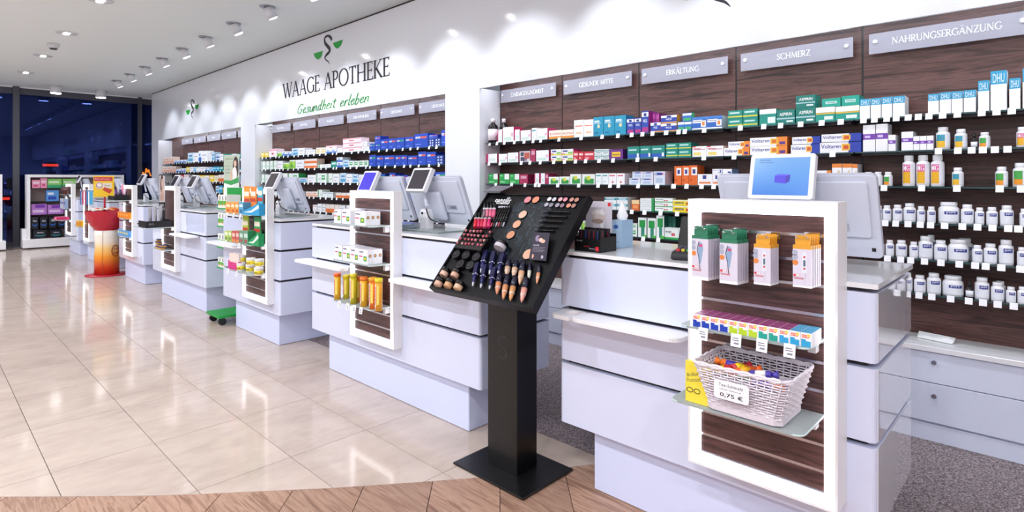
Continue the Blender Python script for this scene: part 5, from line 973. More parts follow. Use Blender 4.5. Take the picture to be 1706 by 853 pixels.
# wicker basket
yk0, yk1 = YK1+.006, D1[3]-.012
bx0, bx1 = PX(1174, yk0), PX(1304, yk0); zk = ZK1+.0005
ztop = PY(1300, 634, yk0-.02)[1]; hgt = ztop-zk
t = thing('wicker_basket', 'white woven wicker basket of sweets with a price card', 'basket', ((bx0+bx1)/2, (yk0+yk1)/2, zk))
WICK = M('#e6dfe8', .55)
def bpt(s, f): # s along the perimeter 0..4, f height 0..1
    e = 0.044*f; X0, X1, Y0_, Y1_ = bx0+.012-e, bx1-.012+e, yk0+.004-e*.8, yk1-.006+e*.25
    pp = rrect(X0, X1, Y0_, Y1_, .022, 6); n = len(pp); q = (s % 1.0)*n; i = int(q) % n; a, b = pp[i], pp[(i+1) % n]; u = q-int(q)
    return Vector((a[0]+(b[0]-a[0])*u, a[1]+(b[1]-a[1])*u, zk+.004+hgt*f))
# resample the outline evenly
def ring(f, n):
    e = 0.044*f; pp = rrect(bx0+.012-e, bx1-.012+e, yk0+.004-e*.8, yk1-.006+e*.25, .022, 6); pp = pp+[pp[0]]
    L_ = [0]
    for a, b in zip(pp, pp[1:]): L_.append(L_[-1]+math.dist(a, b))
    out = []; j = 0
    for k in range(n):
        d_ = L_[-1]*k/n
        while L_[j+1] < d_: j += 1
        u = (d_-L_[j])/(L_[j+1]-L_[j] or 1); a, b = pp[j], pp[j+1]
        out.append(Vector((a[0]+(b[0]-a[0])*u, a[1]+(b[1]-a[1])*u, zk+.004+hgt*f)))
    return out
NS = 44; wv = MB(); cen = Vector(((bx0+bx1)/2, (yk0+yk1)/2, 0))
for r_ in range(17):
    f = .02+.9*r_/16; pts = []; rg = ring(f, NS*2)
    for k, p in enumerate(rg):
        o_ = p-cen; o_.z = 0; o_.normalize(); ph = (1 if ((k//2)+r_) % 2 else -1)*(1 if k % 2 == 0 else 0)
        pts.append(p+o_*(.0034*ph)+Vector((0, 0, R.uniform(-.0012, .0012))))
    wv.tube(pts+[pts[0]], .0028, WICK, 5)
wv.build('weave', t)
sk = MB()
for a, b in zip(ring(.0, NS), ring(.96, NS)): sk.tube([a, (a+b)/2, b], .0021, WICK, 5)
sk.build('wicker_stakes', t)
rm = MB()
for q in range(2):
    pts = [p+Vector((0, 0, .004*math.sin(k*.9+q*math.pi)))+(p-cen).normalized()*0.0 for k, p in enumerate(ring(.965, 80))]; rm.tube(pts+[pts[0]], .0045, WICK, 6)
rm.build('braided_rim', t)
MB().prism([(p.x, p.y) for p in ring(.0, 30)], zk+.001, zk+.004, WICK).build('bottom', t)
# price card on the basket front
def on_front(u, v): return PY(u, v, yk0-.022)
c0, c1, c2, c3 = on_front(1192, 629), on_front(1250, 645), on_front(1250, 675), on_front(1194, 661)
yc_ = yk0-.034
cw_, chh = c1[0]-c0[0], (c0[1]-c3[1]+c1[1]-c2[1])/2; ctr = ((c0[0]+c1[0])/2, (c0[1]+c2[1])/2)
MB().prism([(ctr[0]+a, ctr[1]+b) for a, b in rrect(-cw_/2, cw_/2, -chh/2, chh/2, .01)], yc_, yc_+.0015, M('#f4f2f8', .4), 'y').build('price_card', t)
mb = MB(); INK = M('#3a3a44', .5)
put_text(mb, 'Tex-Schmelz', INK, (ctr[0]-cw_*.36, yc_-.0006, ctr[1]+chh*.20), (cw_*.70, 0, 0), (0, 0, chh*.17))
put_text(mb, 'versch. Sorten je', INK, (ctr[0]-cw_*.34, yc_-.0006, ctr[1]-.0), (cw_*.62, 0, 0), (0, 0, chh*.10))
put_text(mb, '0,75 €', M('#15151c', .5), (ctr[0]-cw_*.32, yc_-.0006, ctr[1]-chh*.38), (cw_*.66, 0, 0), (0, 0, chh*.26), .01)
mb.build('lettering', t)
cand = [('#ef7a22', '#4a36a8', 1200, 617, 0.1), ('#f2d21f', '#f2d21f', 1212, 625, .5), ('#2a8a3a', '#e9e9ee', 1226, 629, -.4), ('#e8622a', '#f0b020', 1241, 628, .8), ('#f2c81f', '#e8b81a', 1252, 622, -.9), ('#4a3aa6', '#f08a2a', 1262, 632, -.5), ('#c92f3a', '#f2d21f', 1230, 620, 1.2), ('#463a9e', '#7a5ac0', 1312, 636, .2), ('#f08028', '#5a48b0', 1280, 636, -.2), ('#5546b0', '#f2efe9', 1268, 627, .1), ('#e84a30', '#f4a02a', 1216, 615, -.1), ('#5038a0', '#8a78c8', 1296, 638, .3)]
CN = ['orange and violet', 'yellow', 'green and white', 'red orange', 'golden yellow', 'violet and orange', 'crimson and yellow', 'purple', 'orange and purple', 'violet and white', 'red and orange', 'violet']
for i, (ca, cb, u, v, an) in enumerate(cand):
    zc = ztop-.022-.010*(i % 3); yy = yk0+.035+.075*((627-v+10)/25); x = PX(u, yy); x = min(max(x, bx0+.05), bx1-.05); yy = min(max(yy, yk0+.03), yk1-.035)
    t = thing('wrapped_sweet', '%s wrapped sweet roll lying in the wicker basket' % CN[i], 'sweet', (x, yy, zc), 'sweets in the wicker basket', (0, R.uniform(-.15, .15), an))
    MB().cyl((-.033, 0, 0), (.033, 0, 0), .0115, .0115, M(ca, .3), 12).local('wrapper', t); MB().cyl((-.016, 0, 0), (.016, 0, 0), .0119, .0119, M(cb, .3), 12).local('band', t)
    for sx in (-1, 1): MB().cyl((sx*.033, 0, 0), (sx*.052, 0, 0), .005, .014, M(ca, .35), 8).local('twisted_end', t)
MB().prism([(p.x, p.y) for p in ring(.2, 30)], zk+.005, ztop-.062, M('#d8cfd8', .7)).build('bottom_sweets', bpy.data.objects['wicker_basket']).__setitem__('kind', 'stuff')
# yellow lens cloth pack
ya = YK1+.02; a0, a1 = PY(1142, 600, ya), PY(1172, 662, ya)
t = thing('lens_cloth_pack', 'yellow pack of spectacle cleaning cloths leaning beside the basket', 'cloth pack', (a0[0], ya, a1[1])); dx_ = .085
MB().box(a0[0], a0[0]+dx_, ya, ya+.02, ZK1+.001, a0[1], M('#f0d83a', .4), M('#f1dc45', .4)).build('box', t)
mb = MB()
put_text(mb, 'Brillen', M('#6a6a4a', .5), (a0[0]+.006, ya-.0006, a0[1]-.055), (.04, 0, .012), (0, 0, .013)); put_text(mb, 'Putztuch', M('#6a6a4a', .5), (a0[0]+.006, ya-.0006, a0[1]-.073), (.048, 0, .012), (0, 0, .013))
for s in (0, 1): mb.tube([(a0[0]+.016+.026*s+.011*math.cos(g*.5236), ya-.001, a0[1]-.097+.008*math.sin(g*.5236)) for g in range(13)], .0012, M('#33333a', .4), 4)
mb.build('print', t)
el = lambda x, z, rx, rz, hx_, o, n=18: mb.poly([(x+rx*math.cos(2*math.pi*k/n), YP_-o, z+rz*math.sin(2*math.pi*k/n)) for k in range(n)], M(hx_, .5))
# ------------------------------------------------------------------ display two: white boxes and tubes
STY['flower'] = ('#f4f3f8', '#f0eff5', '#eeeaf4', [(.05, .78, .5, .87, '#8a8aa8'), (.02, .48, .42, .56, '#d8306e'), (.52, .2, .9, .56, '#3aa04c'), (.62, .30, .80, .46, '#f0c83a')], '', [('Bolaxin', '#6a6a92', .06, .78, .52, .88)])
y = Y2+.012
def boxes(z, us, vt, vb, rowname, off=0):
    for k, (u0, u1) in enumerate(us):
        um = (u0+u1)/2; h = PY(um, vt, y)[1]-PY(um, vb, y)[1]; x0, x1 = PX(u0, y), PX(u1, y)
        for d_ in range(3):
            fb = carton('flower', (x0+x1)/2+d_*.0005, y+d_*.036, z+.0005, x1-x0-.002, .035, h, 'white box with green flower, %s in the %s row, %s glass shelf' % (ordn(k), ('front', 'middle', 'rear')[d_], rowname), 'white flower boxes', cat='medicine box', name='flower_box')
            if k == len(us)-1:
                mbp = MB(); hx = (x1-x0-.002)/2+.0006
                for rr_, hc, o_ in ((.011, '#3a9a4c', 0), (.008, '#d8503a', .0004), (.004, '#f0d8b0', .0008)): mbp.poly([(hx+o_, .018+rr_*math.cos(.449*q), h*.58+rr_*math.sin(.449*q)) for q in range(14)], M(hc, .4))
                mbp.local('side_print', fb)
x_ = [PX(u, y) for u in (557, 571, 586.5, 598, 612)]
boxes(Z21, [(556.5, 568), (570, 583.5), (591, 609)], 350.5, 373, 'upper')
boxes(Z22, [(558, 570), (571, 584), (584.5, 597.5), (598, 612.5)], 414, 438, 'middle')
TB = [('#ee6a2a', '#f0b01e', 562, 455, .0), ('#e6d02a', '#d9c018', 577, 458, .01), ('#d9c92a', '#c8b81c', 589, 456, .0), ('#ee7a2a', '#f0921e', 598, 460, .03), ('#ee7a2a', '#e8b01e', 606, 461, .01), ('#f2c62a', '#f0922a', 614.5, 464, .0), ('#f0a02a', '#ee7a22', 621, 462, .03), ('#f2d23a', '#f08a2a', 626, 463, .008), ('#ecd82a', '#f2a82a', 631, 464, .012)]
tn = ['orange-capped yellow', 'lime-capped yellow', 'olive yellow', 'orange', 'orange amber', 'yellow-capped orange', 'amber and orange', 'yellow and orange', 'lemon and amber']
for k, (cc, cb, u, v, back) in enumerate(TB):
    yt = Y2+.03+(.052 if k % 2 else 0); x = PX(u, yt); zt = PY(u, v, yt)[1]; h = zt-Z23; r = .0225
    t = thing('effervescent_tube', '%s tablet tube, %s on the lowest glass shelf of the white-box display' % (tn[k], ordn(k)), 'tablet tube', (x, yt, Z23+.0005), 'effervescent tablet tubes'); c = t.location
    MB().cyl(c, c+Vector((0, 0, h*.88)), r, r, M(cb, .3), 16).build('tube', t); MB().cyl(c+Vector((0, 0, h*.88)), c+Vector((0, 0, h)), r*1.08, r*1.05, M(cc, .35), 16).build('cap', t)
    pr = MB(); rr = r*1.01
    for j, (a0, a1, z0, z1, hx_) in enumerate(((235, 275, .12, .82, '#f6f3ee'), (290, 330, .2, .8, '#f2e06a'), (238, 262, .04, .14, '#f4f4f6'), (278, 288, .2, .8, '#d0342e'))):
        n0 = len(pr.v)
        for q in range(5):
            g = math.radians(a0+(a1-a0)*q/4); pr.v += [(c.x+rr*math.cos(g), c.y+rr*math.sin(g), c.z+h*z0), (c.x+rr*math.cos(g), c.y+rr*math.sin(g), c.z+h*z1)]
        for q in range(4): pr.face((n0+2*q, n0+2*q+2, n0+2*q+3, n0+2*q+1), M(hx_, .4), True)
    v_, f_ = text_geo('Multivit' if k % 2 else 'Calcium', .012); n0 = len(pr.v); rr = r*1.02
    for a, b in v_: g = math.radians(240+30*(1-b)); pr.v.append((c.x+rr*math.cos(g), c.y+rr*math.sin(g), c.z+h*(.2+.55*a)))
    for q in f_: pr.face([n0+i for i in q], M('#c8322e', .4))
    pr.build('print', t)
# ------------------------------------------------------------------ display three: tea boxes, leaflets, tubs
yt = Y3+.012
STY.update({'teao': ('#f0a04a', '#e08a3a', '#f2b46a', [(.1, .55, .9, .8, '#f7e0c0'), (.2, .1, .8, .35, '#c8602a')], 'orange tea box'), 'teab': ('#5aa8d0', '#4a94c0', '#7abade', [(.1, .6, .9, .82, '#dceef6'), (.2, .1, .8, .4, '#2f6f9a')], 'blue tea box'),
 'teag': ('#b9cc6a', '#a0b850', '#c8d88a', [(.1, .6, .9, .85, '#eef3d8'), (.2, .1, .8, .4, '#5f8f3a')], 'light green tea box'), 'tear': ('#c85a5a', '#b04848', '#d07a7a', [(.1, .5, .9, .8, '#e8c8b8'), (.0, 0, 1, .25, '#e08a4a')], 'red tea box'), 'teagg': ('#6a9a80', '#2f8a5a', '#4aa070', [(.1, .5, .9, .8, '#c8dccf'), (.2, .1, .8, .35, '#a8484a')], 'grey green tea box')})
def tea(z, items, v0, v1, nm):
    for k, (s, u0, u1) in enumerate(items):
        um = (u0+u1)/2; h = PY(um, v0, yt)[1]-z; x0, x1 = PX(u0, yt), PX(u1, yt)
        for d_ in range(2): carton(s, (x0+x1)/2, yt+d_*.061, z+.0005, x1-x0-.001, .06, h, '%s, %s in the %s row of the %s glass shelf' % (STY[s][4], ordn(k), 'front' if d_ == 0 else 'rear', nm), 'tea boxes', cat='tea box', name='tea_box')
tea(Z31, [('teao', 376, 384), ('teao', 384.5, 391), ('teao', 391.5, 397.5), ('teab', 398, 405)], 337, 356, 'top')
tea(Z32, [('teag', 374, 380), ('teag', 380.5, 385.5), ('tear', 386, 392), ('tear', 392.5, 398), ('teagg', 398.5, 405), ('teagg', 405.5, 413)], 385, 405, 'middle')
def wedge(z, hexc, nm, u0, u1, vtop):
    x0, x1 = PX(u0, yt), PX(u1, yt); zt = PY(u1, vtop, yt)[1]
    t = thing('leaflet_tray', '%s display tray with a white swoosh beside the tea boxes' % nm, 'display tray', ((x0+x1)/2, yt, z))
    MB().prism([(x0, z+.001), (x1, z+.001), (x1, zt), (x0, z+.03)], yt, yt+.003, M(hexc, .4), 'y').build('tray_front', t)
    MB().box(x0, x1, yt+.004, yt+.045, z+.001, z+.02, M(hexc, .4)).box(x1-.003, x1, yt+.004, yt+.045, z+.02, zt-.01, M(hexc, .4)).build('tray', t)
    p = MB(); ribbon(p, [(x0+.01, z+.02, .002), ((x0+x1)/2, z+.03, .018), (x1-.01, zt-.03, .03)], M('#eef4f2', .4), lambda a, b: (a, yt-.0006, b)); p.build('print', t)
wedge(Z31, '#2f9fd0', 'blue', 405.5, 432, 338); wedge(Z32, '#1f9a5a', 'green', 413.5, 431, 388)
for k, (u0, u1, v0, v1, hx_, z) in enumerate(((407, 416, 310, 336, '#f09a3a', Z31), (418, 427, 311, 336, '#ef8a34', Z31), (430, 438, 311, 335, '#4fb0cc', Z31), (405, 414, 358, 384, '#b5cc3a', Z32), (424, 434, 361, 386, '#2f9a5a', Z32))):
    x0, x1 = PX(u0, yt+.07), PX(u1, yt+.07); z0, z1 = PY(u0, v1, yt+.07)[1], PY(u0, v0, yt+.07)[1]
    nm = ['first orange', 'second orange', 'blue', 'lime green', 'dark green'][k]
    t = thing('tea_sachet', '%s upright tea sachet with a red foot behind the tea boxes' % nm, 'tea sachet', (x0, yt+.07, z))
    MB().box(x0, x1, yt+.066, yt+.074, z+.001, z1, M(hx_, .4)).build('sachet', t)
    MB().poly([(x0, yt+.0655, z0), (x1, yt+.0655, z0), (x1, yt+.0655, z0+.03), (x0, yt+.0655, z0+.03)], M('#c8402e', .4)).poly([(x0+.008, yt+.0655, z0+.05), (x1-.008, yt+.0655, z0+.05), (x1-.008, yt+.0655, z0+.09), (x0+.008, yt+.0655, z0+.09)], M('#f4e9d6', .4)).build('print', t)
for k, (u, lev) in enumerate(((402, 0), (417, 0), (431, 0), (403.5, 1), (418, 1), (432, 1))):
    yy = Y3+.05+.02*(k % 2); x = PX(u, yy); r = .036; h = .066; z = Z33+.0005+lev*(h+.001)
    t = thing('yellow_tub', 'white tub with yellow label, %s of the %s layer under the tea boxes' % (ordn(k % 3), 'upper' if lev else 'lower'), 'tub', (x, yy, z), 'yellow labelled tubs'); c = t.location
    MB().lathe([(r*.92, 0), (r, h*.1), (r, h*.74)], M('#f4f2ec', .35), 20, c).build('tub_body', t); MB().lathe([(r*1.05, h*.75), (r*1.05, h*.97), (r, h)], M('#f4f4f4', .35), 20, c).build('lid', t)
    MB().lathe([(r*1.01, h*.16), (r*1.01, h*.66)], M('#ecd42e', .4), 20, c).build('label', t)
    p = MB(); v_, f_ = text_geo('BIBLOC', .02); rr = r*1.02
    for a, b in v_: g = math.radians(225+100*a); p.v.append((c.x+rr*math.cos(g), c.y+rr*math.sin(g), c.z+h*(.3+.22*b)))
    for q in f_: p.face(q, M('#3a3a34', .4))
    p.build('lettering', t)
x0, x1 = PX(380, Y3+.02), PX(396, Y3+.02)
t = thing('pink_pack_tray', 'magenta counter tray holding white packs beside the yellow tubs', 'display tray', ((x0+x1)/2, Y3+.02, Z33))
zt = PY(388, 437, Y3+.02)[1]
MB().box(x0, x1, Y3+.02, Y3+.022, Z33+.001, zt, M('#d2287e', .4)).box(x0, x1, Y3+.09, Y3+.092, Z33+.001, zt+.02, M('#d2287e', .4)).box(x0, x0+.002, Y3+.022, Y3+.09, Z33+.001, zt+.01, M('#d2287e', .4)).box(x1-.002, x1, Y3+.022, Y3+.09, Z33+.001, zt+.01, M('#d2287e', .4)).build('tray', t)
for k in range(3):
    xx = x0+.005+(x1-x0-.006)*k/3
    tag(MB().box(xx, xx+(x1-x0-.014)/3, Y3+.03, Y3+.08, Z33+.002, zt+.075, M('#f0dfe2', .4), M('#f2d9d0', .4)).build('slim_pack', at=(xx, Y3+.03, Z33)), 'slim pale pack standing %s in the magenta tray' % ordn(k), 'pack', 'pale packs in the magenta tray')
# ------------------------------------------------------------------ display four: tweezers tray and tins
Xr, ya, yb_ = -7.42, 1.80, 2.055; z0 = Z41+.001
t = thing('tweezers_display', 'black counter tray with silver tweezer blisters and a portrait header card', 'display', (Xr-.15, 1.93, Z41))
MB().box(Xr-.30, Xr, ya, yb_, z0, z0+.012, BLACKM).box(Xr-.004, Xr, ya, yb_, z0+.012, z0+.075, BLACKM).box(Xr-.30, Xr-.004, ya, ya+.004, z0+.012, z0+.075, BLACKM).box(Xr-.30, Xr-.004, yb_-.004, yb_, z0+.012, z0+.085, BLACKM).build('tray', t)
Xc = Xr-.20; hz = PXX(275, 291, Xc)[1]; h0, h1 = PXX(265, 300, Xc)[0], min(PXX(284, 300, Xc)[0], yb_-.006)
MB().box(Xc-.006, Xc, h0, h1, z0+.012, hz, CHAR).build('header_card', t)
mb = MB(); zz0 = z0+.28; hw = h1-h0; P3 = lambda s, z, o: (Xc+o, h0+hw*s, z)
mb.poly([P3(.04, zz0, .0006), P3(.96, zz0, .0006), P3(.96, hz-.01, .0006), P3(.04, hz-.01, .0006)], M('#d8cfcf', .5)); cz = (zz0+hz)/2
ov = lambda s, z, rs, rz, hx_, o: mb.poly([P3(s+rs*math.cos(.349*k), z+rz*math.sin(.349*k), o) for k in range(18)], M(hx_, .5))
ov(.45, cz+.04, .26, .12, '#3e302e', .001); ov(.50, cz+.06, .17, .06, '#d9b4a2', .0014); ov(.56, cz-.07, .24, .08, '#cfa896', .0013); ov(.3, cz-.10, .12, .05, '#b8988a', .0015)
put_text(mb, 'WIMPERN', M('#e9e4e4', .5), P3(.10, zz0-.05, .0006), (0, hw*.66, 0), (0, 0, .03)); put_text(mb, 'PINZETTE', M('#e9e4e4', .5), P3(.10, zz0-.095, .0006), (0, hw*.8, 0), (0, 0, .03)); put_text(mb, 'QVS', M('#b9b4b8', .5), (Xr+.0006, ya+.03, z0+.03), (0, .05, 0), (0, 0, .02)); mb.build('print', t)
for k in range(6):
    y_ = PXX(248+4.2*k, 340, Xr-.06)[0]; x = Xr-.03-.05*(k % 2); zt = PXX(262, 345, x)[1]
    t2 = thing('tweezers_blister', 'silver tweezers blister, %s in the black counter tray' % ordn(k), 'tweezers pack', (x, y_, z0+.012), 'tweezers blisters')
    MB().box(x-.004, x, y_-.013, y_+.013, z0+.013, zt+.008*(k % 3), M('#b4b4be', .3)).build('card', t2); MB().tube([(x+.003, y_-.006, z0+.03), (x+.004, y_-.004, zt-.06), (x+.004, y_, zt-.02), (x+.004, y_+.004, zt-.06), (x+.003, y_+.006, z0+.03)], .0026, CHROME, 6).build('tweezers', t2)
k = 0
for lev, cols_ in ((0, 4), (1, 4), (2, 2), (3, 1)):
    for c_ in range(cols_):
        x = PX(264, Y4+.03)+.063*(c_-1)+(.01 if lev else 0); y_ = Y4+.015+.012*(lev % 2); h = .026; z = Z42+.0005+lev*(h+.0008)
        t = thing('pastille_tin', 'flat orange and navy pastille tin, %s in layer %s of the small pile' % (ordn(c_), ordn(lev)), 'tin', (x, y_, z), 'flat tins under the tweezers tray')
        MB().prism(rrect(x-.03, x+.03, y_, y_+.045, .008, 3), z, z+h*.55, M('#d89a3a', .3)).build('tin_base', t); MB().prism(rrect(x-.0305, x+.0305, y_-.0005, y_+.0455, .008, 3), z+h*.56, z+h, M('#3a3f78', .3)).build('tin_lid', t)
# ------------------------------------------------------------------ display five and beyond
def simple_row(z, y_, specs, h, nm, cat, labf, grp):
    for k, (u0, u1, hx_, band) in enumerate(specs):
        x0, x1 = PX(u0, y_), PX(u1, y_)
        s = 'x'+hx_+band; STY[s] = (hx_, hx_, hx_, [(.1, .45, .9, .7, band)], labf)
        carton(s, (x0+x1)/2, y_, z+.0005, x1-x0-.002, .045, h, labf % ordn(k), grp, cat=cat, name=nm)
y5 = Y5+.012
sp = [(196+3.5*k, 199.2+3.5*k) for k in range(5)]
simple_row(Z52, y5, [(a, b, '#f08a1e', '#f6b45a') for a, b in sp], PY(205, 353.5, y5)[1]-Z52, 'orange_pack', 'pack', 'bright orange pack, %s on the middle glass shelf by the candy bowl', 'orange packs')
simple_row(Z53, y5, [(a, b, '#5f9ad0', '#ecdc5a') for a, b in sp], PY(205, 384, y5)[1]-Z53, 'blue_pack', 'pack', 'blue and yellow pack, %s on the low glass shelf by the candy bowl', 'blue yellow packs')
Xr, ya, yb_ = FR[5][0][1]-.06, 1.885, 2.062
t = thing('cosmetics_tray', 'black tray of dark purple cosmetics on the top glass shelf by the window-side counters', 'display tray', (Xr-.19, 1.97, Z51))
MB().box(Xr-.38, Xr, ya, yb_, Z51+.001, Z51+.02, BLACKM).box(Xr-.004, Xr, ya, yb_, Z51+.02, Z51+.075, BLACKM).box(Xr-.38, Xr-.004, ya, ya+.004, Z51+.02, Z51+.06, BLACKM).build('tray', t)
for k in range(9):
    y_ = ya+.02+(yb_-ya-.04)*k/8; x = Xr-.03-.05*(k % 3); tag(MB().cyl((x, y_, Z51+.021), (x, y_, Z51+.15), .013, .011, M(('#5a2a78', '#7a3a8a', '#d8c0cc', '#3a2050')[k % 4], .25), 10).build('cosmetic_bottle', at=(x, y_, Z51+.021)), 'purple cosmetic bottle, %s in the black tray on the far display' % ordn(k), 'bottle', 'purple cosmetic bottles')
x0, y5q = Xr-.25, 2.03; t = thing('pink_tube', 'single pink tube standing above the purple cosmetics', 'tube', (x0, y5q, Z51+.021)); MB().lathe([(.017, 0), (.019, .03), (.022, .15), (.02, .152)], M('#e08aa8', .35), 14, (x0, y5q, Z51+.021)).build('tube_body', t); MB().cyl((x0, y5q, Z51+.173), (x0, y5q, Z51+.22), .016, .015, M('#e9a8bc', .3), 12).build('cap', t)
y7 = Y7+.01
x0, x1 = FR[7][0][1]-.36, FR[7][0][1]-.06; h = PY(105, 361, y7)[1]-Z73
STY['pinkbox'] = ('#e0407e', '#c83068', '#e8608e', [(.4, .25, .6, .75, '#f6f0f2'), (.65, .3, .95, .5, '#f2b8cc')], ''); carton('pinkbox', (x0+x1)/2, 1.862, Z73+.0005, x1-x0, .19, h, 'bright pink box on the lowest shelf of the far display', cat='box', name='pink_box')
simple_row(Z72, y7, [(100, 102.5, '#b8c4d8', '#5a7ac0'), (103, 105.5, '#c8c8d4', '#7a50b0'), (106, 108.5, '#9ab0d0', '#5040a0')], .19, 'slim_box', 'box', 'slim blue grey box, %s on the far display frame', 'slim far boxes')
for k in range(6):
    x = PX(100.5+1.5*k, y7); tag(MB().cyl((x, y7+.03, Z71+.001), (x, y7+.03, Z71+.15), .022, .018, M(('#2a1c1c', '#5a2a24', '#1c2a3a', '#7a2a2a')[k % 4], .3), 10).build('dark_tube', at=(x, y7+.03, Z71)), 'dark cosmetic tube, %s on the top shelf of the far display' % ordn(k), 'tube', 'dark far tubes')
y6 = FR[6][1]-.02
xh0, zh_ = PY(132, 317, y6+.006); xh1, _ = PY(156, 317, y6+.006); MB().box(xh0, xh1, y6+.004, y6+.018, zh_-.012, zh_+.012, ALU).build('hook_bar', D6[0])
for k, (u, hx_) in enumerate(((134, '#3a78b8'), (138, '#d0507a'), (142, '#b83a6a'), (146, '#4a90d0'), (150, '#3aa8d8'), (153, '#5ab8e0'))):
    x, z1 = PY(u, 318, y6); _, z0 = PY(u, 341, y6); t = thing('hanging_pack', 'hanging toothbrush pack, %s of the small colourful bunch on the narrow display' % ordn(k), 'pack', (x, y6, z1), 'hanging toothbrush packs')
    MB().box(x-.03, x+.03, y6-.008*(k % 2), y6+.008, z0, z1, M(hx_, .4)).build('blister', t); MB().box(x-.02, x+.02, y6, y6+.003, z1, z1+.04, M('#dfe6ee', .4)).build('hang_tab', t)
x0, z1 = PY(131, 367, y6); _, z0 = PY(131, 376, y6)
for k in range(4): STY['yb'] = ('#f0b01e', '#e09a1e', '#f4c85a', [(.2, .3, .8, .7, '#e06a1e')], ''); carton('yb', x0+.05+.075*k, y6-.04, z0, .07, .06, z1-z0, 'yellow orange box, %s on the counter front under the toothbrush packs' % ordn(k), 'yellow boxes', cat='box', name='yellow_box')
MB().box(x0-.02, x0+.36, y6-.06, YC-.002, z0-.012, z0-.001, GSH).build('glass_shelf', bpy.data.objects['display_frame.005'])
y6 = YC+.048; x0, z1 = PY(126, 348, y6); _, z0 = PY(133, 360, y6)
t = thing('red_price_sign', 'small red and white promotion sign beside the candy bowl', 'sign', (x0, y6-.05, z0)); MB().box(x0, x0+.2, y6-.052, y6-.05, z0, z1, M('#d8404e', .4)).build('board', t); MB().poly([(x0+.03, y6-.0526, z0+.03), (x0+.17, y6-.0526, z0+.03), (x0+.17, y6-.0526, z1-.03), (x0+.03, y6-.0526, z1-.03)], M('#f2dfe2', .5)).build('print', t)

# ------------------------------------------------------------------ on the worktops
ZT1 = ZT+.0006
t = thing('multitool_display', 'black box of pocket tools with a red emblem on the worktop', 'display box', (0, 0, 0)); a = PZ(952, 417, ZT1); b = PZ(1017, 419, ZT1)
x0, x1, y0 = a[0]+.01, PX(1000, a[1]+.01), a[1]+.012; t.location = (x0, y0, ZT1); zt = PY(960, 396, y0)[1]; dp = .13
MB().box(x0, x1, y0, y0+.004, ZT1, zt, BLACKM).box(x0, x1, y0+dp-.004, y0+dp, ZT1, zt+.02, BLACKM).box(x0, x0+.004, y0+.004, y0+dp-.004, ZT1, zt+.008, BLACKM).box(x1-.004, x1, y0+.004, y0+dp-.004, ZT1, zt+.008, BLACKM).box(x0+.004, x1-.004, y0+.004, y0+dp-.004, ZT1, ZT1+.004, BLACKM).build('box', t)
RED = M('#d8283a', .4); p = MB(); sx = x1-.028; p.poly([(sx, y0-.0006, ZT1+.006), (sx+.018, y0-.0006, ZT1+.006), (sx+.018, y0-.0006, ZT1+.026), (sx, y0-.0006, ZT1+.026)], RED)
put_text(p, 'NEUHEITEN', RED, (x0+.055, y0-.0006, ZT1+.022), (.03, 0, 0), (0, 0, .005)); put_text(p, 'Nagelknipser Set', M('#d8d4dc', .5), (x0+.085, y0-.0006, ZT1+.012), (.05, 0, 0), (0, 0, .006)); put_text(p, 'MANIKUERE', M('#d8d4dc', .5), (x0+.012, y0-.0006, zt-.014), (.032, 0, 0), (0, 0, .005)); p.build('print', t)
hz = PY(985, 335, y0+dp)[1]; hx0, hx1 = PX(976, y0+dp), PX(1019, y0+dp)
MB().box(hx0, hx1, y0+dp+.001, y0+dp+.004, ZT1, hz, M('#cfcad6', .4)).build('header_card', t)
mb = MB(); YP_ = y0+dp+.0004; cx, cz = (hx0+hx1)/2, (zt+hz)/2
el(cx-.002, cz+.028, .040, .016, '#e9e4e6', .0001); el(cx, cz+.006, .044, .017, '#d9ccc8', .0003); el(cx-.004, cz-.012, .034, .012, '#a58e86', .0005); el(cx+.02, cz-.0, .014, .05, '#efeef2', .0002)
mb.poly([(hx1-.022, YP_-.0004, hz-.022), (hx1-.006, YP_-.0004, hz-.022), (hx1-.006, YP_-.0004, hz-.006), (hx1-.022, YP_-.0004, hz-.006)], RED); mb.build('print', t)
for k in range(12):
    x = x0+.016+(x1-x0-.03)*(k % 6)/5; y_ = y0+.03+.045*(k//6)+.004*(k % 2)
    t2 = thing('pocket_tool', 'black pocket tool with %s edge, %s in the %s row of the black box' % (('red', 'blue', 'dark red')[k % 3], ordn(k % 6), 'front' if k < 6 else 'rear'), 'pocket tool', (x, y_, ZT1+.005), 'pocket tools in the black box')
    MB().prism(rrect(x-.011, x+.011, y_-.008, y_+.008, .005, 2), ZT1+.005, zt+.038+.008*(k//6), CHAR).build('handle', t2); MB().box(x+.004, x+.0085, y_-.0092, y_-.0082, ZT1+.02, zt+.034, M(('#8a2030', '#28408a', '#6a1c24')[k % 3], .3)).build('coloured_edge', t2)
a = PZ(1017, 412, ZT1); y0 = a[1]; x0 = PX(1017.5, y0); x1 = PX(1036, y0); zt = PY(1026, 367, y0)[1]
t = thing('tissue_box', 'light blue tissue box with a white tissue standing on the worktop', 'tissue box', ((x0+x1)/2, y0, ZT1)); TB_ = M('#a9cbe8', .4)
MB().box(x0, x1, y0, y0+.10, ZT1, zt, TB_, M('#b4d2ec', .4)).build('box', t); mb = MB(); YP_ = y0; el((x0+x1)/2-.002, zt-.032, .014, .010, '#3a6ab8', .0006); ribbon(mb, [(x0+.012, ZT1+.03, .004), (x1-.012, ZT1+.03, .004)], M('#7aa4d4', .4), lambda p_, q_: (p_, y0-.0006, q_)); mb.build('print', t)
mb = MB(); tc = Vector(((x0+x1)/2, y0+.05, zt)); n0 = 0
prof = [(.024, 0), (.030, .02), (.020, .045), (.012, .07), (.003, .09)]
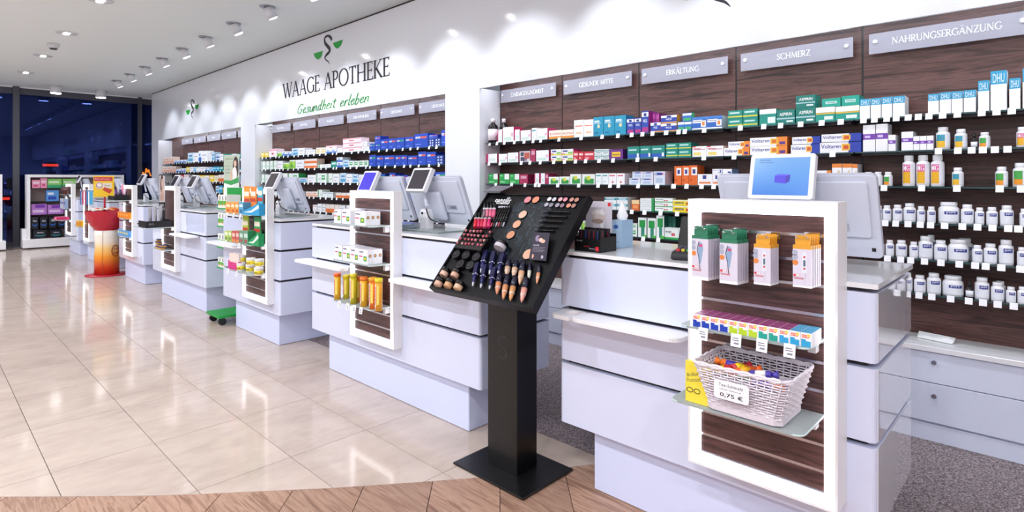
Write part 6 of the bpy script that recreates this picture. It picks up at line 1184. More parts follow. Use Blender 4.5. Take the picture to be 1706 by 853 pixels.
for r_, z_ in prof:
    for k in range(12): g = math.pi*k/6; mb.v.append((tc.x+r_*math.cos(g)*(1+.25*math.sin(3*g)), tc.y+.5*r_*math.sin(g), tc.z+z_+.004*math.sin(2*g)))
for j in range(4):
    for k in range(12): mb.face((j*12+k, j*12+(k+1) % 12, j*12+12+(k+1) % 12, j*12+12+k), M('#f6f6fa', .8), True)
mb.build('tissue', t)
# card terminal
a = PZ(1113, 432, ZT1); x0, y0 = a
t = thing('card_terminal', 'black card payment terminal on the worktop beside the thermometer display', 'card terminal', (x0+.05, y0+.08, ZT1), None, (0, 0, .25)); t.scale = (1.25, 1.25, 1.25)
MB().prism([(-.06, 0), (.09, 0), (.09, .035), (-.045, .028), (-.06, .014)], -.045, .045, CHAR, 'x').local('base', t, .006)
MB().prism([(.02, .032), (.085, .04), (.10, .135), (.085, .14)], -.042, .042, BLACKM, 'x').local('privacy_shield', t, .006)
kp = MB()
for i in range(4):
    for j in range(4): kp.box(-.030+.0165*j, -.030+.0165*j+.011, -.040+.017*i, -.040+.017*i+.011, .028+.0012*i, .036+.0018*i, M(('#d8343c', '#e0c83a', '#3a9a5a', '#5a5a68')[j], .4) if i == 0 else M('#5a5a68', .4))
kp.local('keypad', t)
for k in range(2):       # receipts and pens near the long counter's till
    a = PZ((660, 560)[k], (381, 371)[k], ZT1); tag(MB().box(a[0], a[0]+.16, a[1], a[1]+.06, ZT1, ZT1+.012, M('#2a4a5a', .4)).build('pen_tray', at=(a[0], a[1], ZT1), bevel=.004), ('dark tray of pens at the foot of the till by the white display frame', 'dark handset tray on the worktop behind the white boxes')[k], 'tray')

# ================================================================== MAKE-UP STAND
SX0, SX1, SY0, SZ0, SY1, SZ1 = -2.305, -1.625, 1.827, .905, 2.226, 1.366
bl = math.hypot(SY1-SY0, SZ1-SZ0); be = Vector((0, (SY1-SY0)/bl, (SZ1-SZ0)/bl)); bn = Vector((0, -be.z, be.y)); BO = Vector((SX0, SY0, SZ0)); bx = Vector((1, 0, 0))
BM = Matrix(((1, 0, 0, BO.x), (0, be.y, bn.y, BO.y), (0, be.z, bn.z, BO.z), (0, 0, 0, 1)))
TILTB = math.atan2(be.z, be.y)
def ab(u, v, h=0.0):                      # picture point -> board coordinates (a along, b up) at height h over the board
    dx, dy = _ray(u); d_ = Vector((dx, dy, -(v-HY)/F)); o = Vector((0, 0, S)); t_ = ((BO+bn*h-o).dot(bn))/d_.dot(bn); p = o+d_*t_-BO
    return p.x, p.dot(be)
BW = SX1-SX0; MK = M('#08070b', .45, spec=.2); MKP = make_marble()
t = thing('makeup_stand', 'black floor stand with slanted make-up tester board', 'display stand', (-1.985, 2.08, 0))
MB().box(-2.227, -1.744, 1.897, 2.266, .003, .013, BLACKM).build('base_plate', t, bevel=.002)
MB().box(-2.10, -1.895, 2.02, 2.165, .013, 1.06, M('#0a0a0c', .25)).build('column', t, bevel=.002)
mb = MB(); sn = [(math.cos(g)*.034*(1-.0*g), g) for g in ()]
ribbon(mb, [(-1.99+dx*.034, .62+dz*.055, .012) for dx, dz in catmull([(.8, .9), (0, 1.0), (-.8, .6), (-.4, .1), (.5, -.2), (.7, -.7), (0, -1.0), (-.8, -.8)], 5)], M('#1d1c20', .3), lambda p_, q_: (p_, 2.0194, q_)); mb.build('column_emblem', t)
bo = MB().box(0, BW, 0, bl, -.035, 0, MK); bo.box(0, BW, -.012, 0, -.035, .012, MK).box(0, BW, bl, bl+.01, -.035, .006, MK).box(-.010, 0, -.012, bl+.01, -.035, .010, MK).box(BW, BW+.010, -.012, bl+.01, -.035, .010, MK); bo.xform(BM).build('tester_board', t)
def quad_ab(pts, h): return [BM @ Vector((*ab(*q), h)) for q in pts]
MB().poly([BM @ Vector(q) for q in ((.20, .16, .001), (.50, .16, .001), (.50, bl-.04, .001), (.24, bl-.04, .001))], MKP).build('glossy_panel', t)
mb = MB(); a0 = ab(823, 337); put_text(mb, 'sensilis', M('#eeeef4', .4), BM @ Vector((a0[0], a0[1]-.012, .0014)), bx*.118, be*.050, .012, .05); mb.build('lettering', t)
a0 = ab(832, 342); MB().poly([BM @ Vector(q) for q in ((a0[0], a0[1]-.018, .0012), (a0[0]+.085, a0[1]-.018, .0012), (a0[0]+.085, a0[1]-.006, .0012), (a0[0], a0[1]-.006, .0012))], M('#b9b8c8', .4)).build('caption_strip', t)
a0 = ab(800, 327); p0 = BM @ Vector((a0[0]+.01, bl+.011, .0)); fl = MB(); q0, q1 = Vector((SX0-.02, SY1-.03, SZ1+.02)), Vector((SX0+.12, SY1-.03, SZ1+.02)); up = Vector((0, .10, .03))
fl.v = [tuple(q) for q in (q0, q1, q1+up, q0+up)]+[tuple(q+Vector((0, 0, .002))) for q in (q0, q1, q1+up, q0+up)]
for q in ((0, 1, 2, 3), (4, 5, 6, 7), (0, 1, 5, 4), (1, 2, 6, 5), (2, 3, 7, 6), (3, 0, 4, 7)): fl.face(q, M('#4a4450', .3))
put_text(fl, 'fondo de teint', M('#b8b4c0', .4), q0+up*.2+Vector((.02, -.001, .003)), (.07, 0, 0), up*.16); fl.build('header_flap', t)
def onb(name, label, cat, a, b, group, roll=0.0):
    t = thing(name, label, cat, (0, 0, 0), group); t.matrix_world = BM @ Matrix.Translation((a, b, .0008)) @ Matrix.Rotation(roll, 4, 'Z'); return t
# lip glosses
g1 = [(365, 378), (392, 400), (415, 425), (437, 452), (465, 482)]; gc = ['#d8283a', '#d0285e', '#c82a4a', '#e85a7e', '#d8306e']
for k, (xb_, xt_) in enumerate(g1):
    b_, e_ = ab(710+.2226*xb_, 310+.2226*312, .012), ab(710+.2226*xt_, 310+.2226*203, .012); L_ = math.dist(b_, e_)
    t = onb('lip_gloss', '%s lip gloss with black cap, %s in the lower row' % (('red', 'pink', 'crimson', 'rose', 'magenta')[k], ordn(k)), 'lip gloss', b_[0], b_[1], 'lip glosses on the tester board', math.atan2(-(e_[0]-b_[0]), e_[1]-b_[1]))
    MB().cyl((0, 0, .012), (0, L_*.55, .012), .0095, .0095, M(gc[k], .15), 12).local('tube', t); MB().cyl((0, L_*.55, .012), (0, L_*.62, .012), .0097, .0097, M('#d9cfd8', .3), 12).local('collar', t); MB().cyl((0, L_*.62, .012), (0, L_, .012), .0095, .009, BLACKG, 12).local('cap', t)
for k, (x_, hx_) in enumerate(((440, '#8a7078'), (462, '#d87a90'), (487, '#e06a8a'), (512, '#e0608a'))):
    b_, e_ = ab(710+.2226*(x_-8), 310+.2226*235, .012), ab(710+.2226*(x_+4), 310+.2226*128, .012); L_ = math.dist(b_, e_)
    t = onb('lip_gloss', '%s lip gloss with black cap, %s in the upper row' % (('mauve', 'dusty pink', 'pink', 'bright pink')[k], ordn(k)), 'lip gloss', b_[0], b_[1], 'lip glosses on the tester board', math.atan2(-(e_[0]-b_[0]), e_[1]-b_[1]))
    MB().cyl((0, 0, .012), (0, L_*.5, .012), .0095, .0095, M(hx_, .15), 12).local('tube', t); MB().cyl((0, L_*.5, .012), (0, L_*.60, .012), .0097, .0097, M('#d9cfd8', .3), 12).local('collar', t); MB().cyl((0, L_*.6, .012), (0, L_, .012), .0095, .009, BLACKG, 12).local('cap', t)
# lipstick tester block
rows = [[(298, 332), (332, 338), (358, 338), (385, 338), (410, 338), (478, 345)], [(284, 362), (315, 365), (340, 368), (364, 370), (391, 372), (428, 375), (453, 375)], [(257, 393), (292, 398), (318, 400), (344, 402), (370, 404), (408, 407), (434, 407)], [(235, 425), (270, 430), (297, 432), (322, 433), (349, 435), (387, 440), (413, 442)]]
cA = ab(710+.2226*250, 310+.2226*440, .0); cB = ab(710+.2226*480, 310+.2226*345, .0)
lo, hi = ab(763, 408, .035), ab(818, 386, .035)
t = onb('lipstick_block', 'black stepped block holding lipstick testers', 'tester block', 0, 0, None); mb = MB()
for r_ in range(4): mb.box(lo[0]-.008, hi[0]+.012, lo[1]-.022+.026*(3-r_), lo[1]+.003+.026*(3-r_), 0, .030+.004*r_, BLACKM)
mb.local('block_step', t)
LC = ['#c87a80', '#b05a66', '#c05a6a', '#b86470', '#d05a6e', '#b04a58', '#c88a88']
for r_, rw in enumerate(rows):
    for k, (x_, y_) in enumerate(rw):
        a, b = ab(710+.2226*x_, 310+.2226*y_, .045)
        t = onb('lipstick', '%s lipstick tester, %s in row %s of the black block' % (('rose', 'plum', 'pink', 'brown rose', 'coral', 'berry', 'nude')[(k+r_) % 7], ordn(k), ordn(r_)), 'lipstick', a, b, 'lipstick testers')
        MB().cyl((0, 0, .026), (0, 0, .042), .0095, .0095, BLACKG, 10).local('case', t); MB().lathe([(.0075, .042), (.0075, .046), (.004, .050)], M(LC[(k*3+r_) % 7], .3), 12).local('lipstick_bullet', t)
# dark jars
for k, (x_, y_) in enumerate(((228, 512), (300, 518), (378, 530), (258, 585), (330, 595))):
    a, b = ab(710+.2226*x_, 310+.2226*y_, .02); t = onb('cream_jar', 'round black cream jar, %s of the five dark jars' % ordn(k), 'jar', a, b, 'dark round jars')
    MB().lathe([(.026, 0), (.026, .024), (.023, .027), (.021, .026), (.012, .028)], M('#17161c', .2), 22).local('jar_body', t); MB().lathe([(.010, .028), (.012, .0285), (.009, .029)], M('#2a2832', .2), 16).local('lid_emblem', t)
for k, (x_, y_, hx_) in enumerate(((140, 650, '#d9b4a0'), (220, 660, '#d4a890'), (98, 725, '#d8b09a'), (172, 735, '#cfa078'), (245, 750, '#dcb898'))):
    a, b = ab(710+.2226*x_, 310+.2226*y_, .02); t = onb('powder_jar', 'clear jar of %s powder with black lid, %s of five' % (('pale rose', 'rose beige', 'beige', 'tan', 'light beige')[k], ordn(k)), 'powder jar', a, b, 'powder jars')
    MB().cyl((0, -.020, .02), (0, .004, .02), .021, .022, M(hx_, .3), 20).local('powder_body', t); MB().cyl((0, .0045, .02), (0, .024, .02), .0235, .0235, BLACKG, 20).local('lid', t)
a, b = ab(830+.2462*28, 310+.2462*420, .01); t = onb('loose_powder_jar', 'wide black jar with silver rim lying by the concealer tubes', 'powder jar', a, b, None)
MB().cyl((0, -.016, .026), (0, .006, .026), .03, .031, M('#c9c4cf', .3), 22).local('jar_body', t); MB().cyl((0, .0065, .026), (0, .024, .026), .032, .031, BLACKG, 22).local('lid', t)
# navy tubes standing in two rows
for k, (xt_, yt_, xb_, yb_) in enumerate(((382, 575, 350, 752), (440, 590, 410, 765), (512, 612, 474, 776), (448, 482, 410, 650), (508, 492, 475, 662), (575, 497, 538, 668))):
    b_, e_ = ab(710+.2226*xb_, 310+.2226*yb_, .012), ab(710+.2226*xt_, 310+.2226*yt_, .018); L_ = math.dist(b_, e_)
    t = onb('concealer_tube', 'navy concealer tube with silver tip, %s in the %s row' % (ordn(k % 3), 'lower' if k < 3 else 'upper'), 'tube', b_[0], b_[1], 'navy tubes', math.atan2(-(e_[0]-b_[0]), e_[1]-b_[1]))
    MB().cyl((0, 0, .014), (0, L_*.16, .014), .003, .007, M('#d0d2dc', .25, .4), 12).local('silver_tip', t); MB().cyl((0, L_*.16, .014), (0, L_*.5, .014), .0075, .0105, M('#20205a', .2), 14).local('tube_body', t); MB().box(-.0115, .0115, L_*.5, L_, .007, .022, M('#191942', .2)).local('tube_cap', t); MB().box(-.0118, .0118, L_*.49, L_*.52, .006, .023, M('#b9bacb', .3)).local('silver_band', t)
# foundation bottles
for k, (xt_, yt_, xb_, yb_, r_, hx_, sh) in enumerate(((72, 508, 58, 610, .0145, '#c9a890', 'beige'), (124, 513, 104, 618, .0145, '#d0ab90', 'ivory'), (170, 516, 146, 668, .0145, '#d4a682', 'sand'), (214, 525, 202, 632, .009, '#cfd0c4', 'clear'), (278, 533, 258, 657, .009, '#dc9a74', 'peach'), (14, 598, -8, 733, .0145, '#d08a66', 'amber'), (66, 606, 34, 768, .0145, '#cf8f66', 'caramel'), (118, 615, 82, 778, .0145, '#c8905e', 'bronze'), (194, 626, 158, 788, .0145, '#dc9a8c', 'rosy'))):
    b_, e_ = ab(830+.2462*xb_, 310+.2462*yb_, .014), ab(830+.2462*xt_, 310+.2462*yt_, .014); L_ = math.dist(b_, e_)
    t = onb('foundation_bottle', '%s foundation bottle with navy cap in the %s row' % (sh, 'lower' if k > 4 else 'upper'), 'foundation', b_[0], b_[1], 'foundation bottles', math.atan2(-(e_[0]-b_[0]), e_[1]-b_[1]))
    MB().lathe([(.0015, 0), (r_*.55, L_*.12), (r_*.9, L_*.34), (r_, L_*.56)], M(hx_, .2), 16).xform(Matrix.Translation((0, 0, r_)) @ Matrix.Rotation(-math.pi/2, 4, 'X')).local('bottle_body', t)
    MB().cyl((0, L_*.56, r_), (0, L_, r_), r_*1.02, r_*.95, M('#15152e', .15), 16).local('cap', t); MB().cyl((0, L_*.28, r_), (0, L_*.315, r_), r_*.86, r_*.9, M('#dcd4cf', .3), 16).local('pale_band', t)
# pans
def pan(name, a, b, r_, hx_, label, grp, cat='powder pan'):
    t = onb(name, label, cat, a, b, grp); MB().cyl((0, 0, .0008), (0, 0, .006), r_, r_, M(hx_, .6), 24).local('powder', t); MB().lathe([(r_*1.02, 0), (r_*1.1, 0), (r_*1.1, .005), (r_*1.02, .0055)], BLACKG, 24).local('rim', t)
for k, (x_, hx_, nm) in enumerate(((203, '#d8848c', 'pink'), (258, '#e08a6c', 'coral'))): a, b = ab(830+.2462*x_, 310+.2462*97); pan('blush_pan', a, b, .021, hx_, 'round %s blush pan at the upper edge of the board' % nm, 'blush pans')
for k, (x_, y_, hx_, nm) in enumerate(((170, 197, '#e0b49c', 'light'), (130, 263, '#d6a082', 'medium'), (88, 335, '#c88c6a', 'dark'))): a, b = ab(830+.2462*x_, 310+.2462*y_); pan('face_powder_pan', a, b, .024, hx_, 'round %s face powder pan in the slanted row of three' % nm, 'face powder pans')
a, b = ab(830+.2462*206, 310+.2462*465); pan('bronzer_pan', a, b, .028, '#d6a58a', 'large beige powder pan half hidden by the leaflet', None)
for k, (x_, y_, hx_) in enumerate(((350, 93, '#e4dfe8'), (383, 95, '#c8c2d0'), (425, 95, '#d8a8ac'), (458, 96, '#e08a9c'), (501, 97, '#c08a80'), (535, 98, '#b88070'), (330, 131, '#a8a4b4'), (362, 133, '#8a8490'), (404, 134, '#9a90a0'), (437, 136, '#86707a'), (480, 137, '#d88a70'), (514, 138, '#a87a70'))):
    a, b = ab(830+.2462*x_, 310+.2462*y_); pan('eyeshadow_pan', a, b, .0125, hx_, '%s eyeshadow pan, %s in the %s row' % (('white', 'silver', 'pale pink', 'pink', 'mauve brown', 'brown', 'grey', 'dark grey', 'lilac grey', 'plum grey', 'apricot', 'cocoa')[k], ordn(k % 6), 'upper' if k < 6 else 'lower'), 'eyeshadow pans')
def rod(p, q, label, grp, tipc, h=.008):
    b_, e_ = ab(*p), ab(*q); L_ = math.dist(b_, e_); t = onb('make_up_pencil', label, 'pencil', b_[0], b_[1], grp, math.atan2(-(e_[0]-b_[0]), e_[1]-b_[1]))
    MB().cyl((0, L_*.2, h), (0, L_, h), .0048, .0048, BLACKG, 10).local('pencil_body', t); MB().cyl((0, 0, h), (0, L_*.2, h), .003, .0048, M(tipc, .3), 10).local('pencil_tip', t)
for k, (x0, x1, y_) in enumerate(((308, 490, 180), (288, 470, 211), (276, 438, 245), (262, 410, 280), (252, 388, 306))): rod((830+.2462*x0, 310+.2462*y_), (830+.2462*x1, 310+.2462*(y_+5)), 'black eye pencil lying flat, %s from the eyeshadow pans' % ordn(k), 'flat eye pencils', '#3a3a44')
for k in range(6):
    x_ = 525+17*k; rod((710+.2226*(x_-35+k), 310+.2226*312), (710+.2226*(x_+28), 310+.2226*(172-2*k)), 'slim dark lip pencil, %s in the slanted holder' % ordn(k), 'slanted lip pencils', ('#c84a5a', '#3a3a44', '#b8b8c4')[k % 3])
p4 = [ab(830+.2462*x_, 310+.2462*y_, .02) for x_, y_ in ((205, 494), (322, 505), (356, 325), (250, 322))]
t = onb('leaflet_holder', 'dark leaflet with a model photo leaning on the tester board', 'leaflet', 0, 0, None); mb = MB()
mb.v = [(a, b, .014+.012*(k > 1)) for k, (a, b) in enumerate(p4)]+[(a, b, .017+.012*(k > 1)) for k, (a, b) in enumerate(p4)]
for q in ((0, 1, 2, 3), (4, 5, 6, 7), (0, 1, 5, 4), (1, 2, 6, 5), (2, 3, 7, 6), (3, 0, 4, 7)): mb.face(q, M('#2c2638', .3))
mb.local('card', t); mb = MB(); LP = lambda s, q, h=.0008: tuple(Vector(mb0[0])*(1-s)*(1-q)+Vector(mb0[1])*s*(1-q)+Vector(mb0[2])*s*q+Vector(mb0[3])*(1-s)*q+Vector((0, 0, h)))
mb0 = [(a, b, .017+.012*(k > 1)) for k, (a, b) in enumerate(p4)]
def blob(s, q, rs, rq, hx_, h): mb.poly([LP(s+rs*math.cos(.524*k), q+rq*math.sin(.524*k), h) for k in range(12)], M(hx_, .4))
blob(.3, .78, .14, .12, '#8a7a9a', .0008); blob(.52, .72, .12, .08, '#e0b8a8', .0012); blob(.66, .68, .14, .07, '#d8a894', .0010); blob(.5, .80, .16, .07, '#2a1c22', .0011)
put_text(mb, 'sensilis', M('#e8e4ee', .4), LP(.12, .50), Vector(LP(.48, .50))-Vector(LP(.12, .50)), Vector(LP(.12, .56))-Vector(LP(.12, .50)))
for k in range(4): mb.poly([LP(.12, .44-.05*k), LP(.86-.1*(k % 2), .44-.05*k), LP(.86-.1*(k % 2), .455-.05*k), LP(.12, .455-.05*k)], M('#8a8496', .4))
blob(.2, .12, .05, .08, '#e0a898', .0008); blob(.75, .12, .07, .06, '#b8b0c4', .0008); mb.local('print', t)

# ================================================================== GREEN WHEELED RACK
GRN = M('#0f9a3c', .35); gx0, gx1, gy0, gy1 = -4.50*S, -4.235*S, 1.45*S, 1.72*S
a = PZ(338, 522, .09); b = PZ(363, 529, .09)
gx0, gy0 = a[0]-.02, b[1]-.0; gx1 = b[0]+.02; gy1 = gy0+.40
t = thing('wheeled_rack', 'green wheeled product rack standing between two white counters', 'display rack', ((gx0+gx1)/2, (gy0+gy1)/2, 0))
MB().box(gx0, gx1, gy0, gy1, .075, .105, GRN).build('base_tray', t, bevel=.006)
for x in (gx0+.05, gx1-.05):
    for y_ in (gy0+.05, gy1-.05):
        w_ = MB().cyl((x-.018, y_, .0365), (x+.018, y_, .0365), .036, .036, BLACKM, 16).build('castor_wheel', t); MB().box(x-.022, x+.022, y_-.018, y_+.018, .066, .076, BLACKM).build('castor_fork', w_)
yr = gy1-.05
MB().box(gx0+.03, -6.075, yr, yr+.02, .105, ZT-.001, M('#dfe8dc', .4)).build('back_panel', t)
zsg = [PY(355, v, gy0+.12)[1] for v in (345, 374, 408, 441)]
for z in zsg[0:4]: MB().box(gx0, -6.075, gy0+.10, yr-.001, z-.012, z, GRN).build('shelf', t)
cx, cz = (gx0+gx1)/2+.06, PY(379, 500, yr)[1]
mb = MB(); mb.poly([(cx+.10*math.cos(.3*k), yr-.0008, cz+.10*math.sin(.3*k)) for k in range(21)], M('#f0c83a', .4)); mb.poly([(cx+.07*math.cos(.3*k), yr-.0014, cz+.07*math.sin(.3*k)) for k in range(21)], M('#3aa04c', .4)); mb.build('sun_print', t)
hx0, zz0 = PY(378.5, 334, yr-.06); hx1, zz1 = PY(403, 313, yr-.06); MB().box(hx0, hx1, yr-.062, yr-.058, zz0, zz1, GRN).build('green_header', t)
MB().box((hx0+hx1)/2-.01, (hx0+hx1)/2+.01, yr-.057, yr-.002, zz0+.01, zz0+.03, GRN).build('header_bracket', t)
STY['herb'] = ('#f2f4ee', '#e4e8de', '#e8eae6', [(0, 0, 1, .22, '#eef0ea'), (0, .22, 1, .55, '#4fae34'), (.55, .6, .85, .9, '#5a4a44'), (.38, .12, .62, .36, '#e8743a')], '')
for r_, z in enumerate(zsg):
    for k in range(3):
        carton('herb', gx0+.045+.077*k, gy0+.11, z+.0005, .074, .14, .135 if r_ < 3 else .10, 'white and green herbal box, %s on the %s shelf of the green rack' % (ordn(k), ordn(r_)), 'herbal boxes on the green rack', cat='herbal box', name='herbal_box')
yp = yr+.007
py0 = PY(373, 310, yp)[0]; py1 = PY(398, 258, yp)[0]; pz0, pz1 = PY(385, 311, yp)[1], PY(385, 258, yp)[1]
t = thing('advertising_card', 'upright advert card with a dark-haired woman in white', 'poster', ((py0+py1)/2, yp, ZT)); MB().box(py0, py1, yp, yp+.005, ZT+.001, pz1, M('#e9ece6', .5)).build('card', t)
mb = MB(); YP_ = yp; pw_, ph_ = py1-py0, pz1-pz0; Q = lambda s, q: (py0+pw_*s, pz0+ph_*q)
mb.poly([(py0+.004, yp-.0004, pz0+.05), (py1-.004, yp-.0004, pz0+.05), (py1-.004, yp-.0004, pz1-.004), (py0+.004, yp-.0004, pz1-.004)], M('#b9c4b0', .5))
el(*Q(.80, .60), pw_*.19, ph_*.34, '#3a2a2a', .0007); el(*Q(.72, .38), pw_*.16, ph_*.24, '#eceae8', .0010); el(*Q(.76, .72), pw_*.09, ph_*.10, '#e0b8a2', .0011); el(*Q(.52, .34), pw_*.07, ph_*.18, '#dcb49c', .0010)
for k in range(3): put_text(mb, ('Natur pur', 'fuer Haut', 'und Haar')[k], M('#7a7f86', .5), (py0+pw_*.10, yp-.0012, pz0+ph_*(.62-.10*k)), (pw_*.34, 0, 0), (0, 0, ph_*.055))
put_text(mb, 'medipharma', M('#6f8a5a', .5), (py0+pw_*.10, yp-.0012, pz0+ph_*.84), (pw_*.5, 0, 0), (0, 0, ph_*.07)); ribbon(mb, [(py0+.004, pz0+ph_*.16, .03), (py0+pw_*.5, pz0+ph_*.12, .05), (py1-.004, pz0+ph_*.22, .06)], M('#2f9a4a', .5), lambda p_, q_: (p_, yp-.0014, q_)); mb.build('print', t)

# ================================================================== CANDY STAND
bc = PZ(178, 457.5, 0); DPC = F*S/(457.5-HY); pm = DPC/F            # metres per pixel at its distance
zv = lambda v: S-(v-HY)*pm
def make_pedestal():
    mt, nt, b = nodemat('printed_pedestal', .35)
    tc = nt.nodes.new('ShaderNodeTexCoord'); sp = nt.nodes.new('ShaderNodeSeparateXYZ'); nt.links.new(tc.outputs['Generated'], sp.inputs[0])
    nt.links.new(ramp(nt, sp.outputs[2], [(0, '#c8281e'), (.2, '#e0501e'), (.42, '#f0961e'), (.6, '#f5c878'), (.75, '#f3e6d2'), (1, '#f2ece2')]), b.inputs['Base Color']); return mt
t = thing('candy_stand', 'round pedestal fading from white to red under a red faceted bowl', 'candy stand', (bc[0], bc[1], 0), None, (0, 0, math.atan2(-bc[0], bc[1]))); REDP = M('#b81830', .3)
rc, rb, Rb = 17.5*pm, 31*pm, 30*pm; zb0, zb1 = zv(383), zv(351); zpb = zb0+.0
MB().lathe([(Rb, .002), (Rb, .012), (.01, .013)], REDP, 36).local('base_disc', t)
MB().lathe([(rc, .013), (rc, .30), (rc*.92, .45), (rc, .60), (rc, zb0)], make_pedestal(), 32).local('pedestal', t)
MB().tube([(-.05, -rc*.97, .02), (-.05, -rc*.97, .28), (-.05, -rc*.90, .45), (-.05, -rc*.97, .60), (-.05, -rc*.97, zb0)], .0025, M('#8a4a2a', .5), 4).local('seam_line', t)
bo = MB(); n = 14; prof = [(rb*.52, zb0), (rb*.74, zb0+(zb1-zb0)*.28), (rb*.9, zb0+(zb1-zb0)*.62), (rb, zb1)]
for j, (r_, z) in enumerate(prof):
    for k in range(n): g = 2*math.pi*(k+.5*(j % 2))/n; q_ = 1+.02*((k+j) % 2); bo.v.append((r_*math.cos(g)*q_, r_*math.sin(g)*q_, z))
for j in range(3):
    for k in range(n):
        a_, b_ = j*n+k, j*n+(k+1) % n; c_, d_ = a_+n, b_+n
        if j % 2 == 0: bo.face((a_, b_, c_), REDP); bo.face((b_, d_, c_), REDP)
        else: bo.face((a_, b_, d_), REDP); bo.face((a_, d_, c_), REDP)
bo.face([k for k in reversed(range(n))], REDP)
bo.local('faceted_bowl', t); MB().lathe([(rb*.86, zb1-.05), (.01, zb1-.04)], REDP, 20).local('bowl_floor', t)
sm = MB(); RI = M('#8a1a20', .4); cu = lambda a, z, e=1.012: (rc*e*math.sin(a), -rc*e*math.cos(a), z)
zs_ = zv(417)
sm.tube([cu(.75+.36*math.cos(.2618*k), zs_+.085*math.sin(.2618*k)) for k in range(25)], .006, RI, 5); sm.tube([cu(.75+.20*math.cos(a_), zs_+.045*math.sin(a_)) for a_ in [math.pi*(1.15+.7*k/8) for k in range(9)]], .005, RI, 5)
for s in (-.12, .12): sm.tube([cu(.75+s, zs_+.02), cu(.75+s, zs_+.035)], .006, RI, 5)
sm.local('smiley_print', t)
MB().cyl((-3*pm, 0, zb1-.05), (-3*pm, 0, zv(322)), .014, .014, REDP, 10).local('sign_pole', t)
xa, xb, za, zb_ = -18*pm, 10*pm, zv(328), zv(293)
MB().box(xa, xb, -.030, -.018, za, zb_, M('#f2c61e', .4)).local('sign_board', t)
mb = MB(); YP_ = -.0302; W_, H_ = xb-xa, zb_-za; q = lambda s, r_: (xa+W_*s, za+H_*r_)
rect = lambda s0, r0, s1, r1, hx_, o: mb.poly([(xa+W_*s, YP_-o, za+H_*r_) for s, r_ in ((s0, r0), (s1, r0), (s1, r1), (s0, r1))], M(hx_, .4))
rect(.03, .76, .92, .94, '#c8283a', .0005); el(*q(.28, .54), W_*.17, H_*.17, '#f6f0e8', .0006, 24); rect(.45, .42, .88, .66, '#ece0d0', .0006)
ribbon(mb, [(*q(.48, .40), .05), (*q(.85, .24), .07)], M('#c8402a', .4), lambda p_, r_: (p_, YP_-.0008, r_))
ribbon(mb, [(q(.28, 0)[0]+W_*.14*math.cos(a_), q(0, .54)[1]+H_*.14*math.sin(a_), .008) for a_ in [6.2832*k/24 for k in range(25)]], RI, lambda p_, r_: (p_, YP_-.0010, r_)); ribbon(mb, [(q(.28, 0)[0]+W_*.08*math.cos(a_), q(0, .54)[1]+H_*.08*math.sin(a_), .008) for a_ in [math.pi*(1.1+.8*k/8) for k in range(9)]], RI, lambda p_, r_: (p_, YP_-.0010, r_))
put_text(mb, 'Bitte ein Lachen', M('#f6e0e0', .4), (q(.08, 0)[0], YP_-.001, q(0, .82)[1]), (W_*.7, 0, 0), (0, 0, H_*.07)); put_text(mb, 'Gutes', M('#5a4a3a', .4), (q(.52, 0)[0], YP_-.001, q(0, .50)[1]), (W_*.3, 0, 0), (0, 0, H_*.09)); mb.local('sign_print', t)
for k in range(26):
    g, r_ = R.uniform(0, 6.28), rb*.74*math.sqrt(R.random()); x, y_ = bc[0]+r_*math.cos(g), bc[1]+r_*math.sin(g); z = zb1+.002+.045*(1-r_/rb)+R.uniform(0, .008)
    hx_, nm = (('#f2ede6', 'cream'), ('#e8dcc8', 'beige'), ('#d8442e', 'red'), ('#f4f0ea', 'white'), ('#e8a03a', 'orange'))[k % 5]
    t2 = thing('candy_packet', '%s wrapped candy packet heaped in the red bowl' % nm, 'candy', (x, y_, z), '%s candy packets in the red bowl' % nm, (R.uniform(-.3, .3), R.uniform(-.3, .3), g))
    MB().prism(rrect(-.045, .045, -.028, .028, .012, 2), -.008, .008, M(hx_, .35)).local('packet', t2)

# ================================================================== SANITARY PRODUCT SHELVES BY THE WINDOW
GZ = [PXX(90, v, -10.8*S-.03)[1] for v in (313.3, 335.2, 356.8, 380.5)]
def gondola(y0, y1, label, goods=True):
    X = -10.8*S; t = thing('sanitary_shelf', label, 'shelf unit', (X, y0, 0)); MAUVE = M('#ab9490', .6); d_ = .30
    zt = 1.565; e = .055
    MB().box(X-d_, X-d_+.02, y0+e, y1-e, .20, zt-e, MAUVE).build('back_board', t)
    for a, b in ((y0, y0+e), (y1-e, y1)): MB().box(X-d_, X+.02, a, b, .20, zt, WHITE).build('side_post', t)
    MB().box(X-d_, X+.02, y0+e, y1-e, zt-e, zt, WHITE).build('top_board', t); MB().box(X-d_, X+.08, y0-.07, y1+.05, .025, .20, WHITE).build('base', t, bevel=.004)
    MB().box(X-d_, X-.02, y0-.07, y0-.002, .20, .42, WHITE).build('side_stub', t)
    for z in GZ: MB().box(X-d_+.021, X-.01, y0+e+.001, y1-e-.001, z-.010, z, SHELFGLASS).build('shelf', t)
    return X-.03
Xg = gondola(1.635, 3.36, 'white framed shelf of sanitary products at the window'); gondola(-.10, 1.25, 'second white framed shelf cut by the picture edge')
STY.update({'sanp': ('#ee9ab8', '#e07aa0', '#f2b8cc', [(.1, .55, .9, .75, '#f8e0ea'), (.2, .2, .7, .4, '#d04a7e')], ''), 'sang': ('#8ad06a', '#6ab84e', '#a4dc88', [(0, 0, 1, .35, '#3aa878'), (.1, .55, .8, .75, '#e4f4d8')], ''), 'sanb': ('#5a9ade', '#4a86cc', '#8ab8ea', [(.15, .15, .8, .45, '#2448b0'), (.1, .6, .6, .8, '#e0ecf8')], ''), 'sanv': ('#b87ad0', '#a060bc', '#c898dc', [(.25, .65, .9, .95, '#7a3ab0'), (.1, .2, .8, .45, '#e0c8ec')], '')})
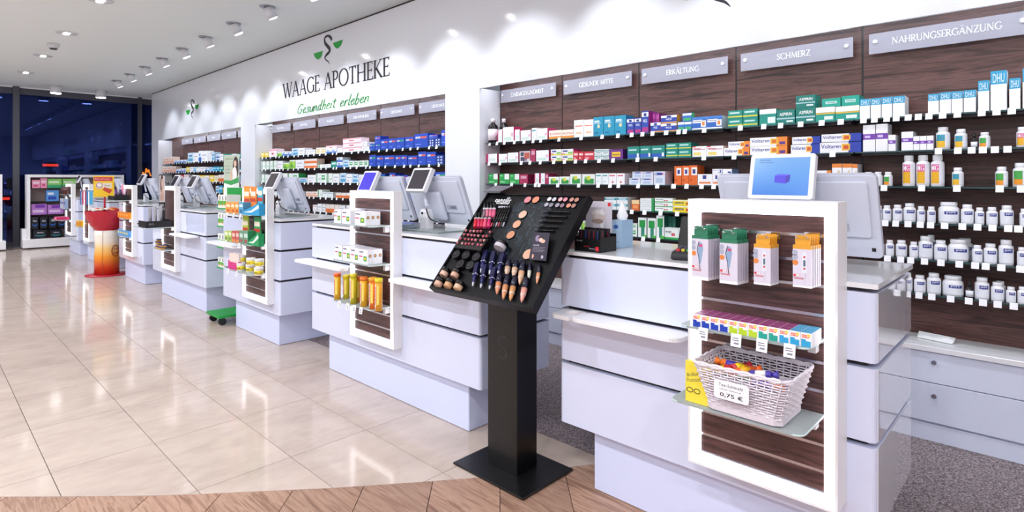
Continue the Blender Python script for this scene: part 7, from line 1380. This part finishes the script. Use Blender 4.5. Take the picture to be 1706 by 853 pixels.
def gcart(style, u0, u1, vt, z, lab):
    (ya, _), (yb_, _) = PXX(u0, 330, Xg), PXX(u1, 330, Xg); zt = PXX((u0+u1)/2, vt, Xg)[1]
    o = carton(style, 0, 0, 0, yb_-ya-.004, .16, zt-z, lab, 'sanitary packs', cat='sanitary pack', name='sanitary_pack'); o.location = (Xg, (ya+yb_)/2, z+.0005); o.rotation_euler = (0, 0, math.pi/2)
gcart('sanp', 53, 67, 300, GZ[0], 'pink sanitary pack on the top shelf by the window'); gcart('sanp', 67.5, 78.5, 297, GZ[0], 'taller pink sanitary pack beside the green packs'); gcart('sang', 79, 103, 298, GZ[0], 'first light green sanitary pack on the top shelf'); gcart('sang', 104, 127, 298, GZ[0], 'second light green sanitary pack on the top shelf'); gcart('sanb', 77, 98, 317, GZ[1], 'blue sanitary pack alone on the second shelf'); gcart('sanv', 52, 78, 340, GZ[2], 'first violet sanitary pack on the third shelf'); gcart('sanv', 79, 106, 341, GZ[2], 'second violet sanitary pack on the third shelf')
BAGM = M('#0f1220', .3)
def bag(u0, u1, vt, z, lab, row):
    (ya, _), (yb_, _) = PXX(u0, 370, Xg), PXX(u1, 370, Xg); zt = PXX((u0+u1)/2, vt, Xg)[1]; w_, h_ = yb_-ya-.01, zt-z
    t = thing('incontinence_pack', lab, 'pack', (Xg, (ya+yb_)/2, z+.0005), 'dark blue foil packs', (0, 0, math.pi/2))
    MB().prism(rrect(-w_/2, w_/2, 0, h_, .035, 4), 0, .16, BAGM, 'y').local('foil_bag', t, .012)
    mb = MB(); pp = lambda a, b: (a*w_, -.0008, b*h_); ribbon(mb, [(-.38, .42, .05), (-.15, .30, .09), (.15, .30, .09), (.38, .42, .05)], M(('#2a6ad0', '#2a9a9a')[row], .4), pp)
    put_text(mb, 'TENA', M('#dfe6f2', .4), (-.25*w_, -.0012, .58*h_), (.5*w_, 0, 0), (0, 0, .14*h_), .01); mb.local('print', t)
for k, (u0, u1) in enumerate(((51, 65), (66, 80), (81, 95), (96, 110))): bag(u0, u1, 361, GZ[3], 'dark blue foil pack, %s in the upper row of the low shelf' % ordn(k), 0)
for k, (u0, u1) in enumerate(((55, 79), (83, 104))): bag(u0, u1, 382.5, .201, 'dark foil pack with green swoosh, %s in the bottom row' % ordn(k), 1)
